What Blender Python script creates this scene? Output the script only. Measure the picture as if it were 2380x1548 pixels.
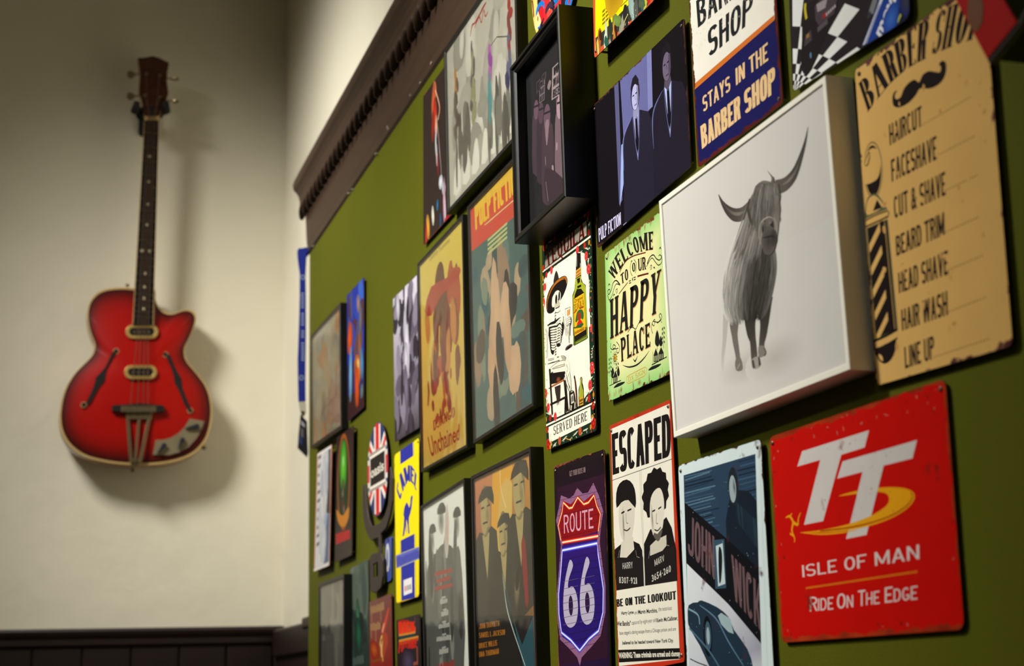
import bpy, bmesh, math, random
from mathutils import Vector, Matrix
from mathutils.geometry import tessellate_polygon

for o in list(bpy.data.objects):
    bpy.data.objects.remove(o, do_unlink=True)
SC = bpy.context.scene
COL = SC.collection
random.seed(7)

# ---------------------------------------------------------------- camera
IMG_W, IMG_H = 2380, 1548
YAW, PITCH, ROLL, FPX = 0.30939366, 0.22031301, -0.02577295, 3632.0
D = 0.70                      # distance from the lens to the green panelling
CAM = Vector((0.0, 0.0, 1.20))
fw = Vector((-math.cos(YAW) * math.cos(PITCH), math.sin(YAW) * math.cos(PITCH), math.sin(PITCH)))
_r = fw.cross(Vector((0, 0, 1))).normalized()
_u = _r.cross(fw)
rt = _r * math.cos(ROLL) + _u * math.sin(ROLL)
up = -_r * math.sin(ROLL) + _u * math.cos(ROLL)
cd = bpy.data.cameras.new('camera')
cam = bpy.data.objects.new('camera', cd)
COL.objects.link(cam)
cd.sensor_fit = 'HORIZONTAL'
cd.sensor_width = 36.0
cd.lens = FPX / IMG_W * 36.0
cd.clip_start = 0.02
cam.matrix_world = Matrix(((rt.x, up.x, -fw.x, CAM.x), (rt.y, up.y, -fw.y, CAM.y), (rt.z, up.z, -fw.z, CAM.z), (0, 0, 0, 1)))
cd.dof.use_dof = True
cd.dof.focus_distance = 1.95
cd.dof.aperture_fstop = 7.0
SC.camera = cam

# ---------------------------------------------------------------- light
SC.view_settings.view_transform = 'Standard'
SC.view_settings.look = 'None'
SC.view_settings.gamma = 1.0
SC.view_settings.use_curve_mapping = False
SC.view_settings.exposure = 0.0
w = bpy.data.worlds.new('world')
SC.world = w
w.use_nodes = True
w.node_tree.nodes['Background'].inputs[0].default_value = (1.0, 0.93, 0.80, 1)
w.node_tree.nodes['Background'].inputs[1].default_value = 0.05

def lamp(name, kind, loc, target, energy, color, size, spot=None, blend=1.0):
    ld = bpy.data.lights.new(name, kind)
    ld.energy = energy
    ld.color = color
    if kind == 'AREA':
        ld.shape = 'DISK'
        ld.size = size
    else:
        ld.shadow_soft_size = size
    if spot:
        ld.spot_size = spot
        ld.spot_blend = blend
    lo = bpy.data.objects.new(name, ld)
    COL.objects.link(lo)
    lo.location = loc
    lo.rotation_euler = (Vector(target) - Vector(loc)).to_track_quat('-Z', 'Y').to_euler()
    return lo
WARM = (1.0, 0.965, 0.885)
lamp('downlight_or_fill', 'SPOT', (-3.15, -0.85, 3.40), (-4.36, 1.72, 0.86), 350.0, WARM, 0.34, math.radians(71), 1.0)
lamp('downlight_or_fill', 'SPOT', (-2.10, -1.15, 3.40), (-2.05, 0.70, 1.68), 355.0, WARM, 0.20, math.radians(65), 1.0)
lamp('downlight_or_fill', 'SPOT', (-2.10, -2.20, 3.40), (-2.25, 0.70, 1.42), 215.0, WARM, 0.12, math.radians(41), 1.0)  # added fill spot, lifts the shade on the signs below the deep box
lamp('fill_panel', 'AREA', (0.4, -1.6, 3.5), (0.2, -1.5, 0.0), 8.0, WARM, 0.9)  # added fill from the camera side, for faces the spots leave unlit

# ---------------------------------------------------------------- helpers
def lin(c):
    o = []
    for v in c[:3]:
        v = v / 255.0
        o.append(v / 12.92 if v <= 0.04045 else ((v + 0.055) / 1.055) ** 2.4)
    return (o[0], o[1], o[2], 1.0)
def ray(px, py):
    return fw + rt * ((px - 1190.0) / FPX) - up * ((py - 774.0) / FPX)
def UY(px, py, off=0.0):
    d = ray(px, py)
    return CAM + d * ((D - off) / d.y)
def UX(px, py, X):
    d = ray(px, py)
    return CAM + d * ((X - CAM.x) / d.x)
def smooth(pts, n=6, closed=False):
    P = [Vector(p) for p in pts]
    m = len(P)
    out = []
    for i in range(m if closed else m - 1):
        if closed:
            a, b, c, d = P[i - 1], P[i], P[(i + 1) % m], P[(i + 2) % m]
        else:
            a, b, c, d = P[max(i - 1, 0)], P[i], P[i + 1], P[min(i + 2, m - 1)]
        for k in range(n):
            t = k / n
            out.append(0.5 * ((2 * b) + (c - a) * t + (2 * a - 5 * b + 4 * c - d) * t * t + (3 * b - a - 3 * c + d) * t ** 3))
    if not closed:
        out.append(P[-1].copy())
    return out
def obj(name, verts, faces, mats, parent=None, smooth_shade=False, midx=None):
    me = bpy.data.meshes.new(name)
    loc = Vector((0, 0, 0))
    if parent is not None:
        loc = parent.get('_w', None)
        loc = Vector(loc) if loc is not None else Vector((0, 0, 0))
    me.from_pydata([tuple(Vector(v) - loc) for v in verts], [], faces)
    if not isinstance(mats, (list, tuple)):
        mats = [mats]
    for m in mats:
        me.materials.append(m)
    if midx:
        for p, i in zip(me.polygons, midx):
            p.material_index = i
    if smooth_shade:
        for p in me.polygons:
            p.use_smooth = True
    me.update()
    o = bpy.data.objects.new(name, me)
    COL.objects.link(o)
    if parent is not None:
        o.parent = parent
        o['_w'] = tuple(loc)
    return o
def tag(o, label, cat, group=None):
    o['label'] = label
    o['category'] = cat
    if group:
        o['group'] = group
    return o
def struct(o):
    o['kind'] = 'structure'
    return o
def thing(name, label, cat, loc, group=None):
    e = bpy.data.objects.new(name, None)
    COL.objects.link(e)
    e.empty_display_size = 0.02
    e.location = loc
    e['_w'] = tuple(loc)
    return tag(e, label, cat, group)
class MB:
    """collects shapes of one part"""
    def __init__(s):
        s.v = []; s.f = []
    def box(s, a, b):
        n = len(s.v)
        for x in (a[0], b[0]):
            for y in (a[1], b[1]):
                for z in (a[2], b[2]):
                    s.v.append((x, y, z))
        for q in ((0, 1, 3, 2), (4, 6, 7, 5), (0, 4, 5, 1), (2, 3, 7, 6), (0, 2, 6, 4), (1, 5, 7, 3)):
            s.f.append(tuple(n + i for i in q))
        return s
    def tube(s, pts, r, seg=10, cap=True):
        P = [Vector(p) for p in pts]
        n0 = len(s.v)
        for i, p in enumerate(P):
            t = (P[min(i + 1, len(P) - 1)] - P[max(i - 1, 0)]).normalized()
            a = Vector((0, 0, 1)) if abs(t.z) < 0.9 else Vector((1, 0, 0))
            e1 = t.cross(a).normalized(); e2 = t.cross(e1)
            rr = r[i] if isinstance(r, (list, tuple)) else r
            for k in range(seg):
                an = 2 * math.pi * k / seg
                s.v.append(tuple(p + e1 * (rr * math.cos(an)) + e2 * (rr * math.sin(an))))
        for i in range(len(P) - 1):
            for k in range(seg):
                a0 = n0 + i * seg + k; a1 = n0 + i * seg + (k + 1) % seg
                s.f.append((a0, a1, a1 + seg, a0 + seg))
        if cap:
            s.f.append(tuple(n0 + k for k in range(seg)))
            s.f.append(tuple(n0 + (len(P) - 1) * seg + k for k in range(seg - 1, -1, -1)))
        return s
    def prism(s, loop, vec, holes=()):
        """planar loop extruded by vec"""
        vec = Vector(vec)
        loops = [[Vector(p) for p in loop]] + [[Vector(p) for p in h] for h in holes]
        n0 = len(s.v)
        flat = [p for l in loops for p in l]
        tris = tessellate_polygon(loops)
        s.v += [tuple(p) for p in flat] + [tuple(p + vec) for p in flat]
        N = len(flat)
        for t in tris:
            s.f.append(tuple(n0 + i for i in t))
            s.f.append(tuple(n0 + N + i for i in reversed(t)))
        k = 0
        for l in loops:
            m = len(l)
            for i in range(m):
                a, b = k + i, k + (i + 1) % m
                s.f.append((n0 + a, n0 + b, n0 + N + b, n0 + N + a))
            k += m
        return s
    def build(s, name, mat, parent=None, sm=False):
        o = obj(name, s.v, s.f, mat, parent, sm)
        bm = bmesh.new(); bm.from_mesh(o.data)
        bmesh.ops.recalc_face_normals(bm, faces=bm.faces)
        bm.to_mesh(o.data); bm.free()
        return o
def bevel(o, w, seg=2):
    m = o.modifiers.new('bevel', 'BEVEL')
    m.width = w; m.segments = seg; m.limit_method = 'ANGLE'; m.angle_limit = math.radians(40)
    return o

# ---------------------------------------------------------------- materials
def nodes(name):
    m = bpy.data.materials.new(name)
    m.use_nodes = True
    nt = m.node_tree
    return m, nt, nt.nodes['Principled BSDF']
def plain(name, col, rough=0.5, metal=0.0, var=0.10, scale=30.0, bump=0.0, bscale=200.0, coat=0.0, spec=0.5):
    m, nt, b = nodes(name)
    tc = nt.nodes.new('ShaderNodeTexCoord')
    ns = nt.nodes.new('ShaderNodeTexNoise')
    ns.inputs['Scale'].default_value = scale; ns.inputs['Detail'].default_value = 5
    nt.links.new(tc.outputs['Object'], ns.inputs['Vector'])
    mx = nt.nodes.new('ShaderNodeMix'); mx.data_type = 'RGBA'
    c = lin(col)
    mx.inputs[6].default_value = tuple(v * (1 - var) for v in c[:3]) + (1,)
    mx.inputs[7].default_value = tuple(min(1, v * (1 + var)) for v in c[:3]) + (1,)
    nt.links.new(ns.outputs[0], mx.inputs[0])
    nt.links.new(mx.outputs[2], b.inputs['Base Color'])
    b.inputs['Roughness'].default_value = rough
    b.inputs['Metallic'].default_value = metal
    b.inputs['Coat Weight'].default_value = coat
    b.inputs['Specular IOR Level'].default_value = spec
    if bump:
        n2 = nt.nodes.new('ShaderNodeTexNoise'); n2.inputs['Scale'].default_value = bscale; n2.inputs['Detail'].default_value = 3
        nt.links.new(tc.outputs['Object'], n2.inputs['Vector'])
        bp = nt.nodes.new('ShaderNodeBump'); bp.inputs['Strength'].default_value = bump; bp.inputs['Distance'].default_value = 0.004
        nt.links.new(n2.outputs[0], bp.inputs['Height'])
        nt.links.new(bp.outputs[0], b.inputs['Normal'])
    return m
def math_node(nt, op, a, b=None, c=None, clamp=False):
    n = nt.nodes.new('ShaderNodeMath'); n.operation = op; n.use_clamp = clamp
    for i, v in enumerate((a, b, c)):
        if v is None:
            continue
        if isinstance(v, (int, float)):
            n.inputs[i].default_value = v
        else:
            nt.links.new(v, n.inputs[i])
    return n.outputs[0]
def print_mat(name, W, H, rust=((70, 25, 18), (120, 55, 35)), width=0.004, amp=0.012, spots=0.0, scratch=0.0, rough=0.5, coat=0.0, grime=0.08, nscale=55.0, spec=0.05):
    """printed face: colours come from the flat print, worn through to rust along the edges"""
    m, nt, b = nodes(name)
    at = nt.nodes.new('ShaderNodeVertexColor'); at.layer_name = 'ink'
    uv = nt.nodes.new('ShaderNodeUVMap'); uv.uv_map = 'plate'
    sp = nt.nodes.new('ShaderNodeSeparateXYZ'); nt.links.new(uv.outputs[0], sp.inputs[0])
    n1 = nt.nodes.new('ShaderNodeTexNoise'); n1.inputs['Scale'].default_value = nscale; n1.inputs['Detail'].default_value = 7; n1.inputs['Roughness'].default_value = 0.62
    nt.links.new(uv.outputs[0], n1.inputs['Vector'])
    n2 = nt.nodes.new('ShaderNodeTexNoise'); n2.inputs['Scale'].default_value = 24.0; n2.inputs['Detail'].default_value = 8
    mp = nt.nodes.new('ShaderNodeMapping'); mp.inputs['Location'].default_value = (W * 37.0, H * 23.0, 3.0)
    nt.links.new(uv.outputs[0], mp.inputs[0]); nt.links.new(mp.outputs[0], n2.inputs['Vector'])
    ex = math_node(nt, 'MINIMUM', sp.outputs[0], math_node(nt, 'SUBTRACT', W, sp.outputs[0]))
    ey = math_node(nt, 'MINIMUM', sp.outputs[1], math_node(nt, 'SUBTRACT', H, sp.outputs[1]))
    e = math_node(nt, 'MINIMUM', ex, ey)
    e2 = math_node(nt, 'ADD', e, math_node(nt, 'MULTIPLY', math_node(nt, 'SUBTRACT', n1.outputs[0], 0.5), amp * 2.0))
    mask = math_node(nt, 'MULTIPLY', math_node(nt, 'SUBTRACT', width, e2), 900.0, None, True)
    if spots > 0:
        s = math_node(nt, 'MULTIPLY', math_node(nt, 'SUBTRACT', n2.outputs[0], 1.0 - spots), 14.0, None, True)
        s = math_node(nt, 'MULTIPLY', s, math_node(nt, 'MULTIPLY', math_node(nt, 'SUBTRACT', n1.outputs[0], 0.42), 12.0, None, True))
        mask = math_node(nt, 'MAXIMUM', mask, s)
    if scratch > 0:
        n3 = nt.nodes.new('ShaderNodeTexNoise'); n3.inputs['Scale'].default_value = 130.0; n3.inputs['Detail'].default_value = 6; n3.inputs['Distortion'].default_value = 0.6
        nt.links.new(mp.outputs[0], n3.inputs['Vector'])
        s = math_node(nt, 'MULTIPLY', math_node(nt, 'SUBTRACT', n3.outputs[0], 1.0 - scratch), 30.0, None, True)
        mask = math_node(nt, 'MAXIMUM', mask, math_node(nt, 'MULTIPLY', s, 0.8))
    rm = nt.nodes.new('ShaderNodeMix'); rm.data_type = 'RGBA'
    rm.inputs[6].default_value = lin(rust[0]); rm.inputs[7].default_value = lin(rust[1])
    nt.links.new(math_node(nt, 'MULTIPLY', math_node(nt, 'SUBTRACT', n2.outputs[0], 0.35), 3.0, None, True), rm.inputs[0])
    gm = nt.nodes.new('ShaderNodeMix'); gm.data_type = 'RGBA'; gm.blend_type = 'MULTIPLY'
    gm.inputs[0].default_value = 1.0
    nt.links.new(at.outputs[0], gm.inputs[6])
    g = math_node(nt, 'ADD', 1.0 - grime, math_node(nt, 'MULTIPLY', n2.outputs[0], grime * 2.0))
    cb = nt.nodes.new('ShaderNodeCombineColor')
    for i in range(3):
        nt.links.new(g, cb.inputs[i])
    nt.links.new(cb.outputs[0], gm.inputs[7])
    mx = nt.nodes.new('ShaderNodeMix'); mx.data_type = 'RGBA'
    nt.links.new(mask, mx.inputs[0]); nt.links.new(gm.outputs[2], mx.inputs[6]); nt.links.new(rm.outputs[2], mx.inputs[7])
    nt.links.new(mx.outputs[2], b.inputs['Base Color'])
    b.inputs['Roughness'].default_value = rough
    b.inputs['Coat Weight'].default_value = coat
    b.inputs['Specular IOR Level'].default_value = spec
    return m
def glass_mat(name='frame_glass', k=0.75):
    m = bpy.data.materials.new(name); m.use_nodes = True
    nt = m.node_tree
    nt.nodes.remove(nt.nodes['Principled BSDF'])
    tr = nt.nodes.new('ShaderNodeBsdfTransparent'); gl = nt.nodes.new('ShaderNodeBsdfGlossy'); gl.inputs['Roughness'].default_value = 0.06
    tr.inputs[0].default_value = (0.97, 0.98, 0.97, 1)
    lw = nt.nodes.new('ShaderNodeLayerWeight')
    fz = math_node(nt, 'ADD', 0.033 * k, math_node(nt, 'MULTIPLY', k, math_node(nt, 'POWER', lw.outputs['Facing'], 5.0)))
    ns = nt.nodes.new('ShaderNodeTexNoise'); ns.inputs['Scale'].default_value = 9.0
    tc = nt.nodes.new('ShaderNodeTexCoord'); nt.links.new(tc.outputs['Object'], ns.inputs['Vector'])
    bp = nt.nodes.new('ShaderNodeBump'); bp.inputs['Strength'].default_value = 0.35; bp.inputs['Distance'].default_value = 0.004
    nt.links.new(ns.outputs[0], bp.inputs['Height']); nt.links.new(bp.outputs[0], gl.inputs['Normal'])
    mx = nt.nodes.new('ShaderNodeMixShader')
    nt.links.new(fz, mx.inputs[0]); nt.links.new(tr.outputs[0], mx.inputs[1]); nt.links.new(gl.outputs[0], mx.inputs[2])
    nt.links.new(mx.outputs[0], nt.nodes['Material Output'].inputs[0])
    return m

# ---------------------------------------------------------------- lettering
_fb = {}
def bfont(ch, bold):
    key = (ch, bold)
    if key in _fb:
        return _fb[key]
    cu = bpy.data.curves.new('glyph', 'FONT'); cu.body = ch; cu.size = 1.0; cu.offset = bold; cu.resolution_u = 3
    o = bpy.data.objects.new('glyph', cu); COL.objects.link(o)
    bpy.context.view_layer.update()
    me = bpy.data.meshes.new_from_object(o.evaluated_get(bpy.context.evaluated_depsgraph_get()))
    v = [(p.co.x, p.co.y) for p in me.vertices]; f = [tuple(p.vertices) for p in me.polygons]
    bpy.data.objects.remove(o); bpy.data.curves.remove(cu); bpy.data.meshes.remove(me)
    _fb[key] = (v, f)
    return _fb[key]
def glyph(ch, W, T, t, sf, st, n):
    """stroke-built capital: stem T, hairline t, serif length sf and thickness st, roundness n; returns list of quads and width"""
    q = []
    def V(x, y0=0.0, y1=1.0, b=True, e=True, T=T):
        q.append([(x, y0), (x + T, y0), (x + T, y1), (x, y1)])
        if sf:
            if b: q.append([(x - sf, y0), (x + T + sf, y0), (x + T + sf, y0 + st), (x - sf, y0 + st)])
            if e: q.append([(x - sf, y1 - st), (x + T + sf, y1 - st), (x + T + sf, y1), (x - sf, y1)])
    def Hh(y, x0, x1, end=False):
        q.append([(x0, y), (x1, y), (x1, y + t), (x0, y + t)])
        if sf and end:
            k = 0.09
            y0, y1 = (y - k, y + t) if y > 0.8 else ((y, y + t + k) if y < 0.2 else (y - k * .6, y + t + k * .6))
            q.append([(x1 - max(st, T * .35), y0), (x1, y0), (x1, y1), (x1 - max(st, T * .35), y1)])
    def Dg(x0, y0, x1, y1, w):
        q.append([(x0, y0), (x0 + w, y0), (x1 + w, y1), (x1, y1)])
    def S(x, y):
        if sf: q.append([(x - sf, y), (x + T + sf, y), (x + T + sf, y + st), (x - sf, y + st)])
    def arc(cx, cy, rx, ry, a0, a1, T=T, t=t, seg=18):
        pr = None
        for i in range(seg + 1):
            a = math.radians(a0 + (a1 - a0) * i / seg)
            c, s_ = math.cos(a), math.sin(a)
            cc = math.copysign(abs(c) ** (2 / n), c); ss = math.copysign(abs(s_) ** (2 / n), s_)
            o = (cx + rx * cc, cy + ry * ss); ii = (cx + (rx - T) * cc, cy + (ry - t) * ss)
            if pr: q.append([pr[0], o, ii, pr[1]])
            pr = (o, ii)
    w = W
    th = T if not sf or t > T * 0.6 else max(t, T * 0.45)
    if ch == 'A':
        w = W * 1.08; Dg(0, 0, w / 2 - T / 2, 1, th); Dg(w - T, 0, w / 2 - T / 2, 1, T); q.append([(w * .2, .25), (w * .8, .25), (w * .74, .25 + t), (w * .24, .25 + t)]); S(0, 0); S(w - T, 0)
    elif ch == 'B':
        V(0, b=True); arc(W * .45, .755, W * .5, .245, -90, 90); arc(W * .45, .265, W * .55, .265, -90, 90)
        for y in (0, 1 - t, .5 - t / 2): Hh(y, 0, W * .46)
    elif ch in 'CG':
        arc(W / 2, .5, W / 2, .5, 42, 318)
        if sf: q.append([(W * .86, .66), (W, .66), (W, .98), (W * .93, .98)])
        if ch == 'G': V(W - T, 0.1, .45, False, True); Hh(.45 - t, W * .5, W)
    elif ch == 'D':
        V(0); arc(W * .4, .5, W * .6, .5, -90, 90); Hh(0, 0, W * .42); Hh(1 - t, 0, W * .42)
    elif ch in 'EF':
        w = W * .88; V(0); Hh(1 - t, 0, w, True); Hh(.5 - t / 2, 0, w * .8, True)
        if ch == 'E': Hh(0, 0, w, True)
    elif ch == 'H':
        V(0); V(W - T); Hh(.5 - t / 2, 0, W)
    elif ch == 'I':
        w = T; V(0)
    elif ch == 'J':
        V(W - T, .25, 1, False); arc(W / 2, .25, W / 2, .25, 180, 360)
    elif ch == 'K':
        w = W * 1.08; V(0); Dg(T * .55, .36, w - th, 1, th); Dg(w - T, 0, T * .75, .58, T); S(w - T, 0)
    elif ch == 'L':
        w = W * .85; V(0); Hh(0, 0, w, True)
    elif ch == 'M':
        w = W * 1.3; V(0, T=th); V(w - T); Dg(w / 2 - T / 2, .1, 0, 1, T); Dg(w / 2 - T / 2, .1, w - T, 1, th)
    elif ch == 'N':
        V(0, T=th); V(W - th, T=th); Dg(W - T, 0, 0, 1, T)
    elif ch in 'OQ':
        arc(W / 2, .5, W / 2, .5, 0, 360, seg=30)
        if ch == 'Q': q.append([(W * .45, .08), (W * .62, .14), (W * 1.02, -.2), (W * .78, -.22)])
    elif ch in 'PR':
        V(0); arc(W * .42, .73, W * .55, .27, -90, 90); Hh(1 - t, 0, W * .44); Hh(.46, 0, W * .44)
        if ch == 'R': Dg(W - T, 0, W * .42, .5, T); S(W - T, 0)
    elif ch == 'S':
        ry = .25 + t / 4
        arc(W / 2, 1 - ry, W / 2, ry, 25, 270); arc(W / 2, ry, W / 2, ry, 90, -155)
        if sf: q.append([(W * .88, .68), (W * .97, .68), (W * .97, .97), (W * .91, .97)]); q.append([(W * .03, .03), (W * .09, .03), (W * .12, .32), (W * .03, .32)])
    elif ch == 'T':
        V(W / 2 - T / 2, e=False); Hh(1 - t, 0, W)
        if sf: q.append([(0, .84), (max(st, t), .84), (max(st, t), 1), (0, 1)]); q.append([(W - max(st, t), .84), (W, .84), (W, 1), (W - max(st, t), 1)])
    elif ch == 'U':
        V(0, .28, 1, False); V(W - th, .28, 1, False, T=th); arc(W / 2, .3, W / 2, .3, 180, 360)
    elif ch == 'V':
        w = W * 1.05; Dg(w / 2 - T / 2, 0, 0, 1, T); Dg(w / 2 - T / 2, 0, w - th, 1, th); S(0, 1 - st); S(w - T, 1 - st)
    elif ch == 'W':
        w = W * 1.5; m = w / 2 - T / 2
        Dg(w * .26 - T / 2, 0, 0, 1, T); Dg(w * .26 - T / 2, 0, m, 1, th); Dg(w * .74 - T / 2, 0, m, 1, T); Dg(w * .74 - T / 2, 0, w - th, 1, th); S(0, 1 - st); S(w - T, 1 - st)
    elif ch == 'X':
        Dg(W - T, 0, 0, 1, T); Dg(0, 0, W - th, 1, th)
    elif ch == 'Y':
        V(W / 2 - T / 2, 0, .45, True, False); Dg(W / 2 - T / 2, .42, 0, 1, T); Dg(W / 2 - T / 2, .42, W - th, 1, th); S(0, 1 - st); S(W - T, 1 - st)
    elif ch == 'Z':
        Hh(0, 0, W); Hh(1 - t, 0, W); Dg(0, 0, W - T, 1, T)
    elif ch == '-':
        w = W * .5; q.append([(0, .42), (w, .42), (w, .42 + t), (0, .42 + t)])
    elif ch == '.':
        w = T; q.append([(0, 0), (T, 0), (T, t), (0, t)])
    else:
        return None, W
    return q, w
STY = {  # W, T, t, serif, serif thickness, roundness, gap
    'gothic': (.50, .165, .135, 0, 0, 2.6, .07),
    'heavy': (.52, .225, .15, 0, 0, 3.0, .035),
    'sans': (.60, .12, .11, 0, 0, 2.2, .12),
    'light': (.55, .09, .085, 0, 0, 2.2, .12),
    'slab': (.60, .205, .12, .045, .055, 2.3, .15),
    'didone': (.52, .22, .035, .06, .025, 2.1, .10),
    'roman': (.58, .17, .085, .055, .03, 2.1, .17),
}
def layout(s, style, bold):
    polys = []; x = 0.0
    if style == 'b':
        v, f = bfont(s, bold)
        polys = [[v[i] for i in q] for q in f]
    else:
        W, T, t, sf, st, n, gap = STY[style]
        for ch in s:
            if ch == ' ':
                x += W * .55; continue
            g, w = glyph(ch, W, T, t, sf, st, n)
            if g is None:
                v, f = bfont(ch, 0.02)
                if not v: continue
                x0 = min(p[0] for p in v); y0 = min(p[1] for p in v); x1 = max(p[0] for p in v); y1 = max(p[1] for p in v)
                w = W * {'&': 1.25, '1': .5, ',': .3, "'": .3}.get(ch, 1)
                g = [[((v[i][0] - x0) / (x1 - x0) * w, (v[i][1] - y0) / max(y1 - y0, 1e-6)) for i in q] for q in f]
            polys += [[(px + x, py) for px, py in q] for q in g]
            x += w + gap
    xs = [p[0] for q in polys for p in q]; ys = [p[1] for q in polys for p in q]
    x0, x1 = min(xs), max(xs)
    if style == 'b':
        y0, y1 = min(ys), max(ys)
    else:
        y0, y1 = 0.0, 1.0
    return [[((a - x0) / (x1 - x0), (b - y0) / (y1 - y0)) for a, b in q] for q in polys]

# ---------------------------------------------------------------- flat print on a plane parallel to the green wall
STEP = 8e-6
class Art:
    def __init__(s, off, gain=1.0):
        s.off = off; s.V = []; s.F = []; s.C = []; s.S = []; s.k = (0, 0, 1, 1); s.gain = gain
    def z(s, x0, y0, k, ky=None):
        s.k = (x0, y0, k, ky or k)
        return s
    def P(s, p):
        q = UY(s.k[0] + p[0] / s.k[2], s.k[1] + p[1] / s.k[3], s.off)
        return Vector((q.x, q.z))
    def _add(s, pts2, faces, cols, bump=True):
        """bump False: joins the shape before it (same layer)"""
        pts2 = [(p[0], p[1]) for p in pts2]
        cols = [tuple(min(1.0, c * s.gain) for c in lin(c)[:3]) for c in cols]
        if bump or not s.S:
            s.S.append([])
        s.S[-1].append((pts2, faces, cols))
    def _clip(s, poly):
        """poly: list of (x, z, colour); keep what lies inside the convex sheet"""
        L = s.L; m = len(L)
        for i in range(m):
            a, b = L[i], L[(i + 1) % m]
            ex, ez = b[0] - a[0], b[1] - a[1]
            d = [s.W * (ex * (p[1] - a[1]) - ez * (p[0] - a[0])) for p in poly]
            if all(v >= -1e-9 for v in d): continue
            out = []
            for j in range(len(poly)):
                p, q, dp_, dq = poly[j], poly[(j + 1) % len(poly)], d[j], d[(j + 1) % len(poly)]
                if dp_ >= 0: out.append(p)
                if (dp_ >= 0) != (dq >= 0):
                    t = dp_ / (dp_ - dq)
                    out.append((p[0] + (q[0] - p[0]) * t, p[1] + (q[1] - p[1]) * t, tuple(x + (y - x) * t for x, y in zip(p[2], q[2]))))
            poly = out
            if len(poly) < 3: return []
        return poly
    def bake(s):
        """stack the shapes in as few layers as their overlaps need, trimmed to the sheet"""
        s.L = s.S[0][0][0]
        ar = sum(s.L[i][0] * s.L[(i + 1) % len(s.L)][1] - s.L[(i + 1) % len(s.L)][0] * s.L[i][1] for i in range(len(s.L)))
        s.W = 1.0 if ar > 0 else -1.0
        boxes = []
        for shape in s.S:
            xs = [p[0] for q in shape for p in q[0]]; zs = [p[1] for q in shape for p in q[0]]
            bx = (min(xs), min(zs), max(xs), max(zs)); lay = 0
            for c in boxes:
                if c[4] >= lay and c[0] < bx[2] and bx[0] < c[2] and c[1] < bx[3] and bx[1] < c[3]: lay = c[4] + 1
            boxes.append(bx + (lay,))
        step = max(2e-6, min(STEP, 0.0004 / (max(c[4] for c in boxes) + 1)))
        for k, shape in enumerate(s.S):
            y = D - s.off - 0.0001 - boxes[k][4] * step
            for qi, (pts, faces, cols) in enumerate(shape):
                yq = y - (qi % 7) * step / 8
                for f in faces:
                    poly = [(pts[i][0], pts[i][1], cols[i]) for i in f]
                    if k: poly = s._clip(poly)
                    if len(poly) < 3: continue
                    n0 = len(s.V)
                    for p in poly:
                        s.V.append((p[0], yq, p[1])); s.C.append(tuple(p[2]) + (1,))
                    s.F.append(tuple(range(n0, n0 + len(poly))))
    def raw(s, pts2, col, holes=(), same=False):
        loops = [[Vector((p[0], p[1], 0)) for p in pts2]] + [[Vector((p[0], p[1], 0)) for p in h] for h in holes]
        flat = [p for l in loops for p in l]
        tr = tessellate_polygon(loops)
        cols = list(col) if isinstance(col[0], (tuple, list)) else [col] * len(flat)
        s._add(flat, [tuple(t) for t in tr], cols, not same)
        return s
    def poly(s, pts, col, sm=0, holes=(), same=False):
        if sm:
            pts = [tuple(p) for p in smooth(pts, sm, True)]
        return s.raw([s.P(p) for p in pts], col, [[s.P(p) for p in h] for h in holes], same)
    def rect(s, x0, y0, x1, y1, col):
        return s.poly([(x0, y0), (x1, y0), (x1, y1), (x0, y1)], col)
    def stroke(s, pts, w, col, sm=5, taper=False, same=False, metric=False):
        P = [Vector(p) for p in pts] if metric else [s.P(p) for p in pts]
        if sm and len(P) > 2: P = smooth(P, sm)
        m = len(P); L = []; R = []
        for i, p in enumerate(P):
            t = P[min(i + 1, m - 1)] - P[max(i - 1, 0)]
            t = t.normalized() if t.length > 1e-9 else Vector((1, 0))
            nn = Vector((-t.y, t.x))
            f = i / (m - 1)
            if isinstance(w, (list, tuple)):
                g = f * (len(w) - 1); j = min(int(g), len(w) - 2); ww = w[j] + (w[j + 1] - w[j]) * (g - j)
            else:
                ww = w * (math.sin(math.pi * (0.06 + 0.88 * f)) if taper else 1)
            L.append(p + nn * ww / 2000); R.append(p - nn * ww / 2000)
        if isinstance(col[0], (tuple, list)):
            cc = []
            for i in range(m):
                g = i / (m - 1) * (len(col) - 1); j = min(int(g), len(col) - 2); a = g - j
                cc.append(tuple(col[j][k] + (col[j + 1][k] - col[j][k]) * a for k in range(3)))
        else:
            cc = [col] * m
        s._add(L + R, [(i, i + 1, m + i + 1, m + i) for i in range(m - 1)], cc + cc, not same)
        return s
    def disc(s, c, rx, ry, col, rot=0.0, seg=22, same=False, metric=False):
        c = Vector(c) if metric else s.P(c)
        pts = []
        for i in range(seg):
            a = 2 * math.pi * i / seg
            x, y = rx * math.cos(a) / 1000, ry * math.sin(a) / 1000
            pts.append(c + Vector((x * math.cos(rot) - y * math.sin(rot), x * math.sin(rot) + y * math.cos(rot))))
        s._add(pts, [tuple(range(seg))], [col] * seg, not same)
        return s
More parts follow.
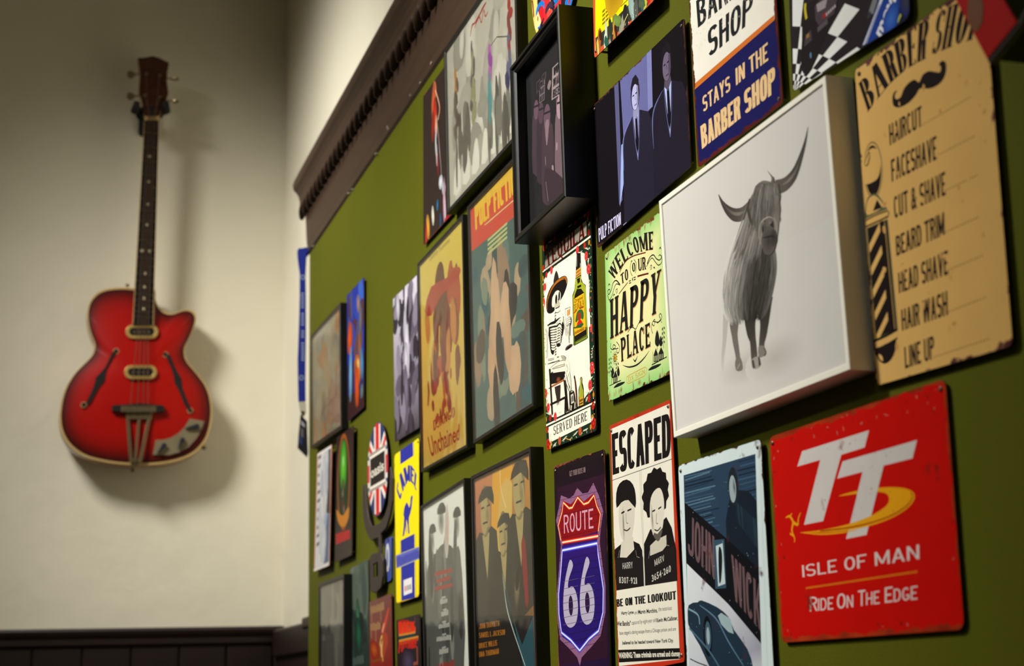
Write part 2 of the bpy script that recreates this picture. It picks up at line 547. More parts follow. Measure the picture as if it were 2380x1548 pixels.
    def text(s, body, top, bot, col, style='gothic', bold=0.0, shift=None):
        """lettering fitted between a top and a bottom guide line, each two or more points"""
        A = [s.P(p) for p in (smooth(top, 5) if len(top) > 2 else top)]; B = [s.P(p) for p in (smooth(bot, 5) if len(bot) > 2 else bot)]
        if shift:
            A = [p + Vector(shift) / 1000 for p in A]; B = [p + Vector(shift) / 1000 for p in B]
        def at(L, u):
            g = min(max(u, 0), 1) * (len(L) - 1); j = min(int(g), len(L) - 2)
            return L[j] + (L[j + 1] - L[j]) * (g - j)
        first = True
        for q in layout(body, style, bold):
            pts = []
            for (u, v) in q:
                a, b = at(A, u), at(B, u)
                pts.append(b + (a - b) * v)
            s._add(pts, [tuple(range(len(pts)))], [col] * len(pts), first)
            first = False
        return s
    def scrawl(s, top, bot, n, col):
        """lettering too blurred to read: uneven upright marks"""
        t0, t1, b0, b1 = [s.P(p) for p in (top[0], top[1], bot[0], bot[1])]
        for i in range(n):
            u0, u1 = (i + .08) / n, (i + .80) / n
            k = random.uniform(0, .22); j = random.uniform(0, .1)
            q = [t0.lerp(t1, u0).lerp(b0.lerp(b1, u0), k), t0.lerp(t1, u1).lerp(b0.lerp(b1, u1), k), b0.lerp(b1, u1).lerp(t0.lerp(t1, u1), j), b0.lerp(b1, u0).lerp(t0.lerp(t1, u0), j)]
            s.raw(q, col, same=i > 0)
        return s
    def suit(s, c, k, coat, shirt, skin, hair, rim):
        """plain suited man, c = chin (pixels), k = scale in mm"""
        c = s.P(c); m = lambda L: [c + Vector((x, y)) * k / 1000 for x, y in L]
        s.raw(m([(-44, -30), (-36, -16), (-12, -5), (12, -5), (36, -16), (44, -30), (50, -125), (-50, -125)]), coat)
        s.raw(m([(-9, -3), (9, -3), (5, -30), (0, -60), (-5, -30)]), shirt); s.raw(m([(-3, -8), (3, -8), (4, -42), (0, -54), (-4, -42)]), tuple(v * .5 for v in coat))
        s.raw(m([(-7, 6), (7, 6), (9, -4), (0, -12), (-9, -4)]), tuple(v * .8 for v in skin))
        s.stroke(m([(-10, -5), (-7, -34), (0, -62)]), 1.2 * k, rim, 4, metric=True); s.stroke(m([(10, -5), (7, -34), (0, -62)]), 1.0 * k, rim, 4, metric=True)
        s.stroke(m([(-44, -60), (-44, -30), (-36, -16), (-14, -6)]), [.5 * k, 3 * k, 3 * k, .5 * k], rim, 4, metric=True)
        s.disc(m([(0, 19)])[0], 13.5 * k, 20 * k, hair, metric=True); s.disc(m([(-.5, 15)])[0], 10.5 * k, 15.5 * k, skin, metric=True)
        s.raw(m([(3, 2), (10, 10), (10, 26), (5, 26), (4, 12)]), tuple(v * .72 for v in skin))
        s.raw(m([(-11, 22), (-6, 32), (4, 33), (11, 24), (12, 32), (4, 41), (-6, 40), (-13, 30)]), hair)
        for x in (-5.5, 3.5): s.stroke(m([(x - 2.5, 18.5), (x + 2.5, 18.5)]), 1.6 * k, hair, 0, metric=True)
        s.stroke(m([(-3.5, 5.5), (3.5, 5.5)]), 1.3 * k, tuple(v * .5 for v in skin), 0, metric=True); s.stroke(m([(-1, 17), (1, 10.5)]), 1.0 * k, tuple(v * .65 for v in skin), 0, metric=True)
    def blotch(s, c, rx, ry, col, edge, seg=16, wob=0.25, same=False):
        """soft patch: fan whose rim fades into the colour around it"""
        c = s.P(c); pts = [c]; ph = random.random() * 6
        for i in range(seg):
            a = 2 * math.pi * i / seg
            k = 1 + wob * math.sin(2 * a + ph) * random.uniform(.4, 1)
            pts.append(c + Vector((rx * k * math.cos(a), ry * k * math.sin(a))) / 1000)
        s._add(pts, [(0, 1 + i, 1 + (i + 1) % seg) for i in range(seg)], [col] + [edge] * seg, not same)
        return s
    def build(s, name, mat, parent, org):
        s.bake()
        o = obj(name, s.V, s.F, mat, parent)
        me = o.data
        ca = me.color_attributes.new('ink', 'FLOAT_COLOR', 'POINT')
        for i, c in enumerate(s.C):
            ca.data[i].color = c
        uv = me.uv_layers.new(name='plate')
        for l in me.loops:
            x, y, zz = s.V[l.vertex_index]
            uv.data[l.index].uv = (x - org[0], zz - org[1])
        for p in me.polygons:
            if p.normal.y > 0:
                p.flip()
        return o
def round_quad(Q, r, seg=4):
    """Q: four 2D points; rounded corners"""
    out = []
    for i in range(4):
        p, a, b = Q[i], Q[i - 1], Q[(i + 1) % 4]
        da, db = (a - p).normalized(), (b - p).normalized()
        for k in range(seg + 1):
            t = k / seg
            s0, s1 = p + da * r, p + db * r
            out.append((1 - t) ** 2 * s0 + 2 * t * (1 - t) * p + t * t * s1)
    return out
def plane_quad(q, off):
    return [Vector((v.x, v.z)) for v in (UY(p[0], p[1], off) for p in q)]
def hang(q_tl, q_tr, height, off):
    """quad from its two upper corners (pixels) and a height in metres"""
    a, b = plane_quad([q_tl, q_tr], off)
    d = (b - a).normalized(); dn = Vector((d.y, -d.x))
    return [a, b, b + dn * height, a + dn * height]
def stand(q_bl, q_br, height, off):
    a, b = plane_quad([q_bl, q_br], off)
    d = (b - a).normalized(); un = Vector((-d.y, d.x))
    return [a + un * height, b + un * height, b, a]
PLATE_EDGE = plain('bare_tin_edge', (95, 80, 70), 0.45, 0.6)
SCREW = plain('screw_steel', (120, 112, 100), 0.4, 0.8)
def tin(name, label, cat, Q, off, base, art=None, radius=0.008, wear=None, screws=(0, 1, 2, 3), edge=None, group=None, gain=1.0, th=0.0012, bend=0.0, inset=0.007):
    """metal plate on the green wall; Q = pixel corners TL TR BR BL, or plane points"""
    if not isinstance(Q[0], Vector):
        Q = plane_quad(Q, off)
    cx = sum(p.x for p in Q) / 4; zb = min(p.y for p in Q)
    e = thing(name, label, cat, (cx, D - off, zb), group)
    loop = round_quad(Q, radius)
    mb = MB()
    mb.prism([(p.x, D - off, p.y) for p in loop], (0, th, 0))
    mb.build('plate', edge or PLATE_EDGE, e)
    x0 = min(p.x for p in Q); z0 = zb
    W = max(p.x for p in Q) - x0; H = max(p.y for p in Q) - z0
    A = Art(off, gain)
    A.raw(loop, base)
    A.Q = Q
    if art:
        art(A)
    m = print_mat(name + '_print', W, H, **(wear or {}))
    A.build('print', m, e, (x0, z0))
    c = sum(Q, Vector((0, 0))) / 4
    for i in screws:
        d = (c - Q[i]); p = Q[i] + Vector((math.copysign(inset, d.x), math.copysign(inset, d.y)))
        sm = MB(); sm.tube([(p.x, D - off + 0.0005, p.y), (p.x, D - off - 0.0009, p.y), (p.x, D - off - 0.0016, p.y)], [0.0021, 0.0021, 0.0013], 10)
        sm.build('screw', SCREW, e)
    if off - th > 0.002:      # fixings that hold the plate off the wall
        for i in (0, 1, 2, 3):
            d = (c - Q[i]); p = Q[i] + Vector((math.copysign(inset, d.x), math.copysign(inset, d.y)))
            sm = MB(); sm.tube([(p.x, D - off + th, p.y), (p.x, D + 0.0005, p.y)], 0.0016, 8)
            sm.build('spacer', SCREW, e)
    return e
def framed(name, label, Q, depth, bar, matl, base, art=None, recess=0.006, glass=True, pane=None, gain=1.0, group=None, lip=0.0, artq=None, cat='framed picture'):
    """box frame of four mitred bars with a print and a pane"""
    if not isinstance(Q[0], Vector):
        Q = plane_quad(Q, depth)
    cx = sum(p.x for p in Q) / 4; zb = min(p.y for p in Q)
    e = thing(name, label, cat, (cx, D - depth, zb), group)
    c = sum(Q, Vector((0, 0))) / 4
    def inset(d):
        out = []
        for i in range(4):
            p, a, b = Q[i], Q[i - 1], Q[(i + 1) % 4]
            out.append(p + (a - p).normalized() * d + (b - p).normalized() * d)
        return out
    I = inset(bar)
    yf, yb = D - depth, D - 0.0005
    I1 = inset(bar * 0.62)
    for i in range(4):
        j = (i + 1) % 4
        v = []
        for k in (i, j):
            if lip:
                prof = [(Q[k], yb), (Q[k], yf + lip * .25), (Q[k].lerp(I[k], .12), yf), (Q[k].lerp(I[k], .45), yf), (Q[k].lerp(I[k], .55), yf + lip * .5), (Q[k].lerp(I[k], .8), yf + lip * .55), (I[k], yf + lip), (I[k], yb)]
            else:
                prof = [(Q[k], yb), (Q[k], yf + 0.0008), (Q[k].lerp(I[k], .08), yf), (Q[k].lerp(I[k], .92), yf), (I[k], yf + 0.0008), (I[k], yb)]
            v += [(p.x, y, p.y) for p, y in prof]
        m = len(prof)
        f = [(a, (a + 1) % m, m + (a + 1) % m, m + a) for a in range(m)] + [tuple(range(m)), tuple(range(2 * m - 1, m - 1, -1))]
        o = obj('frame_bar', v, f, matl, e)
        bm = bmesh.new(); bm.from_mesh(o.data); bmesh.ops.recalc_face_normals(bm, faces=bm.faces); bm.to_mesh(o.data); bm.free()
    aoff = depth - recess
    B = inset(bar - 0.0012)
    A = Art(aoff, gain)
    A.raw(B, base)
    A.Q = B
    if art:
        art(A)
    x0 = min(p.x for p in B); z0 = min(p.y for p in B)
    m = print_mat(name + '_print', max(p.x for p in B) - x0, max(p.y for p in B) - z0, width=-1.0, amp=0.0, rough=0.6, grime=0.03, spec=0.2)
    A.build('print', m, e, (x0, z0))
    bk = MB(); bk.prism([(p.x, D - aoff + 0.0003, p.y) for p in B], (0, 0.002, 0)); bk.build('backing_board', M_BACK, e)
    if glass:
        gp = MB(); yg = D - aoff - 0.0025
        gp.prism([(p.x, yg, p.y) for p in B], (0, -0.0012, 0)); gp.build('glass_pane', pane or M_GLASS, e)
    return e
M_GLASS = glass_mat()
M_MATTE = glass_mat('matte_glass', 0.22)
M_BACK = plain('backing_board', (90, 75, 60), 0.8)
M_BLACKFRAME = plain('black_frame_wood', (24, 22, 21), 0.42, 0, 0.15, 60)

# ---------------------------------------------------------------- the room
PANEL_T = 0.05
YW = D + PANEL_T                       # plaster wall behind the panelling
XE = UY(718.5, 1000).x                 # far end of the green panelling
_d = ray(660, 900)
XW = CAM.x + _d.x * YW / _d.y          # plaster wall with the guitar
X1, Y1, ZC = 2.6, -3.4, 3.6
def plaster(name, col, bump, lump):
    m, nt, b = nodes(name)
    tc = nt.nodes.new('ShaderNodeTexCoord')
    n1 = nt.nodes.new('ShaderNodeTexNoise'); n1.inputs['Scale'].default_value = 4.0; n1.inputs['Detail'].default_value = 4
    n2 = nt.nodes.new('ShaderNodeTexNoise'); n2.inputs['Scale'].default_value = 90.0; n2.inputs['Detail'].default_value = 3
    for n in (n1, n2): nt.links.new(tc.outputs['Object'], n.inputs['Vector'])
    mx = nt.nodes.new('ShaderNodeMix'); mx.data_type = 'RGBA'
    c = lin(col)
    mx.inputs[6].default_value = tuple(v * .93 for v in c[:3]) + (1,); mx.inputs[7].default_value = tuple(min(1, v * 1.04) for v in c[:3]) + (1,)
    nt.links.new(n1.outputs[0], mx.inputs[0]); nt.links.new(mx.outputs[2], b.inputs['Base Color'])
    b.inputs['Roughness'].default_value = 0.75; b.inputs['Specular IOR Level'].default_value = 0.25
    h = math_node(nt, 'ADD', math_node(nt, 'MULTIPLY', n1.outputs[0], lump), math_node(nt, 'MULTIPLY', n2.outputs[0], 0.12))
    bp = nt.nodes.new('ShaderNodeBump'); bp.inputs['Strength'].default_value = bump; bp.inputs['Distance'].default_value = 0.01
    nt.links.new(h, bp.inputs['Height']); nt.links.new(bp.outputs[0], b.inputs['Normal'])
    return m
M_CREAM = plaster('cream_plaster', (228, 222, 202), 0.5, 1.6)
M_CEIL = plaster('ceiling_paint', (222, 216, 200), 0.1, 0.3)
M_FLOOR = plain('floor_boards', (92, 62, 42), 0.45, 0, 0.3, 6)
M_GREEN = plain('green_wall_paint', (85, 88, 17), 0.6, 0, 0.06, 8, 0.16, 420.0, spec=0.06)
M_WOOD = plain('dark_stained_wood', (27, 13, 9), 0.45, 0, 0.35, 14, 0.1, 60)
def cornice_wood():
    m, nt, b = nodes('cornice_wood')
    tc = nt.nodes.new('ShaderNodeTexCoord'); mp = nt.nodes.new('ShaderNodeMapping'); mp.inputs['Scale'].default_value = (2, 40, 40)
    ns = nt.nodes.new('ShaderNodeTexNoise'); ns.inputs['Scale'].default_value = 3.0; ns.inputs['Detail'].default_value = 6
    nt.links.new(tc.outputs['Object'], mp.inputs[0]); nt.links.new(mp.outputs[0], ns.inputs['Vector'])
    mx = nt.nodes.new('ShaderNodeMix'); mx.data_type = 'RGBA'
    mx.inputs[6].default_value = lin((42, 27, 18)); mx.inputs[7].default_value = lin((72, 53, 38))
    nt.links.new(ns.outputs[0], mx.inputs[0]); nt.links.new(mx.outputs[2], b.inputs['Base Color'])
    b.inputs['Roughness'].default_value = 0.45
    return m
M_CORN = cornice_wood()
M_CHIP = plain('bare_plaster_chip', (170, 160, 145), 0.8)
def wall(name, a, b, mat):
    return struct(MB().box(a, b).build(name, mat))
wall('floor', (XW - 0.2, Y1 - 0.2, -0.1), (X1 + 0.2, YW + 0.2, 0.0), M_FLOOR)
wall('ceiling', (XW - 0.2, Y1 - 0.2, ZC), (X1 + 0.2, YW + 0.2, ZC + 0.1), M_CEIL)
wall('wall_left', (XW - 0.2, Y1, 0.0), (XW, YW, ZC), M_CREAM)
wall('wall_right', (X1, Y1, 0.0), (X1 + 0.2, YW, ZC), M_CREAM)
wall('wall_back', (XW - 0.2, YW, 0.0), (X1 + 0.2, YW + 0.2, ZC), M_CREAM)
wall('wall_front', (XW - 0.2, Y1 - 0.2, 0.0), (X1 + 0.2, Y1, ZC), M_CREAM)

# green panelling and its carved cornice
zb = UY(724, 578).z                    # lower edge of the cornice
pan = struct(MB().box((XE, D, 0.0), (X1, YW, zb + 0.05)).build('wall_green', M_GREEN))
def prof(px, py):
    v = UX(px, py, XE)
    return (v.y, v.z)
PR = [prof(719.5, 590), prof(715, 586), prof(714, 572), prof(713, 566), prof(711.5, 540), prof(711, 520), prof(710, 500), prof(705, 497.5), prof(702, 490), prof(699, 487), prof(697, 484), prof(696.5, 470),
      prof(694, 458), prof(688, 449), prof(682.5, 443), prof(680.5, 435), prof(681, 428), prof(684, 420), prof(690, 412)]
yl, zl = PR[-1]
PR = [(D + 0.001, PR[0][1])] + PR + [(yl + 0.004, zl + 0.012), (YW, zl + 0.03), (YW, PR[0][1])]
v = []; f = []
for X in (XE, X1):
    v += [(X, y, z) for y, z in PR]
n = len(PR)
f = [(i, (i + 1) % n, n + (i + 1) % n, n + i) for i in range(n)] + [tuple(range(n)), tuple(range(2 * n - 1, n - 1, -1))]
corn = obj('trim_1', v, f, M_CORN)
bm = bmesh.new(); bm.from_mesh(corn.data); bmesh.ops.recalc_face_normals(bm, faces=bm.faces); bm.to_mesh(corn.data); bm.free()
struct(corn)
# carved rope beads
by, bz = prof(702.5, 491)
bead = None
nb = 0
X = XE + 0.012
M_BEAD = plain('rope_bead_wood', (44, 30, 22), 0.35, 0, 0.25, 60)
while X < -1.35:
    if bead is None:
        vv = []; ff = []
        for i in range(9):
            a = math.pi * i / 8
            rr = 0.0105 * math.sin(a) + 0.0006
            for k in range(8):
                b_ = 2 * math.pi * k / 8
                lx = -0.033 * math.cos(a); py = rr * math.cos(b_) * 1.0; pz = rr * math.sin(b_) * 1.15
                vv.append((lx * .62 + pz * .35, py, pz + lx * .58))
        for i in range(8):
            for k in range(8):
                ff.append((i * 8 + k, i * 8 + (k + 1) % 8, (i + 1) * 8 + (k + 1) % 8, (i + 1) * 8 + k))
        bead = obj('rope_bead', vv, ff, M_BEAD, None, True)
        o = bead
    else:
        o = bead.copy(); COL.objects.link(o)
    o.parent = corn
    o.location = (X, by, bz)
    X += 0.050
for px, py in ((729, 572), (812, 450), (820, 441), (905, 300), (903, 295), (1006, 147), (980, 193), (876, 358), (957, 222)):
    c = UY(px, py, 0.004)
    pts = [(c.x + random.uniform(.3, 1) * .005 * math.cos(a), D - 0.0078, c.z + random.uniform(.3, 1) * .0035 * math.sin(a)) for a in [i * 1.047 for i in range(6)]]
    MB().prism(pts, (0, 0.006, 0)).build('paint_chip', M_CHIP, corn)

# dark wainscot under the guitar
zr = UX(300, 1457, XW).z               # top of rail
zr2 = UX(300, 1503, XW).z
rail = MB()
rp = [(0, zr - .004), (0.026, zr - .004), (0.03, zr - .012), (0.028, zr - .022), (0.022, zr - .034), (0.022, zr2 + .006), (0.018, zr2), (0, zr2)]
v = []
for Y in (Y1, YW):
    v += [(XW + a, Y, b) for a, b in rp]
n = len(rp)
f = [(i, (i + 1) % n, n + (i + 1) % n, n + i) for i in range(n)] + [tuple(range(n)), tuple(range(2 * n - 1, n - 1, -1))]
rail = struct(obj('trim_2', v, f, M_WOOD))
yb_ = [UX(x, 1530, XW + .012).y for x in (-40, 74, 190, 306, 422, 540, 656)]
pw = yb_[2] - yb_[1]
y = yb_[1]
while y > Y1 + pw: y -= pw
pm = None
wpanel = struct(MB().box((XW, Y1, 0.0), (XW + 0.006, YW, zr2 + 0.002)).build('trim_3', M_WOOD))
while y < YW - 0.01:
    w_ = min(pw, YW - y)
    if w_ > pw * .9 and pm is not None:
        o = pm.copy(); COL.objects.link(o)
        o.location = (0, y, 0); o.parent = wpanel
    else:
        b_ = MB().box((XW + .006, 0.003, 0.0), (XW + .014, w_ - 0.003, zr2 + 0.001))
        o = b_.build('plank', M_WOOD, wpanel); bevel(o, 0.003)
        o.location = (0, y, 0)
        if w_ > pw * .9: pm = o
    y += pw
# return of the wainscot along the plaster between corner and panelling
zq = UY(700, 1440, -0.03).z
q = MB().box((XW + .014, YW - 0.022, 0.0), (XE - 0.004, YW, zq - .03)); q.box((XW + .03, YW - 0.034, zq - .09), (XE - 0.002, YW, zq - .012)); q.box((XE - .16, YW - 0.040, zq - .03), (XE - 0.002, YW, zq))
o = struct(q.build('trim_4', M_WOOD)); bevel(o, 0.006)
edge = MB().box((XE - 0.012, D + 0.004, 0.0), (XE - 0.0005, YW - 0.001, zq - 0.05)); struct(edge.build('trim_5', plain('broken_plaster_edge', (150, 130, 108), 0.9, 0, .4, 60)))

# ---------------------------------------------------------------- bass guitar on the plaster wall
XT = XW + 0.105                        # front of the body
gx = lambda X, Y, k, x0, y0, dep=0.0: UX(x0 + X / k, y0 + Y / k, XT + dep)
G1 = lambda X, Y, dep=0.0: gx(X, Y, 2.58, 100, 100, dep)
G2 = lambda X, Y, dep=0.0: gx(X, Y, 2.8667, 100, 640, dep)
M_SIDE = plain('guitar_side_maple', (160, 116, 68), 0.35, 0, .15, 20, coat=.4)
M_BIND = plain('cream_binding', (186, 156, 100), 0.4)
M_NECK = plain('neck_maple', (120, 72, 38), 0.4, 0, .2, 20)
M_FRET = plain('fretboard_rosewood', (15, 11, 9), 0.6, 0, .3, 60, spec=.2)
M_HEAD = plain('headstock_face', (64, 26, 14), 0.25, 0, .3, 40, coat=.5)
M_NICK = plain('aged_nickel', (150, 135, 105), 0.32, .9)
M_GOLD = plain('pickup_ring_gold', (196, 166, 96), 0.35, .5)
M_BLK = plain('black_plastic', (20, 18, 17), 0.4)
M_PEARL = plain('pearl_dot', (226, 210, 170), 0.3)
M_RUB = plain('black_rubber', (16, 15, 15), 0.7)
M_WIRE = plain('bass_string', (120, 96, 80), 0.4, .7)
M_HOLE = plain('f_hole_dark', (14, 8, 6), 0.9)
body = [(605, 85), (520, 80), (430, 88), (370, 110), (330, 145), (305, 190), (295, 250), (300, 320), (320, 390), (340, 440), (343, 480), (325, 530), (280, 580), (220, 640), (170, 710), (135, 790), (115, 880), (110, 960), (122, 1040), (158, 1112), (215, 1170), (290, 1212), (380, 1237), (480, 1254), (600, 1263), (720, 1262), (830, 1250), (930, 1225), (1010, 1185), (1065, 1130), (1100, 1070), (1121, 990), (1128, 910), (1120, 830), (1095, 750), (1050, 680), (1000, 620), (960, 570), (945, 520), (950, 470), (975, 420), (1005, 350), (1020, 290), (1012, 252), (985, 231), (950, 227), (910, 238), (870, 252), (830, 250), (790, 230), (762, 195), (749, 150), (745, 95), (680, 88)]
loop = [G2(p[0], p[1]) for p in smooth(body, 3, True)]
base = G2(600, 1262)
gt = thing('bass_guitar', 'red hollow-body electric bass with f-holes hanging on the cream wall', 'guitar', (XT, base.y, base.z))
cc = G2(600, 660)
def ring(s, dx):
    return [Vector((XT + dx, cc.y + (p.y - cc.y) * s, cc.z + (p.z - cc.z) * s)) for p in loop]
N = len(loop)
# sides and back
rings = [ring(1.0, -0.003), ring(1.004, -0.010), ring(1.004, -0.064), ring(1.0, -0.070), ring(.5, -0.076), ring(0.02, -0.078)]
v = [p for r in rings for p in r]
f = [(i * N + k, i * N + (k + 1) % N, (i + 1) * N + (k + 1) % N, (i + 1) * N + k) for i in range(len(rings) - 1) for k in range(N)]
f.append(tuple((len(rings) - 1) * N + k for k in range(N)))
obj('body_sides', v, f, M_SIDE, gt, True)
rings = [ring(1.0, -0.003), ring(1.0, 0.0), ring(.976, 0.0006)]
v = [p for r in rings for p in r]
f = [(i * N + k, i * N + (k + 1) % N, (i + 1) * N + (k + 1) % N, (i + 1) * N + k) for i in range(2) for k in range(N)]
obj('binding', v, f, M_BIND, gt)
SS = [.977, .95, .90, .82, .72, .6, .45, .3, .15, .02]
dome = lambda s: 0.0006 + 0.014 * (1 - s * s) ** 1.2
rings = [ring(s, dome(s)) for s in SS]
v = [p for r in rings for p in r]
f = [(i * N + k, i * N + (k + 1) % N, (i + 1) * N + (k + 1) % N, (i + 1) * N + k) for i in range(len(SS) - 1) for k in range(N)]
f.append(tuple((len(SS) - 1) * N + k for k in range(N)))
m, nt, b = nodes('red_sunburst_lacquer')
at = nt.nodes.new('ShaderNodeVertexColor'); at.layer_name = 'ink'; nt.links.new(at.outputs[0], b.inputs['Base Color'])
b.inputs['Roughness'].default_value = 0.34; b.inputs['Specular IOR Level'].default_value = 0.35; b.inputs['Coat Weight'].default_value = 0.15
top = obj('top', v, f, m, gt, True)
ca = top.data.color_attributes.new('ink', 'FLOAT_COLOR', 'POINT')
cols = [(44, 3, 2), (66, 4, 2), (104, 5, 2), (140, 6, 1), (158, 6, 1)] + [(163, 6, 1)] * 5
for i in range(len(SS)):
    for k in range(N):
        ca.data[i * N + k].color = lin(cols[i])
def slab(name, pts, d0, th, mat, parent=gt, G=G2, holes=(), bv=0.0, sm=0):
    if sm: pts = [tuple(p) for p in smooth(pts, sm, True)]
    mb = MB(); mb.prism([G(p[0], p[1], d0) for p in pts], (th, 0, 0), [[G(p[0], p[1], d0) for p in h] for h in holes])
    o = mb.build(name, mat, parent)
    if bv: bevel(o, bv)
    return o
def dp(X, Y):                          # dome height under a point of the top
    p = G2(X, Y); best = 1.0
    v0 = Vector((p.y - cc.y, p.z - cc.z))
    an = math.atan2(v0.y, v0.x); bd = 9
    for q_ in loop:
        v1 = Vector((q_.y - cc.y, q_.z - cc.z)); da = abs((math.atan2(v1.y, v1.x) - an + math.pi) % (2 * math.pi) - math.pi)
        if da < bd: bd = da; best = v0.length / v1.length
    return dome(min(best, .97))
# f-holes: inlaid outline and dark opening following the arch
def fhole(pts, ends):
    h = max(dp(*p) for p in pts[::3])
    o = slab('f_hole_binding', pts, h - 0.006, 0.0075, M_BIND)
    cx_ = sum(p[0] for p in pts) / len(pts)
    inn = []
    m = len(pts)
    for i in range(m):
        a, b_, c = Vector(pts[i - 1]), Vector(pts[i]), Vector(pts[(i + 1) % m])
        t = (c - a).normalized(); nn = Vector((-t.y, t.x))
        inn.append(tuple(b_ + nn * 4.0))
    slab('f_hole', inn, h - 0.006, 0.0079, M_HOLE)
    for e in ends:
        hh = h
        c = G2(e[0], e[1], 0)
        for rr, mm, th, nm in ((0.0082, M_BIND, 0.0012, 'f_hole_binding'), (0.0066, M_HOLE, 0.0018, 'f_hole')):
            mb = MB(); mb.prism([(XT + hh - 0.006, c.y + rr * math.cos(k * .3927), c.z + rr * math.sin(k * .3927)) for k in range(16)], (0.006 + th, 0, 0)); mb.build(nm, mm, gt)
fhole([(478, 512), (462, 520), (440, 570), (415, 620), (390, 650), (355, 685), (350, 715), (335, 760), (310, 810), (288, 855), (300, 862), (325, 825), (350, 780), (372, 745), (408, 705), (412, 650), (425, 610), (452, 560), (482, 525)], ((485, 511), (270, 868)))
fhole([(824, 540), (840, 580), (860, 625), (872, 670), (880, 725), (900, 755), (920, 800), (945, 860), (965, 895), (978, 888), (958, 845), (935, 790), (920, 745), (915, 690), (890, 650), (865, 600), (850, 560), (838, 530)], ((814, 532), (978, 905)))
# pickups
def pickup(X, Y):
    e = MB()
    def st(w, h, k=10):
        pts = []
        for s_ in (1, -1):
            for i in range(k + 1):
                a = -math.pi / 2 + math.pi * i / k
                pts.append((X + s_ * (w - h + h * math.cos(a)), Y - 0 + s_ * h * math.sin(a)))
        return pts
    h = dp(X, Y)
    r_ = slab('pickup_ring', st(108, 46), h - 0.004, 0.013, M_GOLD, gt, holes=[st(84, 26)], bv=0.002)
    slab('pickup_core', st(85, 27), h - 0.004, 0.011, M_BLK)
    for i in range(4):
        c = G2(X - 48 + 32 * i, Y - 2, h + 0.0065)
        mb = MB(); mb.tube([c, c + Vector((0.0025, 0, 0))], 0.0035, 10); mb.build('pole_piece', M_NICK, gt)
pickup(657, 381); pickup(648, 650)
# neck
fb = 0.024
nk = [G1(602, 480, fb), G2(597, 330, fb), G2(730, 330, fb), G1(692, 480, fb)]
mb = MB(); mb.prism([G1(611, 446, fb), G1(694, 446, fb), G2(733, 330, fb), G2(600, 330, fb)], (-0.006, 0, 0)); o = mb.build('fretboard', M_FRET, gt)
a0 = (G1(611, 446, fb) + G1(694, 446, fb)) / 2; a1 = (G2(600, 330, fb) + G2(733, 330, fb)) / 2
w0 = (G1(694, 446, fb) - G1(611, 446, fb)).length; w1 = (G2(733, 330, fb) - G2(600, 330, fb)).length
fbr = o
ax = (a1 - a0); L = ax.length; ax.normalize(); sd = Vector((0, ax.z, -ax.y)) * -1
if sd.y < 0: sd = -sd
def fbp(t, s_, dx=0.0):
    return a0 + ax * (L * t) + sd * ((w0 + (w1 - w0) * t) * .5 * s_) + Vector((dx, 0, 0))
v = []; f = []
ts = [0, .3, .7, .80, .83]
for t in ts:
    for k in range(9):
        a = math.pi * k / 8
        v.append(fbp(t, math.cos(a) * .98, -0.006 - 0.019 * math.sin(a)))
for i in range(len(ts) - 1):
    for k in range(8):
        f.append((i * 9 + k, i * 9 + k + 1, (i + 1) * 9 + k + 1, (i + 1) * 9 + k))
f.append(tuple(range(9))); f.append(tuple((len(ts) - 1) * 9 + k for k in range(8, -1, -1)))
obj('neck', v, f, M_NECK, gt, True)
for s_ in (-1, 1):
    v = [fbp(0, s_ * .99, -0.007), fbp(1, s_ * .99, -0.007), fbp(1, s_ * .99, .0003), fbp(0, s_ * .99, .0003), fbp(0, s_ * 1.05, -0.007), fbp(1, s_ * 1.05, -0.007), fbp(1, s_ * 1.05, .0003), fbp(0, s_ * 1.05, .0003)]
    obj('fretboard_binding', v, [(0, 1, 2, 3), (7, 6, 5, 4), (0, 4, 5, 1), (3, 2, 6, 7), (0, 3, 7, 4), (1, 5, 6, 2)], M_BIND, gt)
scale_len = L / 0.73
for n_ in range(1, 22):
    t = (1 - 2 ** (-n_ / 12)) * scale_len / L
    if t > .99: break
    mb = MB(); mb.tube([fbp(t, -.97, .0004), fbp(t, .97, .0004)], 0.0007, 6); mb.build('fret', M_NICK, gt)
def dot(X, Y, G):
    c = G(X, Y, fb + .0004)
    mb = MB(); mb.tube([c, c + Vector((0.0006, 0, 0))], 0.0042, 12); mb.build('inlay_dot', M_PEARL, gt)
for X, Y in ((638, 680), (632, 832), (627, 967), (622, 1090), (594, 1246), (640, 1248), (611, 1382), (607, 1463), (604, 1530)): dot(X, Y, G1)
for X, Y in ((672, 153), (669, 223)): dot(X, Y, G2)
mb = MB(); mb.prism([G1(609, 440, fb + .003), G1(697, 440, fb + .003), G1(696, 462, fb + .003), G1(609, 462, fb + .003)], (-0.008, 0, 0)); mb.build('nut', M_BIND, gt)
